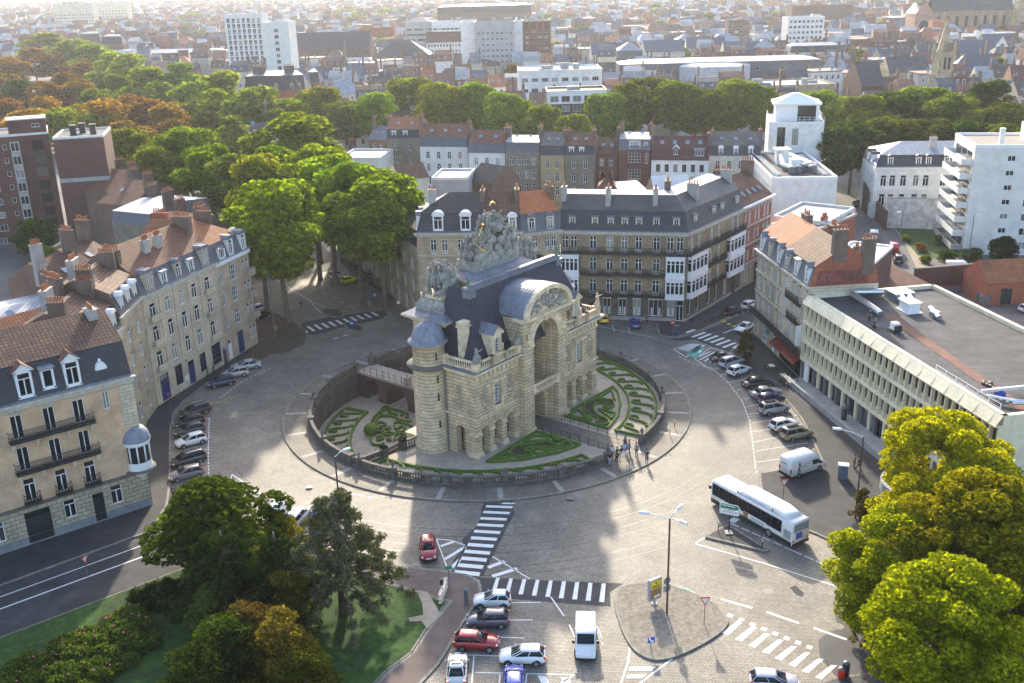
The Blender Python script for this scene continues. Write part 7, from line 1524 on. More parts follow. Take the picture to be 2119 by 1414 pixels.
for i,(a,c,y,yw,rs)in enumerate(((1962,2080,152,-.25,7),(1905,1990,118,.1,6),(1975,2060,110,-.1,6),(1840,1925,150,0,6),(2040,2119,95,.1,6),(1825,1905,125,.1,5))):far('convent_wing','stone convent wing with long slate roof '+('right of the pinnacled spire','just behind the spire','behind the spire, right side','left of the spire','at the right edge of the picture','above the rust-brown tree')[i],'convent wing',a,c,y,12,13,'stone_beige','slate_old' if i%2 else 'slate_blue','h' if i==0 else 'g',rs,10,[(7,2.6)],'two',1.2,yaw=yw)
far('gabled_chapel','dark brick chapel gable with stone pinnacles among the trees, right','chapel',1783,1832,178,13,22,'brick_dark','slate','g',8);far('white_hospital','white modern flat-roofed building below the church, right edge','building',2015,2119,75,14,18,'white_wall','roof_grey','f',0,10,[(9,2),(4,2)],'three',3)
P=G(1944,190,2);P=P*(395/P.y);t=thing('stone_spire','slender pinnacled stone church spire rising among slate roofs, right','spire',(*P,0));q=MB(Fr(P,.2));q.box(-3.2,-3.2,0,3.2,3.2,16);q.box(-3.6,-3.6,16,3.6,3.6,17);q.wall(-2.7,2.7,17,25,[(-.9,18.5,1.1,4.5),(.9,18.5,1.1,4.5)],-2.7,.8);q.box(-2.7,-1.8,17,2.7,2.7,25);q.build('belfry',[M['stone_beige']],t)
q=MB(Fr(P,.2));q.lathe(0,0,[(2.7,24.8),(.3,36.5),(0,37.5)],8)
for x in(-2.6,2.6):
 for y in(-2.6,2.6):q.lathe(x,y,[(.7,22),(.7,25.5),(0,29.5)],6)
for s in(-1,1):q.poly([(-2.2,-2.75,25),(2.2,-2.75,25),(0,-2.75,28.5)])
q.build('spire',[M['stone_beige']],t);q=MB(Fr(P,.2));q.box(-1.6,-2.4,18,1.6,-1.9,23.2);q.build('louvres',[M['slate']],t);EXC.append((P,12))
D=760.;cp=lambda x,y:(FW+RT*((x-W0/2)/FPX)+UP*((H0/2-y)/FPX));c=cp(2000,33);N0=Vector((c.x,c.y))*(D/c.y);sc_=D/FPX
t=thing('brick_church','large hazy church with rose window, slate nave roof and square twin towers, top right','church',(*N0,0));F_=Fr(N0,-.05);L=62.
q=MB(F_);hs=[(-26+i*6.6,13,2.4,7.5)for i in range(9)];q.wall(-30,32,0,24,hs,0,.6);q.box(-30,.6,0,32,16,23.9)
q.box(-37,-3,0,-24,18,23);q.poly([(-37,-3.02,23),(-24,-3.02,23),(-30.5,-3.02,31)]);q.build('wall',[brick('church_brick',(.36,.22,.16),(.30,.19,.14),.3)],t)
q=MB(F_);q.poly([(-24,-.4,24),(33,-.4,24),(33,8,32),(-24,8,32)]);q.poly([(33,16,24),(-24,16,24),(-24,8,32),(33,8,32)]);q.poly([(-37.4,-3.3,22.8),(-30.5,-3.3,31.3),(-30.5,18,31.3),(-37.4,18,22.8)][::-1]);q.poly([(-23.6,-3.3,22.8),(-30.5,-3.3,31.3),(-30.5,18,31.3),(-23.6,18,22.8)]);q.poly([(-22,-8,9),(33,-8,9),(33,-.1,12.5),(-22,-.1,12.5)]);q.build('roof',[M['slate_old']],t)
q=MB(F_);q.box(-22,-8,0,33,0,9);[q.box(x,-.7,9,x+.9,0,24)for x in[-23+i*6.6 for i in range(10)]]
for x in(34,42):q.box(x,-6,0,x+7.4,3,30);q.box(x-.4,-6.4,30,x+7.8,3.4,31);q.lathe(x+3.7,-1.5,[(3.4,31),(3.4,38),(3.8,38.2),(0,43)],8)
q.lathe(-30.5,8,[(6,30),(6,34),(5.5,36),(3,39),(0,40)],10);archivolt(q,-30.5,15,3.6,.8,-3,.2);q.build('stonework',[M['stone_beige']],t)
q=MB(F_);q.lathe(-30.5,0,[(0,0)]*2,3);q.v,q.f,q.m,q.sm=[],[],[],[];q.poly([(-30.5+3.4*cos(2*pi*i/20),-3.1,15+3.4*sin(2*pi*i/20))for i in range(20)])
[q.poly([(x-1.2,.5,13),(x+1.2,.5,13),(x+1.2,.5,20.5),(x-1.2,.5,20.5)])for x,*_ in hs];q.build('rose_window',[M['slate']],t)
for i in range(-5,7):EXC.append((N0+Vector((i*8,4)),18))
# ---- ordinary terraced houses: prototypes, then copies row by row
M['c_roof']=masonry('c_roof',(1,1,1),(.8,.8,.8),(.55,.55,.55),.45,.4,.03,.8,0,.4,objcol=True,stain=.3);M['c_wall']=masonry('c_wall',(1,1,1),(.85,.85,.85),(1.1,1.1,1.1),.5,.2,.02,.9,.5,.1,objcol=True,stain=.25)
PRO=[]
for w_,d_,h_,k in((7,10,9,'g'),(8.5,11,10,'g'),(6,9,11,'m'),(10,12,8,'g'),(9,10,12,'m'),(12,14,9,'h'),(14,12,11,'f')):
 q=MB();q.wall(-w_/2,w_/2,0,h_,[],0);q.box(-w_/2,0,0,w_/2,d_,h_,0,'fbt');r_=MB();rs=d_*.38
 if k=='g':
  r_.poly([(-w_/2,-.3,h_-.2),(w_/2,-.3,h_-.2),(w_/2,d_/2,h_+rs),(-w_/2,d_/2,h_+rs)]);r_.poly([(w_/2,d_+.3,h_-.2),(-w_/2,d_+.3,h_-.2),(-w_/2,d_/2,h_+rs),(w_/2,d_/2,h_+rs)])
  for x in(-w_/2+.01,w_/2-.01):q.poly([(x,0,h_),(x,d_,h_),(x,d_/2,h_+rs)])
 elif k=='h':r_.loft([[(-w_/2-.3,-.3,h_),(w_/2+.3,-.3,h_),(w_/2+.3,d_+.3,h_),(-w_/2-.3,d_+.3,h_)],[(-w_/2+4,d_/2-.1,h_+4),(w_/2-4,d_/2-.1,h_+4),(w_/2-4,d_/2+.1,h_+4),(-w_/2+4,d_/2+.1,h_+4)]])
 elif k=='m':r_.loft([[(-w_/2,a,z),(w_/2,a,z),(w_/2,d_-a,z),(-w_/2,d_-a,z)]for a,z in((-.1,h_),(.7,h_+2.6),(d_/2-.3,h_+4.2))])
 else:r_.box(-w_/2-.1,-.1,h_,w_/2+.1,d_+.1,h_+.4)
 c_=MB();c_.box(w_/2-.9,d_*.35,h_+1,w_/2-.2,d_*.35+1.8,h_+rs+2.2);c_.box(w_/2-.75,d_*.35+.2,h_+rs+2.2,w_/2-.35,d_*.35+1.6,h_+rs+2.8)
 sk=MB();sl=(rs+.2)/(d_/2+.3)
 for x in(-w_*.25,w_*.15):
  if k=='g':y0_,y1_=1.6,2.7;sk.poly([(x-.45,y0_,h_+y0_*sl+.1),(x+.45,y0_,h_+y0_*sl+.1),(x+.45,y1_,h_+y1_*sl+.1),(x-.45,y1_,h_+y1_*sl+.1)])
  else:sk.poly([(x-.5,-.12 if k!='m' else .12,h_+.6),(x+.5,-.12 if k!='m' else .12,h_+.6),(x+.5,.38,h_+1.9),(x-.5,.38,h_+1.9)])
 wn=MB();xs=spread(max(2,int(w_/2.6)),-w_/2+.5,w_/2-.5)
 for z in(h_-2.6,h_-6.):
  for x in xs:wn.box(x-.6,-.06,z,x+.6,.02,z+1.8)
 pn=MB()
 for z in(h_-2.6,h_-6.):
  for x in xs:pn.poly([(x-.45,-.08,z+.15),(x-.06,-.08,z+.15),(x-.06,-.08,z+1.65),(x-.45,-.08,z+1.65)]);pn.poly([(x+.06,-.08,z+.15),(x+.45,-.08,z+.15),(x+.45,-.08,z+1.65),(x+.06,-.08,z+1.65)])
 PRO.append((w_,d_,[('wall',q.mesh('wall',[M['c_wall']])),('roof',r_.mesh('roof',[M['c_roof']])),('chimney',c_.mesh('chimney',[M['chimney']])),('roof_windows',sk.mesh('roof_windows',[M['skylight']])),('windows',wn.mesh('windows',[M['white']])),('panes',pn.mesh('panes',[M['glass_dark']]))],(q,r_),k))
ROOFC=[((.21,.105,.075),'red-brown tiled'),((.13,.085,.07),'dark brown tiled'),((.36,.14,.07),'orange tiled'),((.10,.10,.12),'slate grey'),((.15,.16,.19),'blue-grey'),((.34,.35,.38),'pale metal'),((.14,.06,.05),'maroon tiled')]
WALLC=[((.20,.105,.075),'brick'),((.14,.075,.06),'dark brick'),((.52,.51,.48),'white'),((.46,.40,.31),'cream'),((.28,.14,.10),'red brick'),((.3,.29,.28),'grey')]
def park_here(p):a,b=pix(p,0);return a<500 and 128+a*.14<b<400
def pix(p,z=8):
 v=Vector((p.x,p.y,z-CAMZ));w=v.dot(FW);return W0/2+FPX*v.dot(RT)/w,H0/2-FPX*v.dot(UP)/w
rng=random.Random(21);cand=[]
Y=352.
while Y<4200:
 sp=21+Y*.012+max(0,Y-1300)*.05;X=-Y*.56-30
 while X<Y*.56+30:
  blk=(int(X//95),int(Y//110));rb=random.Random(blk[0]*91+blk[1]*7);a0=rb.uniform(-.35,.35)
  k=rng.choices(range(7),(4,4,3,3,2,2.2,2.4))[0];w_=PRO[k][0];p=Vector((X+w_/2,Y+8*sin(X*.02+Y)+(X-(blk[0]+.5)*95)*math.tan(a0)*.6));X+=w_*cos(a0)+(.2 if rng.random()<.9 else rng.uniform(4,14))
  if rng.random()<.07 or park_here(p)or any((p-c).length<r for c,r in EXC)or False:continue
  cand.append((p,a0*.6+rng.uniform(-.03,.03),k,rng.choices(range(7),(4,4,1.3,3.2,2.2,3,1))[0],rng.choices(range(6),(2.5,2,4.5,3,1.5,1.5))[0],rng.uniform(.8,1.3)))
 Y+=sp
ZONE=[(270,'above the park'),(465,'left of the pale tower block'),(640,'behind the pale tower block'),(840,'beyond the dark slate halls'),(1000,'below the distant palace wing'),(1150,'around the grey slab'),(1300,'above the modern white office'),(1470,'above the slate civic halls'),(1640,'left of the white flats'),(1780,'right of the white flats'),(1910,'left of the large church'),(3000,'around the large church')]
n_th=0;FM=[MB()for _ in range(13)]
for p,a,k,ri,wi,zs in cand:
 px_,py_=pix(p)
 if n_th<290 and-40<px_<2160:
  n_th+=1;w_,d_,parts,_,kk=PRO[k];rc,rn=ROOFC[ri];wc,wn_=WALLC[wi]
  z_=[t for m,t in ZONE if px_<m][0];band_='near' if p.y<400 else 'middle' if p.y<520 else 'far'
  kn={'g':'gabled','m':'mansard-roofed','h':'hip-roofed','f':'flat-roofed'}[kk]
  t=thing('terraced_house','%s %s house with %s roof, %s rows %s'%(kn,wn_,rn,band_,z_),'house',(*p,0),'city houses in the '+band_+' rows '+z_)
  t.rotation_euler.z=a;t.scale=(1,1,zs)
  for nm,me in parts:
   if nm in('windows','panes')and p.y>520:continue
   inst(nm,me,t,(0,0,0),0,sc(rc,zs)if nm=='roof' else sc(wc,zs)if nm=='wall' else None)
 else:
  f=Fr(p,a);q,r_=PRO[k][3]
  for src,i in((q,7+wi),(r_,ri)):
   b_=len(FM[i].v);FM[i].v+=[f(v[0],v[1],v[2]*zs)for v in src.v];FM[i].f+=[[b_+j for j in g_]for g_ in src.f];FM[i].m+=src.m;FM[i].sm+=src.sm
for k in range(90):
 p=Vector((rng.uniform(118,300),rng.uniform(60,345)))if k%2 else Vector((rng.uniform(-300,-112),rng.uniform(60,300)));f=Fr((round(p.x/11)*11,round(p.y/26)*26),rng.uniform(-.04,.04));q,r_=PRO[rng.randrange(6)][3]
 for src,i in((q,7+rng.randrange(6)),(r_,rng.randrange(7))):b_=len(FM[i].v);FM[i].v+=[f(*v)for v in src.v];FM[i].f+=[[b_+j for j in g_]for g_ in src.f];FM[i].m+=src.m;FM[i].sm+=src.sm
far_m=MB();cols_=[c for c,_ in ROOFC]+[c for c,_ in WALLC]
for i,m_ in enumerate(FM):b_=len(far_m.v);far_m.v+=m_.v;far_m.f+=[[b_+j for j in g_]for g_ in m_.f];far_m.m+=[i]*len(m_.f);far_m.sm+=m_.sm
o=far_m.build('distant_houses',[plain('far_%d'%i,c,.85,.35,.15)for i,c in enumerate(cols_)]);o['kind']='stuff'
TT=[(200,48,55),(300,40,60),(330,22,60),(375,50,70),(400,28,55),(430,40,50),(590,12,50),(620,14,50),(650,16,45),(545,20,45),(720,18,60),(760,8,55),(800,18,50),(890,4,50),(920,2,50),(960,6,50),(1205,55,75),(1195,98,65),(1165,35,40),(1050,112,40),(1060,132,35),(1600,62,40),(1880,95,50),(1745,45,50),(1415,100,30),(1970,88,40),(1770,105,110),(1845,120,80),(1355,8,40),(740,30,45)]
rt_=random.Random(31)
for k in range(46):TT.append((rt_.uniform(0,2110),rt_.uniform(18,120)if k%2 else rt_.uniform(12,50),rt_.uniform(26,52)))
for x,y,w in TT:
 c=OLIVE if x==1770 else RUST if x in(1845,1060)else DARK if x in(1600,1050)else PALE if int(x+y)%3 else YGREEN
 P=G(x,y,14 if y>30 else 18)
 if y>30 or P.y<1500:toptree(x,y,w,14 if y>30 else 18,'far',c,'%s town tree %s'%(TN[c],[t for m,t in ZONE if x<m][0]),'trees scattered among the city roofs','town_tree')
 #  vehicles
def car_kind(L,W,H,kind):
 h=L/2;hb={'hatch':.98,'sedan':.94,'mpv':1.05,'estate':.96}[kind]*(H/1.48 if kind!='mpv' else 1)
 b0,b1,r0,r1={'hatch':(-h+.12,h-1.0,-h+.5,h-1.85),'sedan':(-h+.62,h-1.15,-h+1.3,h-2.1),'mpv':(-h+.08,h-.8,-h+.35,h-1.75),'estate':(-h+.12,h-1.25,-h+.4,h-2.1)}[kind]
 B=MB();B.s=True
 def ring(x,k,zb,zs):w=W/2*k;return[(x,y*w,z)for y,z in((-.8,zb),(-.97,zb+.12),(-1,zs*.62),(-.97,zs-.1),(-.86,zs),(.86,zs),(.97,zs-.1),(1,zs*.62),(.97,zb+.12),(.8,zb))]
 zr=hb if kind!='sedan' else hb-.02
 B.loft([ring(x,k,zb,zs)for x,k,zb,zs in((-h,.82,.4,.68),(-h+.04,.9,.3,zr-.12),(-h+.2,.97,.24,zr),(-h+.9,1,.2,zr+.01),(0,1,.2,hb),(h-1.0,1,.2,hb-.02),(h-.55,.97,.22,hb-.12),(h-.2,.9,.26,hb-.24),(h-.04,.8,.3,hb-.36),(h,.68,.36,hb-.48))])
 rw,rt=W*.335,H-.05;bw=W*.44
 cr=lambda x0,x1,w,z:[(x0,-w*.86,z),(x0+.18,-w,z),(x1-.25,-w,z),(x1,-w*.8,z),(x1,w*.8,z),(x1-.25,w,z),(x0+.18,w,z),(x0,w*.86,z)]
 lo,hi=cr(b0,b1,bw,hb-.03),cr(r0,r1,rw,rt-.06)
 B.loft([cr(r0-.04,r1+.04,rw+.02,rt-.07),cr(r0,r1,rw+.01,rt-.01),cr(r0+.12,r1-.12,rw-.12,rt+.05)])
 for i in range(8):B.tube([lo[i],hi[i]],[.055,.04],4)if i in(0,2,3,4,5,7)else None
 mx=[lerp(Vector(lo[i]),Vector(lo[i+1]),.5)for i in(1,5)];mr=[lerp(Vector(hi[i]),Vector(hi[i+1]),.5)for i in(1,5)]
 for a,b in zip(mx,mr):B.tube([a,b],[.05,.04],4)
 P=[('body',B.mesh('body',[M['paint_car']]),1)]
 g=MB();g.s=True;g.loft([lo,hi]);P.append(('windows',g.mesh('windows',[M['car_glass']]),0))
 for s in(-1,1):
  q=MB();q.s=True;q.ball((h-.22,s*W*.36,hb-.34),(.2,.14,.1),0,8,5);P.append(('headlight',q.mesh('headlight',[M['lamp_clear']]),0))
  q=MB();q.box(-h+.0,s*W*.4-.1,hb-.3,-h+.2,s*W*.4+.1,hb-.02);P.append(('tail_light',q.mesh('tail_light',[M['lamp_red']]),0))
  q=MB();q.s=True;q.ball((b1-.35,s*(W*.5+.09),hb+.06),(.07,.11,.07),0,7,5);P.append(('mirror',q.mesh('mirror',[M['paint_car']]),1))
  q=MB();q.box(s*h-.02 if s>0 else-h-.015,-.26,.5,s*h+.015 if s>0 else-h+.06,.26,.61);P.append(('number_plate',q.mesh('number_plate',[M['white']]),0))
 q=MB();q.box(h-.06,-W*.3,.34,h+.01,W*.3,.48);q.box(-h-.01,-W*.38,.26,-h+.06,W*.38,.42);P.append(('grille',q.mesh('grille',[M['black_trim']]),0))
 return P,wheels(L*.305,-L*.3,W/2,.31),(b0,b1,r0,r1,rw,rt)
def wheels(xf,xr,w,r):
 o=[]
 t=MB();t.s=True;t.v=[];n=14;ring=lambda y,rr:[(rr*cos(2*pi*i/n),y,r+rr*sin(2*pi*i/n))for i in range(n)]
 t.loft([ring(-.11,r*.75),ring(-.1,r),ring(.1,r),ring(.11,r*.75)]);q=MB();q.loft([ring(-.112,r*.66),ring(.112,r*.66)])
 tm,rm=t.mesh('tyre',[M['rubber']]),q.mesh('rim',[M['rim']])
 a=MB();a.loft([[(rr*cos(2*pi*i/n),y,r+.02+rr*sin(2*pi*i/n))for i in range(n)]for y,rr in((-.02,r*1.17),(.02,r*1.17))]);am=a.mesh('wheel_arch',[M['black_trim']])
 for x in(xf,xr):
  for s in(-1,1):o.append((x,s*(w-.06),tm,rm,am,s*.035))
 return o
CARS={'small':car_kind(3.55,1.64,1.47,'hatch'),'hatch':car_kind(4.0,1.72,1.47,'hatch'),'sedan':car_kind(4.6,1.8,1.44,'sedan'),'coupe':car_kind(4.2,1.78,1.36,'sedan'),'mpv':car_kind(4.3,1.78,1.65,'mpv'),'estate':car_kind(4.6,1.8,1.5,'estate')}
def add_wheels(t,W_):
 for x,y,tm,rm,am,dy in W_:
  w=inst('wheel',tm,t,(x,y,0));inst('rim',rm,w);inst('wheel_arch',am,t,(x,y+dy,0))
def car(kind,rear,front,col,label,group=None,z=.0,extra=None,cat='car'):
 a,b=G(*rear,z),G(*front,z);c=(a+b)/2;an=atan2(b.y-a.y,b.x-a.x);P,W_,d=CARS[kind]
 t=thing('parked_car' if group else 'car',label,cat,(c.x,c.y,z+.02),group,an)
 for n,me,cc in P:inst(n,me,t,(0,0,0),0,col if cc else None)
 add_wheels(t,W_)
 b0,b1,r0,r1,rw,rt=d
 if extra=='glassroof':q=MB();q.box(r0+.3,-rw*.7,rt+.05,r1-.25,rw*.7,rt+.065);inst('glass_roof',q.mesh('glass_roof',[M['car_glass']]),t)
 if extra=='rails':
  for s in(-1,1):q=MB();q.tube([(r0+.2,s*rw*.9,rt+.02),(r0+.4,s*rw*.9,rt+.1),(r1-.4,s*rw*.9,rt+.1),(r1-.2,s*rw*.9,rt+.02)],.03,4);inst('roof_rail',q.mesh('roof_rail',[M['metal']]),t)
 return t
WHITE,BLACK,SILVER,DGREY,NAVY=(.8,.8,.8),(.02,.02,.024),(.42,.43,.45),(.09,.085,.085),(.02,.03,.09)
gR,gL,gF='cars parked nose-in on the right','cars parked nose-in on the left','cars parked in the foreground'
for k,r_,f_,c,lb,ex in(('coupe',(1477,750),(1512,739),BLACK,'black coupe at the far end of the right-hand parking row',0),('mpv',(1492,764),(1534,750),SILVER,'silver people carrier between the black coupe and the small white hatchback','rails'),('hatch',(1509,780),(1548,767),WHITE,'small white hatchback third from the side street in the right row',0),('sedan',(1541,803),(1594,795),(.07,.06,.055),'dark brown saloon facing the cafe tables',0),('sedan',(1557,825),(1612,815),(.3,.3,.31),'grey saloon beside the dark brown one',0),('hatch',(1572,838),(1618,828),NAVY,'dark navy hatchback squeezed beside the grey people carrier',0),('mpv',(1576,858),(1626,849),(.33,.33,.34),'grey people carrier with glass roof in the right row','glassroof'),('hatch',(1596,893),(1646,880),WHITE,'white hatchback next to the beige people carrier',0),('mpv',(1620,912),(1676,900),(.3,.27,.19),'beige people carrier with dark glass roof at the near end of the right row','glassroof')):car(k,r_,f_,c,lb,gR,.0,ex)
for k,r_,f_,c,lb,ex in(('estate',(432,850),(372,868),(.025,.02,.025),'black estate with chrome roof rails at the far end of the left bays','rails'),('hatch',(418,874),(366,888),BLACK,'black hatchback second in the left bays',0),('hatch',(420,892),(365,904),(.06,.06,.065),'dark grey hatchback just beyond the white one on the left',0),('hatch',(426,912),(366,928),WHITE,'white hatchback among dark cars in the left bays',0),('mpv',(426,950),(354,970),(.05,.045,.05),'large black people carrier in the left bays','rails'),('hatch',(418,982),(356,996),(.2,.18,.18),'grey-brown hatchback nearest the trees in the left bays',0),('hatch',(484,793),(433,803),NAVY,'dark blue hatchback beside the stone apartment house',0),('hatch',(512,775),(463,783),SILVER,'silver hatchback between the dark blue car and the silver saloon',0),('sedan',(539,759),(482,767),(.45,.46,.47),'silver saloon nearest the leafy pavement',0)):car(k,r_,f_,c,lb,gL,.0,ex)
car('hatch',(885,1122),(888,1170),(.32,.02,.025),'red hatchback facing the viewer beside the cedar',gF);car('small',(1054,1252),(984,1252),WHITE,'tiny white three-door car nearest the foreground crossing',gF);car('hatch',(1051,1291),(969,1294),(.10,.10,.13),'dark grey hatchback between the tiny white car and the red one',gF);car('hatch',(940,1337),(1034,1340),(.34,.015,.02),'bright red hatchback facing right in the foreground',gF);car('hatch',(1127,1368),(1036,1368),WHITE,'white three-door hatchback right of the bright red car',gF);car('coupe',(944,1430),(948,1362),(.5,.5,.52),'silver convertible seen from behind at the bottom edge',gF,.0,'glassroof');car('hatch',(1064,1450),(1064,1392),(.06,.09,.42),'bright blue hatchback cut off by the bottom edge',gF);car('hatch',(1562,1420),(1640,1424),(.45,.44,.55),'lilac-grey hatchback at the bottom edge near the zebra crossing')
car('hatch',(1251,676),(1249,654),(.85,.55,.01),'yellow hatchback parked beside the gate and the corner building',gR);car('hatch',(1316,686),(1311,664),(.02,.035,.25),'blue hatchback parked in front of the corner building',gR);car('hatch',(1496,657),(1537,643),BLACK,'black hatchback at the kerb of the side street','cars in the side street');car('hatch',(1536,644),(1568,630),WHITE,'white hatchback behind the black one in the side street','cars in the side street');car('coupe',(1556,676),(1524,692),WHITE,'white roadster driving out of the side street');car('hatch',(684,577),(716,572),(.6,.6,.62),'pale silver hatchback under the plane trees beside the lime one','cars under the plane trees',.14);car('small',(709,589),(738,582),(.55,.62,.02),'lime green small car under the plane trees','cars under the plane trees',.14);car('hatch',(528,648),(548,640),(.5,.5,.52),'silver car half hidden behind the slim plane tree',gL);car('hatch',(528,662),(551,655),BLACK,'black car behind the slim plane tree, nearer one',gL);car('mpv',(608,1092),(626,1070),WHITE,'white car partly hidden by the yellow shrub',gF);car('mpv',(1860,552),(1856,533),BLACK,'black off-roader in the back lane','cars in the back lane',.02,'rails');car('hatch',(2110,648),(2150,642),WHITE,'white car at the right edge of the yard');car('hatch',(1765,428),(1795,424),BLACK,'dark car in the shade of the trees by the white mansion','cars in the back lane',.02)
def van(rear,front,L,W,H,col,label,z=0.,nose=1.0,rack=False,side=False,name='van'):
 a,b=G(*rear,z),G(*front,z);c=(a+b)/2;an=atan2(b.y-a.y,b.x-a.x);h=L/2
 t=thing(name,label,'van',(c.x,c.y,z+.02),None,an);B=MB();B.s=True
 ring=lambda x,k,zb,zs,kt=.9:[(x,y*W/2*k,z_)for y,z_ in((-.85,zb),(-1,zb+.15),(-1,max(zb+.2,zs*.5)),(-.97,zs-.25),(-kt,zs),(kt,zs),(.97,zs-.25),(1,max(zb+.2,zs*.5)),(1,zb+.15),(.85,zb))]
 xw=h-nose
 B.loft([ring(x,k,zb,zs)for x,k,zb,zs in((-h,.93,.4,H-.12),(-h+.12,1,.28,H),(0,1,.25,H),(xw-.85,1,.25,H-.02),(xw-.6,.99,.25,H-.12),(xw+.2,.97,.25,1.22),(h-.3,.93,.28,1.05),(h-.05,.85,.32,.85),(h,.78,.4,.7))]);inst('body',B.mesh('body',[M['paint_car']]),t,(0,0,0),0,col)
 q=MB();q.poly([(xw+.18,-W*.40,1.28),(xw+.18,W*.40,1.28),(xw-.58,W*.39,H-.13),(xw-.58,-W*.39,H-.13)]);q.v=[(x+.05,y,z_+.05)for x,y,z_ in q.v];inst('windscreen',q.mesh('windscreen',[M['car_glass']]),t)
 for s in(-1,1):
  y=s*(W/2+.012)
  for x0,x1 in([(xw-1.35,xw-.35)]+([(-.5,xw-1.5),(-h+.3,-.6)]if side else[])):
   q=MB();pp=[(x0,y,1.15),(x1+(.25 if x1>xw-.6 else 0),y,1.15),(x1-.15,y*.985,min(H-.3,1.75)),(x0,y*.985,min(H-.3,1.75))];q.poly(pp if s<0 else pp[::-1]);inst('side_window',q.mesh('side_window',[M['car_glass']]),t)
  q=MB();q.box(-h-.02,s*W*.44-.09,.75,-h+.1,s*W*.44+.09,1.35);inst('tail_light',q.mesh('tail_light',[M['lamp_red']]),t);q=MB();q.ball((h-.15,s*W*.36,.82),(.16,.16,.12),0,8,5);inst('headlight',q.mesh('headlight',[M['lamp_clear']]),t);q=MB();q.box(xw-.2,y-.12+s*.1,1.15,xw-.05,y+.12+s*.1,1.45);inst('mirror',q.mesh('mirror',[M['black_trim']]),t)
 q=MB();q.box(-h-.06,-W*.49,.25,-h+.1,W*.49,.55);q.box(h-.1,-W*.42,.28,h+.03,W*.42,.5);inst('bumper',q.mesh('bumper',[M['black_trim']]),t)
 if H<2.2 or side:q=MB();q.box(-h-.02,-W*.4,1.2,-h+.04,W*.4,H-.3);inst('rear_window',q.mesh('rear_window',[M['car_glass']]),t)
 if rack:
  q=MB();[q.box(x,-W*.42,H+.1,x+.05,W*.42,H+.14)for x in(-h+.4,-h+1.4,-h+2.4,-h+3.4)];[q.box(-h+.3,s*W*.4-.02,H+.14,h-2.2,s*W*.4+.02,H+.18)for s in(-1,-.4,0,.4,1)];inst('roof_rack',q.mesh('roof_rack',[M['white_old']]),t)
  f=Fr((0,0),0);ORG[t.name]=(0,0,0)
  for tx,sz,x,zz in(('OUISI',.42,.7,1.65),):put_text(tx,sz,'iron',t,f,x,-W/2-.015,zz)
  q=MB();q.ball((-1.6,-W/2-.005,2.0),(.12,.02,.14),0,8,5);q.tube([(-1.6,-W/2-.01,1.85),(-1.65,-W/2-.01,1.2),(-1.4,-W/2-.01,.75)],[.16,.17,.06],5);q.tube([(-1.65,-W/2-.01,1.2),(-1.85,-W/2-.01,.72)],[.1,.06],5);q.tube([(-1.55,-W/2-.01,1.75),(-1.2,-W/2-.01,1.35),(-.2,-W/2-.01,1.25)],[.07,.05,.02],5);inst('worker_silhouette',q.mesh('worker_silhouette',[M['grey_paint']]),t)
  q=MB();q.box(-.9,-W/2-.012,1.62,.0,-W/2,1.65);q.box(-.9,-W/2-.012,1.5,.0,-W/2,1.53);inst('red_lines',q.mesh('red_lines',[M['red']]),t);f2=Fr((0,0),-pi/2);put_text('OUISI',.34,'iron',t,Fr((-h-.012,.25),-pi/2),0,0,1.75)
 add_wheels(t,wheels(L*.31,-L*.29,W/2,.34));return t
van((1630,986),(1690,966),5.6,2.05,2.5,WHITE,'white high-roofed work van with roof rack and worker drawings',.13,.95,True);van((1212,1296),(1212,1378),5.0,1.9,1.9,(.7,.7,.71),'silver-white minibus driving towards the viewer in the foreground',0,1.1,False,True,'minibus')
van((570,1085),(588,1052),4.6,1.85,2.0,WHITE,'white van behind the yellow shrub on the left');van((662,1105),(672,1072),4.8,1.9,2.1,(.16,.19,.6),'blue van hidden behind the cedar');van((1808,504),(1807,482),4.4,1.8,1.9,WHITE,'white delivery van parked in the back lane',.02);van((1850,534),(1848,512),4.8,1.9,2.2,(.45,.03,.03),'red van parked in the back lane',.02);van((1960,560),(2012,562),5.2,1.9,1.9,WHITE,'white van behind the yard wall with only its roof showing',.02)
# ---- city bus
a,b_=G(1668,1133),G(1476,1043);d=(b_-a).normalized();n_=Vector((-d.y,d.x));Lb=11.9
wr,wf=G(1596,1114),G(1500,1059);d=(wf-wr).normalized();n_=Vector((-d.y,d.x))
if n_.y<0:n_=-n_
mid_=(wr+wf)/2+n_*1.22-d*.25
bus=thing('city_bus','white and dark green city bus with rounded gas tanks on its roof','bus',(*mid_,0),None,atan2(d.y,d.x));ORG[bus.name]=(0,0,0)
h=Lb/2;ring=lambda x,k,z0,z1:[(x,y*1.25*k,z)for y,z in((-.96,z0),(-1,z0+.1),(-1,1.2),(-.985,z1-.3),(-.9,z1-.05),(-.75,z1),(.75,z1),(.9,z1-.05),(.985,z1-.3),(1,1.2),(1,z0+.1),(.96,z0))]
q=MB();q.s=True;q.loft([ring(x,k,.3,z)for x,k,z in((-h,.96,2.88),(-h+.12,1,2.98),(h-.3,1,2.98),(h-.08,.97,2.9),(h,.92,2.75))]);inst('body',q.mesh('body',[M['white']]),bus)
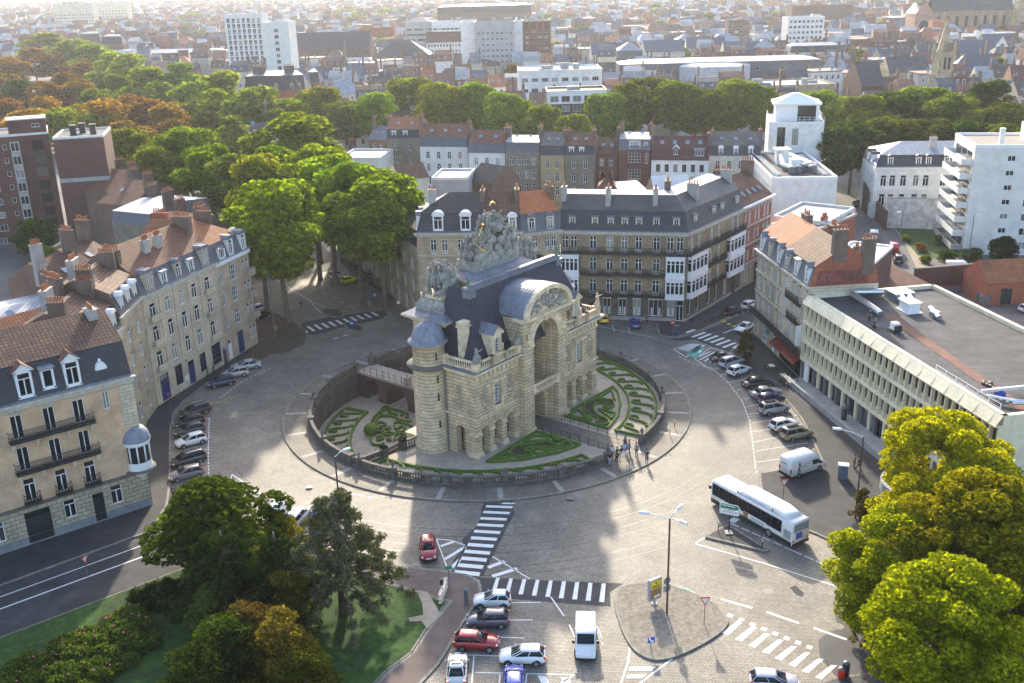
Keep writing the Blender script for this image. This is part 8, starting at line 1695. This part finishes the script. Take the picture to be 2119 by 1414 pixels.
for s in(-1,1):
 q=MB();y=s*1.262;q.box(-h+1.5,min(y,y*.97),1.28,h-.25,max(y,y*.97),2.66);inst('side_window',q.mesh('side_window',[M['car_glass']]),bus)
 q=MB();q.box(-h+.1,min(y,y*.97),.3,h-.1,max(y,y*.97),.78);inst('green_skirt',q.mesh('green_skirt',[plain('bus_green',(.01,.04,.035),.4)if 'bus_green' not in bpy.data.materials else bpy.data.materials['bus_green']]),bus)
 q=MB();q.box(-h+.1,min(y*1.002,y*.97),.78,h-.1,max(y*1.002,y*.97),.84);inst('orange_stripe',q.mesh('orange_stripe',[plain('bus_orange',(.7,.3,.02),.4)if 'bus_orange' not in bpy.data.materials else bpy.data.materials['bus_orange']]),bus)
 q=MB();[q.box(x-.05,min(y*1.004,y*.97),1.28,x+.05,max(y*1.004,y*.97),2.66)for x in(-3.0,-1.5,.1,1.7,3.2,4.6)];inst('window_pillars',q.mesh('window_pillars',[M['black_trim']]),bus)
q=MB();q.s=True;rg=lambda x,w,z:[(x,-w,2.96),(x,-w,z-.2),(x,-w+.22,z),(x,w-.22,z),(x,w,z-.2),(x,w,2.96)]
q.loft([rg(-h+.9,1.12,3.15),rg(-h+1.6,1.12,3.3),rg(-h+2.4,1.12,3.5),rg(h-4.6,1.12,3.5),rg(h-3.7,1.05,3.2),rg(h-3.4,1.0,3.0)]);inst('gas_tank_housing',q.mesh('gas_tank_housing',[M['white']]),bus)
q=MB();[q.box(x,-.6,3.49,x+.6,.6,3.52)for x in(-2.6,-1.4,-.2,1.)];q.box(2.7,-.4,2.97,3.7,.4,3.01);inst('roof_hatch',q.mesh('roof_hatch',[M['white_old']]),bus)
put_text('Je roule au gaz naturel !',.34,'blue',bus,Fr((0,0),pi if n_.dot(Vector((-sin(bus.rotation_euler.z),cos(bus.rotation_euler.z))))<0 else 0),0,-1.135,3.2)if 0 else None
sd_=-1 if(Vector((sin(bus.rotation_euler.z),-cos(bus.rotation_euler.z))).y<0)else 1
fb_=Fr((0,0),0 if sd_<0 else pi)
put_text('Je roule au gaz naturel !',.30,'blue',bus,fb_,.6*sd_*1,-1.128,3.2)
q=MB(fb_);q.box(-.2,-1.275,.8,2.4,-1.24,1.4);ad=q.mesh('side_advert',[M['white']]);inst('side_advert',ad,bus);q=MB(fb_);q.box(-.9,-1.28,.8,-.25,-1.24,1.45);inst('advert_picture',q.mesh('advert_picture',[M['wood']]),bus);bars(bus,fb_,1.1,-1.285,(1.15,.95),1.9,'grey_paint',.09)
for x,in((-2.0,),(3.0,)):
 for m_,dz in(('green',-.06),('red',.06)):q=MB(fb_);q.ball((x*1.0+(.0 if sd_<0 else 0),-1.125,3.2+dz),(.13,.01,.1),0,8,5);inst('leaf_logo',q.mesh('leaf_logo',[M[m_]]),bus)
q=MB();q.box(-h-.02,-1.05,1.85,-h+.06,1.05,2.75);inst('rear_window',q.mesh('rear_window',[M['skylight']]),bus);q=MB();q.box(-h-.03,-.2,1.0,-h+.02,.7,1.72);inst('rear_advert',q.mesh('rear_advert',[M['blue']]),bus);q=MB();q.box(-h-.08,-1.2,.3,-h+.1,1.2,.62);inst('rear_bumper',q.mesh('rear_bumper',[M['black_trim']]),bus)
q=MB();q.box(h-.12,-1.1,1.1,h+.012,1.1,2.55);inst('windscreen',q.mesh('windscreen',[M['car_glass']]),bus)
for s in(-1,1):q=MB();q.box(-h-.035,s*1.1-.09,.75,-h+.02,s*1.1+.09,1.0);inst('tail_light',q.mesh('tail_light',[M['lamp_red']]),bus);q=MB();q.box(h-.1,s*1.35-.1,1.9,h+.15,s*1.35+.1,2.3);inst('mirror',q.mesh('mirror',[M['black_trim']]),bus)
q=MB(fb_);[q.box(-h+.2 if sd_<0 else h-1.2,-1.27,1.0+i*.14,-h+1.2 if sd_<0 else h-.2,-1.24,1.06+i*.14)for i in range(7)];inst('engine_grille',q.mesh('engine_grille',[M['black_trim']]),bus)
add_wheels(bus,wheels(3.32,-2.8,1.24,.48))
#  people
def skin(name,V,E_,mat,sub=1):
 me=bpy.data.meshes.new(name);me.from_pydata([v[:3]for v in V],E_,[]);o=bpy.data.objects.new(name,me);COL.objects.link(o)
 m=o.modifiers.new('s','SKIN');m.use_smooth_shade=True
 for i,v in enumerate(V):me.skin_vertices[0].data[i].radius=(v[3],v[3]*(v[4]if len(v)>4 else 1));me.skin_vertices[0].data[i].use_root=i==0
 o.modifiers.new('u','SUBSURF').levels=sub
 r=bpy.data.meshes.new_from_object(o.evaluated_get(bpy.context.evaluated_depsgraph_get()));bpy.data.objects.remove(o);r.materials.clear();r.materials.append(mat);return r
def pose(hipz,kneeL,footL,kneeR,footR,elL,haL,elR,haR,lean=(0,0)):
 lx,ly=lean;ch,nk,hd=(lx*.5,ly*.5,hipz+.38),(lx,ly,hipz+.58),(lx*1.1,ly*1.1+.01,hipz+.76);sL,sR=(lx*.9-.17,ly*.9,hipz+.5),(lx*.9+.17,ly*.9,hipz+.5)
 V=[(0,0,hipz,.13,.8),(*ch,.135,.75),(*nk,.055),(*hd,.085),(hd[0],hd[1]+.0,hd[2]+.1,.075),(*sL,.06),(*elL,.04),(*haL,.033),(*sR,.06),(*elR,.04),(*haR,.033),(-.09,0,hipz-.06,.09),(*kneeL,.058),(*footL,.042),(footL[0],footL[1]-.16,footL[2]-.04,.036),(.09,0,hipz-.06,.09),(*kneeR,.058),(*footR,.042),(footR[0],footR[1]-.16,footR[2]-.04,.036)]
 E_=[(0,1),(1,2),(2,3),(3,4),(2,5),(5,6),(6,7),(2,8),(8,9),(9,10),(0,11),(11,12),(12,13),(13,14),(0,15),(15,16),(16,17),(17,18)]
 B=list(V);F=list(E_)
 for hi_,s in((7,-1),(10,1)):
  p=Vector(V[hi_][:3]);dn=(p-Vector(V[hi_-1][:3])).normalized();si=Vector((s,0,0));
  for k,(o_,l)in enumerate(((-.03,.075),(-.01,.085),(.01,.08),(.03,.065),(-.055,.045))):
   q=p+dn*(l*.55+.03)+Vector((0,o_,0));e=p+dn*(l+.03)+Vector((-s*.02,o_*1.1,-.005));B+=[(*q,.009),(*e,.008)];F+=[(hi_,len(B)-2),(len(B)-2,len(B)-1)]
 inf=lambda idx,g,cut=():[(*V[i][:3],V[i][3]*(g if i not in cut else 1.0),*(V[i][4:]or(1,)))for i in idx]
 def sub(idx,g):m={i:k for k,i in enumerate(idx)};return[(*V[i][:3],V[i][3]*g,V[i][4]if len(V[i])>4 else 1)for i in idx],[(m[a],m[b])for a,b in E_ if a in m and b in m]
 P=[('body',skin('body',B,F,M['skin'])),('jacket',skin('jacket',*sub([0,1,2,5,6,8,9],1.22),M['cloth'])),('trousers',skin('trousers',*sub([0,11,12,13,15,16,17],1.2),M['cloth']))]
 q=MB();q.s=True;[q.ball((x,y-.07,z-.03),(.05,.13,.05),0,8,5)for x,y,z in(footL,footR)];P.append(('shoes',q.mesh('shoes',[M['black_trim']])))
 q=MB();q.s=True;q.ball((hd[0],hd[1]+.02,hd[2]+.07),(.1,.11,.12),0,10,7);P.append(('hair',q.mesh('hair',[M['cloth']])))
 q=MB();q.s=True;q.ball((hd[0],hd[1]-.1,hd[2]+.03),(.014,.02,.022),0,6,4);[q.ball((hd[0]+s*.088,hd[1],hd[2]+.03),(.012,.02,.03),0,6,4)for s in(-1,1)];P.append(('nose_and_ears',q.mesh('nose_and_ears',[M['skin']])))
 q=MB();[q.ball((hd[0]+s*.035,hd[1]-.082,hd[2]+.055),.011,0,6,4)for s in(-1,1)];q.box(hd[0]-.025,hd[1]-.088,hd[2]-.022,hd[0]+.025,hd[1]-.08,hd[2]-.014);P.append(('eyes_and_mouth',q.mesh('eyes_and_mouth',[M['black_trim']])));return P
POSE={'stand':pose(.93,(-.1,-.01,.5),(-.11,.03,.09),(.1,-.01,.5),(.12,.02,.09),(-.27,.04,1.18),(-.27,-.06,.93),(.27,.04,1.18),(.26,-.07,.93)),'walk':pose(.91,(-.09,-.2,.52),(-.09,-.3,.1),(.09,.06,.48),(.09,.36,.14),(-.25,.16,1.17),(-.25,.06,.93),(.25,-.1,1.17),(.25,-.3,1.0),(0,-.05)),'sit':pose(.5,(-.12,-.42,.54),(-.13,-.46,.12),(.12,-.42,.54),(.13,-.44,.12),(-.26,-.08,.75),(-.14,-.32,.66),(.26,-.08,.75),(.14,-.32,.66),(0,-.06)),'lean':pose(.9,(-.1,-.02,.48),(-.11,.08,.09),(.1,-.02,.48),(.11,.1,.09),(-.24,-.3,1.1),(-.12,-.5,1.12),(.24,-.3,1.1),(.12,-.5,1.12),(0,-.26)),'kneel':pose(.45,(-.1,-.34,.42),(-.1,-.32,.09),(.1,-.3,.1),(.1,.12,.09),(-.25,-.35,.75),(-.2,-.5,.5),(.25,-.3,.75),(.18,-.5,.5),(0,-.25))}
def person(px,py,ps,face,top,legs,hair,label,z=.0,group=None,P=None):
 P=P or G(px,py,z);t=thing('person',label,'person',(P.x,P.y,z),group,face)
 for n,me in POSE[ps]:inst(n,me,t,(0,0,0),0,top if n=='jacket' else legs if n=='trousers' else hair if n=='hair' else None)
 return t
K_,N_,BL,W_,J_,BR,G_=(.02,.02,.025),(.03,.035,.06),(.12,.25,.5),(.7,.7,.7),(.07,.1,.2),(.07,.035,.02),(.15,.15,.16)
gg='young people gathered at the end of the island balustrade'
for x,y,ps,f,tp,lg,hr,lb,zz in((1255,957,'lean',2.6,BL,BL,BR,'person in a blue top leaning over the balustrade, leftmost of the group',.14),(1262,963,'stand',.2,K_,(.35,.4,.5),BR,'person in dark top and pale jeans standing outside the balustrade',.14),(1266,950,'lean',2.7,W_,G_,K_,'person in a white shirt bent over the balustrade',.14),(1276,957,'stand',2.4,(.4,.36,.3),K_,BR,'person in beige top and black trousers beside the balustrade',.14),(1277,946,'sit',.6,K_,N_,K_,'person in black sitting on the balustrade, left one',1.0),(1285,944,'sit',.6,K_,W_,K_,'person in black jacket and white trousers sitting on the balustrade',1.0),(1291,938,'sit',2.8,(.45,.5,.55),J_,BR,'person in a pale checked shirt sitting on the balustrade',1.0),(1297,936,'sit',2.8,BL,J_,K_,'person in light blue denim sitting on the balustrade end',1.0),(1293,931,'stand',.3,K_,N_,BR,'person with long brown hair standing behind the sitting ones',.14),(1302,938,'stand',1.2,G_,K_,K_,'person in grey standing against the end post',.14),(1317,944,'stand',-.6,(.2,.21,.24),K_,BR,'person in grey coat with long brown hair facing the group',.14),(1338,958,'stand',-.2,K_,J_,K_,'person in black jacket standing apart near the kerb',.14)):person(x,y,ps,f,tp,lg,hr,lb,zz,gg)
for x,y,ps,f,tp,lg,hr,lb,zz in((1164,858,'walk',-.7,K_,K_,(.3,.3,.3),'person in black walking out of the gate arcade',.1),(1170,834,'stand',2.2,W_,J_,K_,'person with a black backpack entering the far arcade',.1),(1196,640,'walk',1,(.4,.04,.03),K_,K_,'person in a red jacket on the pavement by the yellow car',.13),(1339,672,'stand',0,N_,K_,K_,'person in dark blue on the pavement near the blue car',.13),(361,1040,'walk',2.9,N_,N_,K_,'person in dark suit walking at the mansion corner',.13),(443,775,'walk',2.2,K_,K_,K_,'person in black walking beside the arched blue windows',.13),(431,785,'walk',2.2,N_,K_,K_,'person in dark coat on the pavement near the dark blue car',.13),(572,692,'walk',.4,(.4,.2,.25),G_,BR,'person in a pink top on the leafy pavement',.15),(624,640,'walk',.2,K_,G_,K_,'person in black crossing the cobbled boulevard',.01),(1776,973,'walk',1.3,N_,K_,BR,'person in dark jacket by the traffic light',.13),(1767,969,'stand',1.2,(.3,.1,.05),K_,BR,'person with brown hair next to the dark-jacketed one at the traffic light',.13),(1804,1402,'stand',1.2,K_,(.45,.5,.6),K_,'person in black top and pale jeans standing over a red bicycle',.14),(835,598,'sit',.5,W_,W_,K_,'person in white sitting outside under the plane trees',.14),(765,640,'stand',.3,BL,G_,K_,'person in a blue top at the edge of the crowded pavement',.14),(767,612,'walk',.2,K_,J_,BR,'person in jeans near the blue direction sign',.14)):person(x,y,ps,f,tp,lg,hr,lb,zz)
rf2=Fr(D0,atan2(dD.y,dD.x));p=rf2(11.6,2.6,0);person(0,0,'stand',-1.0,N_,K_,K_,'roofer in navy overalls standing on the flat roof',HD+.05,None,Vector(p[:2]));p=rf2(13.9,1.9,0);person(0,0,'kneel',1.0,N_,N_,(.5,.3,.1),'roofer kneeling at the roof edge beside the white machine',HD+.05,None,Vector(p[:2]))
rc=random.Random(8)
for i in range(64):
 u,v=rc.random(),rc.uniform(-1,1);x,y=lerp(690,800,u)+v*14,lerp(530,605,u)-10+rc.uniform(-10,8)+v*-10
 person(x,y,rc.choice(('stand','stand','walk')),rc.uniform(0,6.2),rc.choice((K_,N_,G_,J_,K_,(.06,.02,.02),(.3,.32,.36))),rc.choice((K_,N_,J_,G_)),rc.choice((K_,BR)),'person in the dense crowd standing in the shade of the plane trees',.14,'crowd on the pavement under the plane trees')
 #  street furniture
def post(name,lab,cat,px,py,h,z=.13,r=.04,mat='grey_paint',group=None):
 P=G(px,py,z);t=thing(name,lab,cat,(P.x,P.y,z),group);q=MB();q.cyl(P.x,P.y,z,z+h,r,r*.85,8);q.build('pole',[M[mat]],t);return t,P
def plate(t,P,ang_,z,shape,w,mat,h=None,name='sign_face',y=-.06,edge=None):
 f=Fr(P,ang_);h=h or w;S={'tri':[(-w/2,h/2),(0,-h/2),(w/2,h/2)],'rect':[(-w/2,-h/2),(w/2,-h/2),(w/2,h/2),(-w/2,h/2)],'disc':[(w/2*cos(2*pi*i/20),w/2*sin(2*pi*i/20))for i in range(20)],'arrow':[(-w/2,-h/2),(w/2-h/2,-h/2),(w/2,0),(w/2-h/2,h/2),(-w/2,h/2)]}[shape]
 if shape=='tri':S=S
 q=MB(f);n=len(S);A=sum(S[i][0]*S[(i+1)%n][1]-S[(i+1)%n][0]*S[i][1]for i in range(n));S=S if A>0 else S[::-1]
 q.add([(x,y,z+v)for x,v in S]+[(x,y+.03,z+v)for x,v in S],[tuple(range(n)),tuple(range(n,2*n))[::-1]]+[(i,n+i,n+(i+1)%n,(i+1)%n)for i in range(n)]);return q.build(name,[M[mat]],t)
def yieldsign(px,py,h,lab,a=0.,z=.13):
 t,P=post('yield_sign',lab,'road sign',px,py,h,z);o=plate(t,P,a,h+z-.1,'tri',.95,'red');plate(t,P,a,h+z-.07,'tri',.62,'white',name='sign_inner',y=-.07)
yieldsign(1457,1291,2.5,'give-way triangle sign on the pebbled traffic island');yieldsign(1620,1036,2.3,'give-way triangle sign beside the bus');yieldsign(560,1062,2.3,'give-way triangle sign behind the leafy tree on the left',.4,.02);yieldsign(183,1200,2.4,'small triangular sign seen edge-on beside the left street',1.2,.02)
def noentry(px,py,lab,a):t,P=post('no_entry_sign',lab,'road sign',px,py,2.7);plate(t,P,a,2.55,'disc',.75,'red');plate(t,P,a,2.55,'rect',.5,'white',.13,'white_bar',-.07)
noentry(1391,697,'no-entry sign on the corner pavement by the litter bin',0.);noentry(1538,720,'no-entry sign on the cafe side of the side street',.2)
t,P=post('speed_limit_sign','round red-edged speed limit sign at the shaded crossing','road sign',826,652,2.6);plate(t,P,0,2.5,'disc',.8,'red');plate(t,P,0,2.5,'disc',.58,'white',y=-.07,name='sign_inner');bars(t,Fr(P,0),0,-.08,(2.45+.13,),.3,'iron',.14)
t,P=post('keep_right_sign','round blue arrow sign on the crossing refuge','road sign',729,680,2.2);plate(t,P,0,1.1,'disc',.75,'blue');plate(t,P,0,1.1,'arrow',.42,'white',.18,'arrow',-.07)
t,P=post('direction_sign','square blue sign at the edge of the crowded pavement','road sign',777,634,2.4);plate(t,P,0,2.3,'rect',.65,'blue');plate(t,P,0,2.3,'arrow',.36,'white',.15,'arrow',-.07)
t,P=post('no_parking_sign','round blue and red no-parking sign on the left pavement','road sign',353,848,2.6);plate(t,P,.6,2.5,'disc',.6,'red');plate(t,P,.6,2.5,'disc',.46,'blue',y=-.07,name='sign_inner')
t,P=post('lane_arrow_sign','square blue sign with a white arrow at the tip of the traffic island','road sign',1347,1345,1.3,.15);q=plate(t,P,.1,1.2,'rect',.62,'blue');f=Fr(P,.1);q=MB(f);q.add([(x,-.075,1.2+z)for x,z in((-.24,.26),(-.08,.26),(-.04,.06),(.1,-.06),(.2,.04),(.2,-.24),(-.1,-.24),(.0,-.14),(-.2,.02))],[tuple(range(8,-1,-1))]);q.build('arrow',[M['white']],t)
t,P=post('direction_signs','green and white arrow-shaped direction signs on a black pole by the bus','road sign',1508,1103,3.4,.18,.07,'iron');plate(t,P,-.5,3.3,'arrow',2.2,'white',.62);plate(t,P,-.5,3.3,'arrow',2.0,'green',.5,'green_face',-.075);bars(t,Fr(P,-.5),-.15,-.085,(3.3+.3,3.3+.08),1.5,'white',.12);plate(t,P,-.5,2.62,'arrow',2.2,'white',.55,'white_face');bars(t,Fr(P,-.5),.05,-.07,(2.62+.24,2.62+.06),1.5,'grey_render',.07);plate(t,P,-.5,2.62,'rect',.22,'blue',.36,'pictogram',-.068)if 0 else None;q=MB();q.box(P.x-.4,P.y-.4,.18,P.x+.4,P.y+.4,.3);q.build('footing',[M['granite']],t)
for x,y,lb in((1486,1099,'thin dark bollard at the left tip of the bus island'),(1577,1134,'thin pale bollard at the right tip of the bus island'),(1396,884,'thin post on the island pavement, upper of two'),(1386,901,'thin post on the island pavement, lower of two')):t,P=post('bollard',lb,'bollard',x,y,1.1,.18,.05,'iron','thin posts on the islands');q=MB();q.cyl(P.x,P.y,.95,1.25,.07,None,8);q.build('cap',[M['white']],t)
def lamp(px,py,H,arms,lab,z=.13,mat='rust_brown'):
 t,P=post('street_lamp',lab,'street lamp',px,py,H,z,.1,mat)
 for a,l,up in arms:
  q=MB();q.tube([(P.x,P.y,H+z-.1),(P.x+l*.5*cos(a),P.y+l*.5*sin(a),H+z+up*.7),(P.x+l*cos(a),P.y+l*sin(a),H+z+up)],[.05,.04,.035],6);o=q.build('arm',[M['metal']],t)
  q=MB(Fr((P.x+l*cos(a),P.y+l*sin(a)),a));q.s=True;q.loft([[(x,y*w,H+z+up+zz)for y,zz in((-1,0),(-.7,.14),(.7,.14),(1,0),(.6,-.1),(-.6,-.1))]for x,w in((-.1,.06),(.1,.16),(.6,.17),(.85,.08))]);q.build('lantern',[M['white']],o)
 return t,P
t,P=lamp(1380,1270,10.0,((2.9,1.9,.3),(.9,1.4,.3),(-.9,1.2,.25)),'tall three-armed street lamp on the pebbled traffic island',.15);plate(t,P,.5,3.6,'disc',.8,'concrete',y=.1,name='sign_back');plate(t,P,.5,2.8,'rect',.8,'concrete',.7,'sign_back',.1)
t,P=lamp(1770,1072,9.6,((2.75,2.3,.5),),'single-armed street lamp with traffic light by the grey cabinet');q=MB();q.box(P.x+.12,P.y-.15,2.6,P.x+.42,P.y+.15,3.6);q.build('traffic_light',[M['black_trim']],t)
lamp(706,1085,8.2,((.6,1.0,.4),),'street lamp poking out of the cedar on the left');lamp(570,700,11.5,((2.8,3.2,.3),),'tall lamp mast between the plane trunks',.15,'grey_paint');lamp(1858,535,9.5,((3.4,.5,.1),),'slim grey lamp post on the lawn below the white apartment block',.05,'grey_paint');lamp(2003,543,9.5,((0,.5,.1),),'slim grey lamp post against the white apartment block',.05,'grey_paint')
for x,y,h,lb in((933,268,16,'behind the white rear houses'),(1085,262,18,'above the zinc-roofed rear house'),(1258,285,20,'behind the dark brick rear house'),(1962,284,18,'behind the white town mansion'),(2093,284,16,'near the right edge')):lamp(x,y+30,h,((0,1.2,.2),),'tall thin boulevard mast '+lb,.0,'metal')
P=G(1354,1250,.15);t=thing('advertising_panel','grey advertising panel with a yellow poster on the traffic island','billboard',(P.x,P.y,.15));f=Fr(P,.55);q=MB(f);q.cyl(0,0,.15,.75,.12,None,10);q.cyl(0,0,.15,.25,.3,None,12);q.box(-.72,-.16,.7,.72,.16,2.95);q.build('case',[M['grey_render']],t);q=MB(f);q.box(-.6,-.175,.9,.6,-.15,2.8);o=q.build('poster',[M['wood']],t);q=MB(f);q.box(-.6,-.19,1.9,.6,-.17,2.8);q.build('yellow_field',[M['yellow']],o);bars(o,f,0,-.2,(2.28,2.15,2.02),.95,'iron',.07);q=MB(f);q.s=True;q.ball((0,-.19,2.55),(.1,.02,.1),0,10,6);q.build('emblem',[M['iron']],o);q=MB(f);q.box(-.2,-.19,.98,.5,-.17,1.2);q.build('white_strip',[M['white']],o)
def column(px,py,lab,a='yellow'):
 P=G(px,py,.13);t=thing('advertising_column',lab,'advertising column',(P.x,P.y,.13));q=MB();q.s=True;q.cyl(P.x,P.y,.13,2.3,.35,None,16);q.build('drum',[M['iron']],t);q=MB();q.s=True;q.lathe(P.x,P.y,[(.36,2.3),(.44,2.4),(.44,2.55),(.2,2.8),(0,2.85)],16);q.build('cap',[M[a]],t)
column(1745,876,'dark poster column beside the concrete block','grey_paint');column(467,752,'dark poster column in front of the blue door','grey_paint');column(1232,655,'narrow dark column with yellow top by the corner building')
P=G(1743,990,.13);t=thing('utility_cabinet','grey-blue utility cabinet with pale lid on the right pavement','cabinet',(P.x,P.y,.13));q=MB(Fr(P,-.3));q.box(-.55,-.4,.13,.55,.4,1.85);q.box(-.02,-.415,.2,.02,-.4,1.8);q.build('housing',[plain('cabinet_blue',(.12,.16,.22),.5,.15,3)],t);q=MB(Fr(P,-.3));q.box(-.6,-.45,1.85,.6,.45,1.97);q.build('lid',[M['white_old']],t)
P=G(965,1250,.13);t=thing('grey_pillar','stubby grey cylindrical pillar on the red path','pillar',(P.x,P.y,.13));q=MB();q.s=True;q.lathe(P.x,P.y,[(.22,.13),(.2,.2),(.19,1.5),(.24,1.55),(.2,1.75),(0,1.8)],14);q.build('shaft',[M['grey_paint']],t)
P=G(1400,691,.13);t=thing('litter_bin','dark blue litter bin at the edge of the corner pavement','bin',(P.x,P.y,.13));q=MB();q.box(P.x-.35,P.y-.3,.13,P.x+.35,P.y+.3,1.5);q.build('case',[plain('bin_blue',(.04,.06,.12),.5)],t);q=MB();q.box(P.x-.4,P.y-.35,1.5,P.x+.4,P.y+.35,1.62);q.build('lid',[M['grey_paint']],t)
P0,P1=G(913,1252,.13),G(927,1214,.13);t=thing('metal_barrier','leaning stack of silver crowd barriers beside the red path','barrier',(*P0,.13));q=MB(fr2(P0,P1));L=(P1-P0).length
for k in range(3):
 for z in(.2,.65,1.15):q.tube([(0,k*.12,z),(L,k*.12,z)],.025,5)
 for i in range(9):q.tube([(L*i/8,k*.12,.2),(L*i/8,k*.12,1.15)],.015,4)
q.build('bars',[M['metal']],t)
t,P=post('traffic_signal','small dark traffic signal box on a post by the red path','traffic light',916,1238,1.9);q=MB();q.box(P.x-.16,P.y-.16,1.7,P.x+.16,P.y+.16,2.3);q.build('box',[M['black_trim']],t);t,P=post('sign_post','thin post with a tilted green plate at the end of the crossing','sign',931,1228,3.0);plate(t,P,.2,3.0,'rect',.7,'green',.4)
def bike(px,py,a,col,lab,grp=None,z=.14):
 P=G(px,py,z);t=thing('bicycle',lab,'bicycle',(P.x,P.y,z),grp,a);n=16
 for x in(-.52,.52):q=MB();q.tube([(x+.33*cos(2*pi*i/n),0,.34+.33*sin(2*pi*i/n))for i in range(n+1)],.022,5);[q.tube([(x,0,.34),(x+.32*cos(k),0,.34+.32*sin(k))],.006,3)for k in[j*pi/4 for j in range(8)]];inst('wheel',q.mesh('wheel',[M['rubber']]),t)
 q=MB();[q.tube(p_,.02,5)for p_ in([(-.52,0,.34),(-.1,0,.3),(-.2,0,.85)],[(-.1,0,.3),(.38,0,.78),(-.18,0,.75)],[(-.52,0,.34),(-.18,0,.75)],[(.52,0,.34),(.36,0,.95)])];inst('frame',q.mesh('frame',[M['cloth']]),t,(0,0,0),0,col)
 q=MB();q.ball((-.22,0,.92),(.14,.08,.05),0,8,5);inst('saddle',q.mesh('saddle',[M['black_trim']]),t);q=MB();q.tube([(.3,-.27,.98),(.38,0,.96),(.3,.27,.98)],.018,5);inst('handlebar',q.mesh('handlebar',[M['metal']]),t)
for i,(x,y,c,nm)in enumerate(((1432,668,K_,'black'),(1462,668,(.3,.03,.03),'red'),(1473,665,G_,'grey'),(1481,662,BL,'blue'),(1488,658,(.1,.3,.3),'teal'))):bike(x,y,1.2,c,'%s bicycle parked on the corner pavement'%nm,'bicycles on the corner pavement')
bike(1800,1404,.1,(.5,.03,.02),'red bicycle held at the kerb in the lower right')
def cafe(px,py,a,lab,n=2):
 P=G(px,py,.13);f=Fr(P,a);t=thing('cafe_table',lab,'table',(P.x,P.y,.13),'pavement cafe tables');q=MB(f);q.box(-.55,-.4,.84,.55,.4,.89);q.build('top',[M['cream_wall']],t);q=MB(f);q.cyl(0,0,.13,.84,.05,None,6);q.cyl(0,0,.13,.17,.25,None,10);q.build('leg',[M['iron']],t)
 for s in(-1,1):
  c=Fr(f(0,s*.75,0)[:2],a if s<0 else a+pi);th=thing('cafe_chair','dark cafe chair, %s side of the %s'%('street' if s<0 else 'shop',lab),'chair',(*c.o,.13),'pavement cafe chairs');q=MB(c);q.box(-.22,-.22,.56,.22,.22,.6);q.build('seat',[M['iron']],th);q=MB(c);q.box(-.22,-.24,.7,.22,-.2,1.02);q.build('backrest',[M['iron']],th)
  for x in(-.19,.19):
   for y in(-.2,.2):q=MB(c);q.box(x-.02,y-.02,.13,x+.02,y+.02,.56 if y>0 else .75);q.build('leg',[M['iron']],th)
for x,y,lb in((1596,766,'cream table farthest up the cafe pavement'),(1621,786,'first of three cream tables below the awning'),(1629,792,'middle of three cream tables below the awning'),(1636,799,'last of three cream tables below the awning')):cafe(x,y,atan2(dT.y,dT.x),lb)
for x,y,c,h,lb in((1749,1398,'iron',1.3,'black litter bin at the kerb beside the red bicycle'),(1740,1402,'red',.9,'small red box beside the black litter bin')):
 P=G(x,y,.13);t=thing('litter_bin',lb,'bin',(P.x,P.y,.13));q=MB();q.s=True;q.lathe(P.x,P.y,[(.24,.13),(.3,.2),(.32,h),(.28,h+.1)],14);q.build('body',[M[c]],t);q=MB();q.s=True;q.lathe(P.x,P.y,[(.3,h+.08),(.2,h+.2),(0,h+.22)],14);q.build('lid',[M['grey_paint']],t)
 #  haze: one closed box of even pale air round the whole scene
hz=bpy.data.materials.new('haze');hz.use_nodes=True;t=hz.node_tree;t.nodes.remove(t.nodes['Principled BSDF'])
pv=t.nodes.new('ShaderNodeVolumePrincipled');pv.inputs['Density'].default_value=HAZE_DENSITY;pv.inputs['Color'].default_value=(.84,.89,.98,1);pv.inputs['Anisotropy'].default_value=.5
t.links.new(pv.outputs[0],t.nodes['Material Output'].inputs['Volume'])
q=MB();q.box(-9500,-400,-5,9500,9500,75);o=q.build('haze',[hz]);o['kind']='stuff'
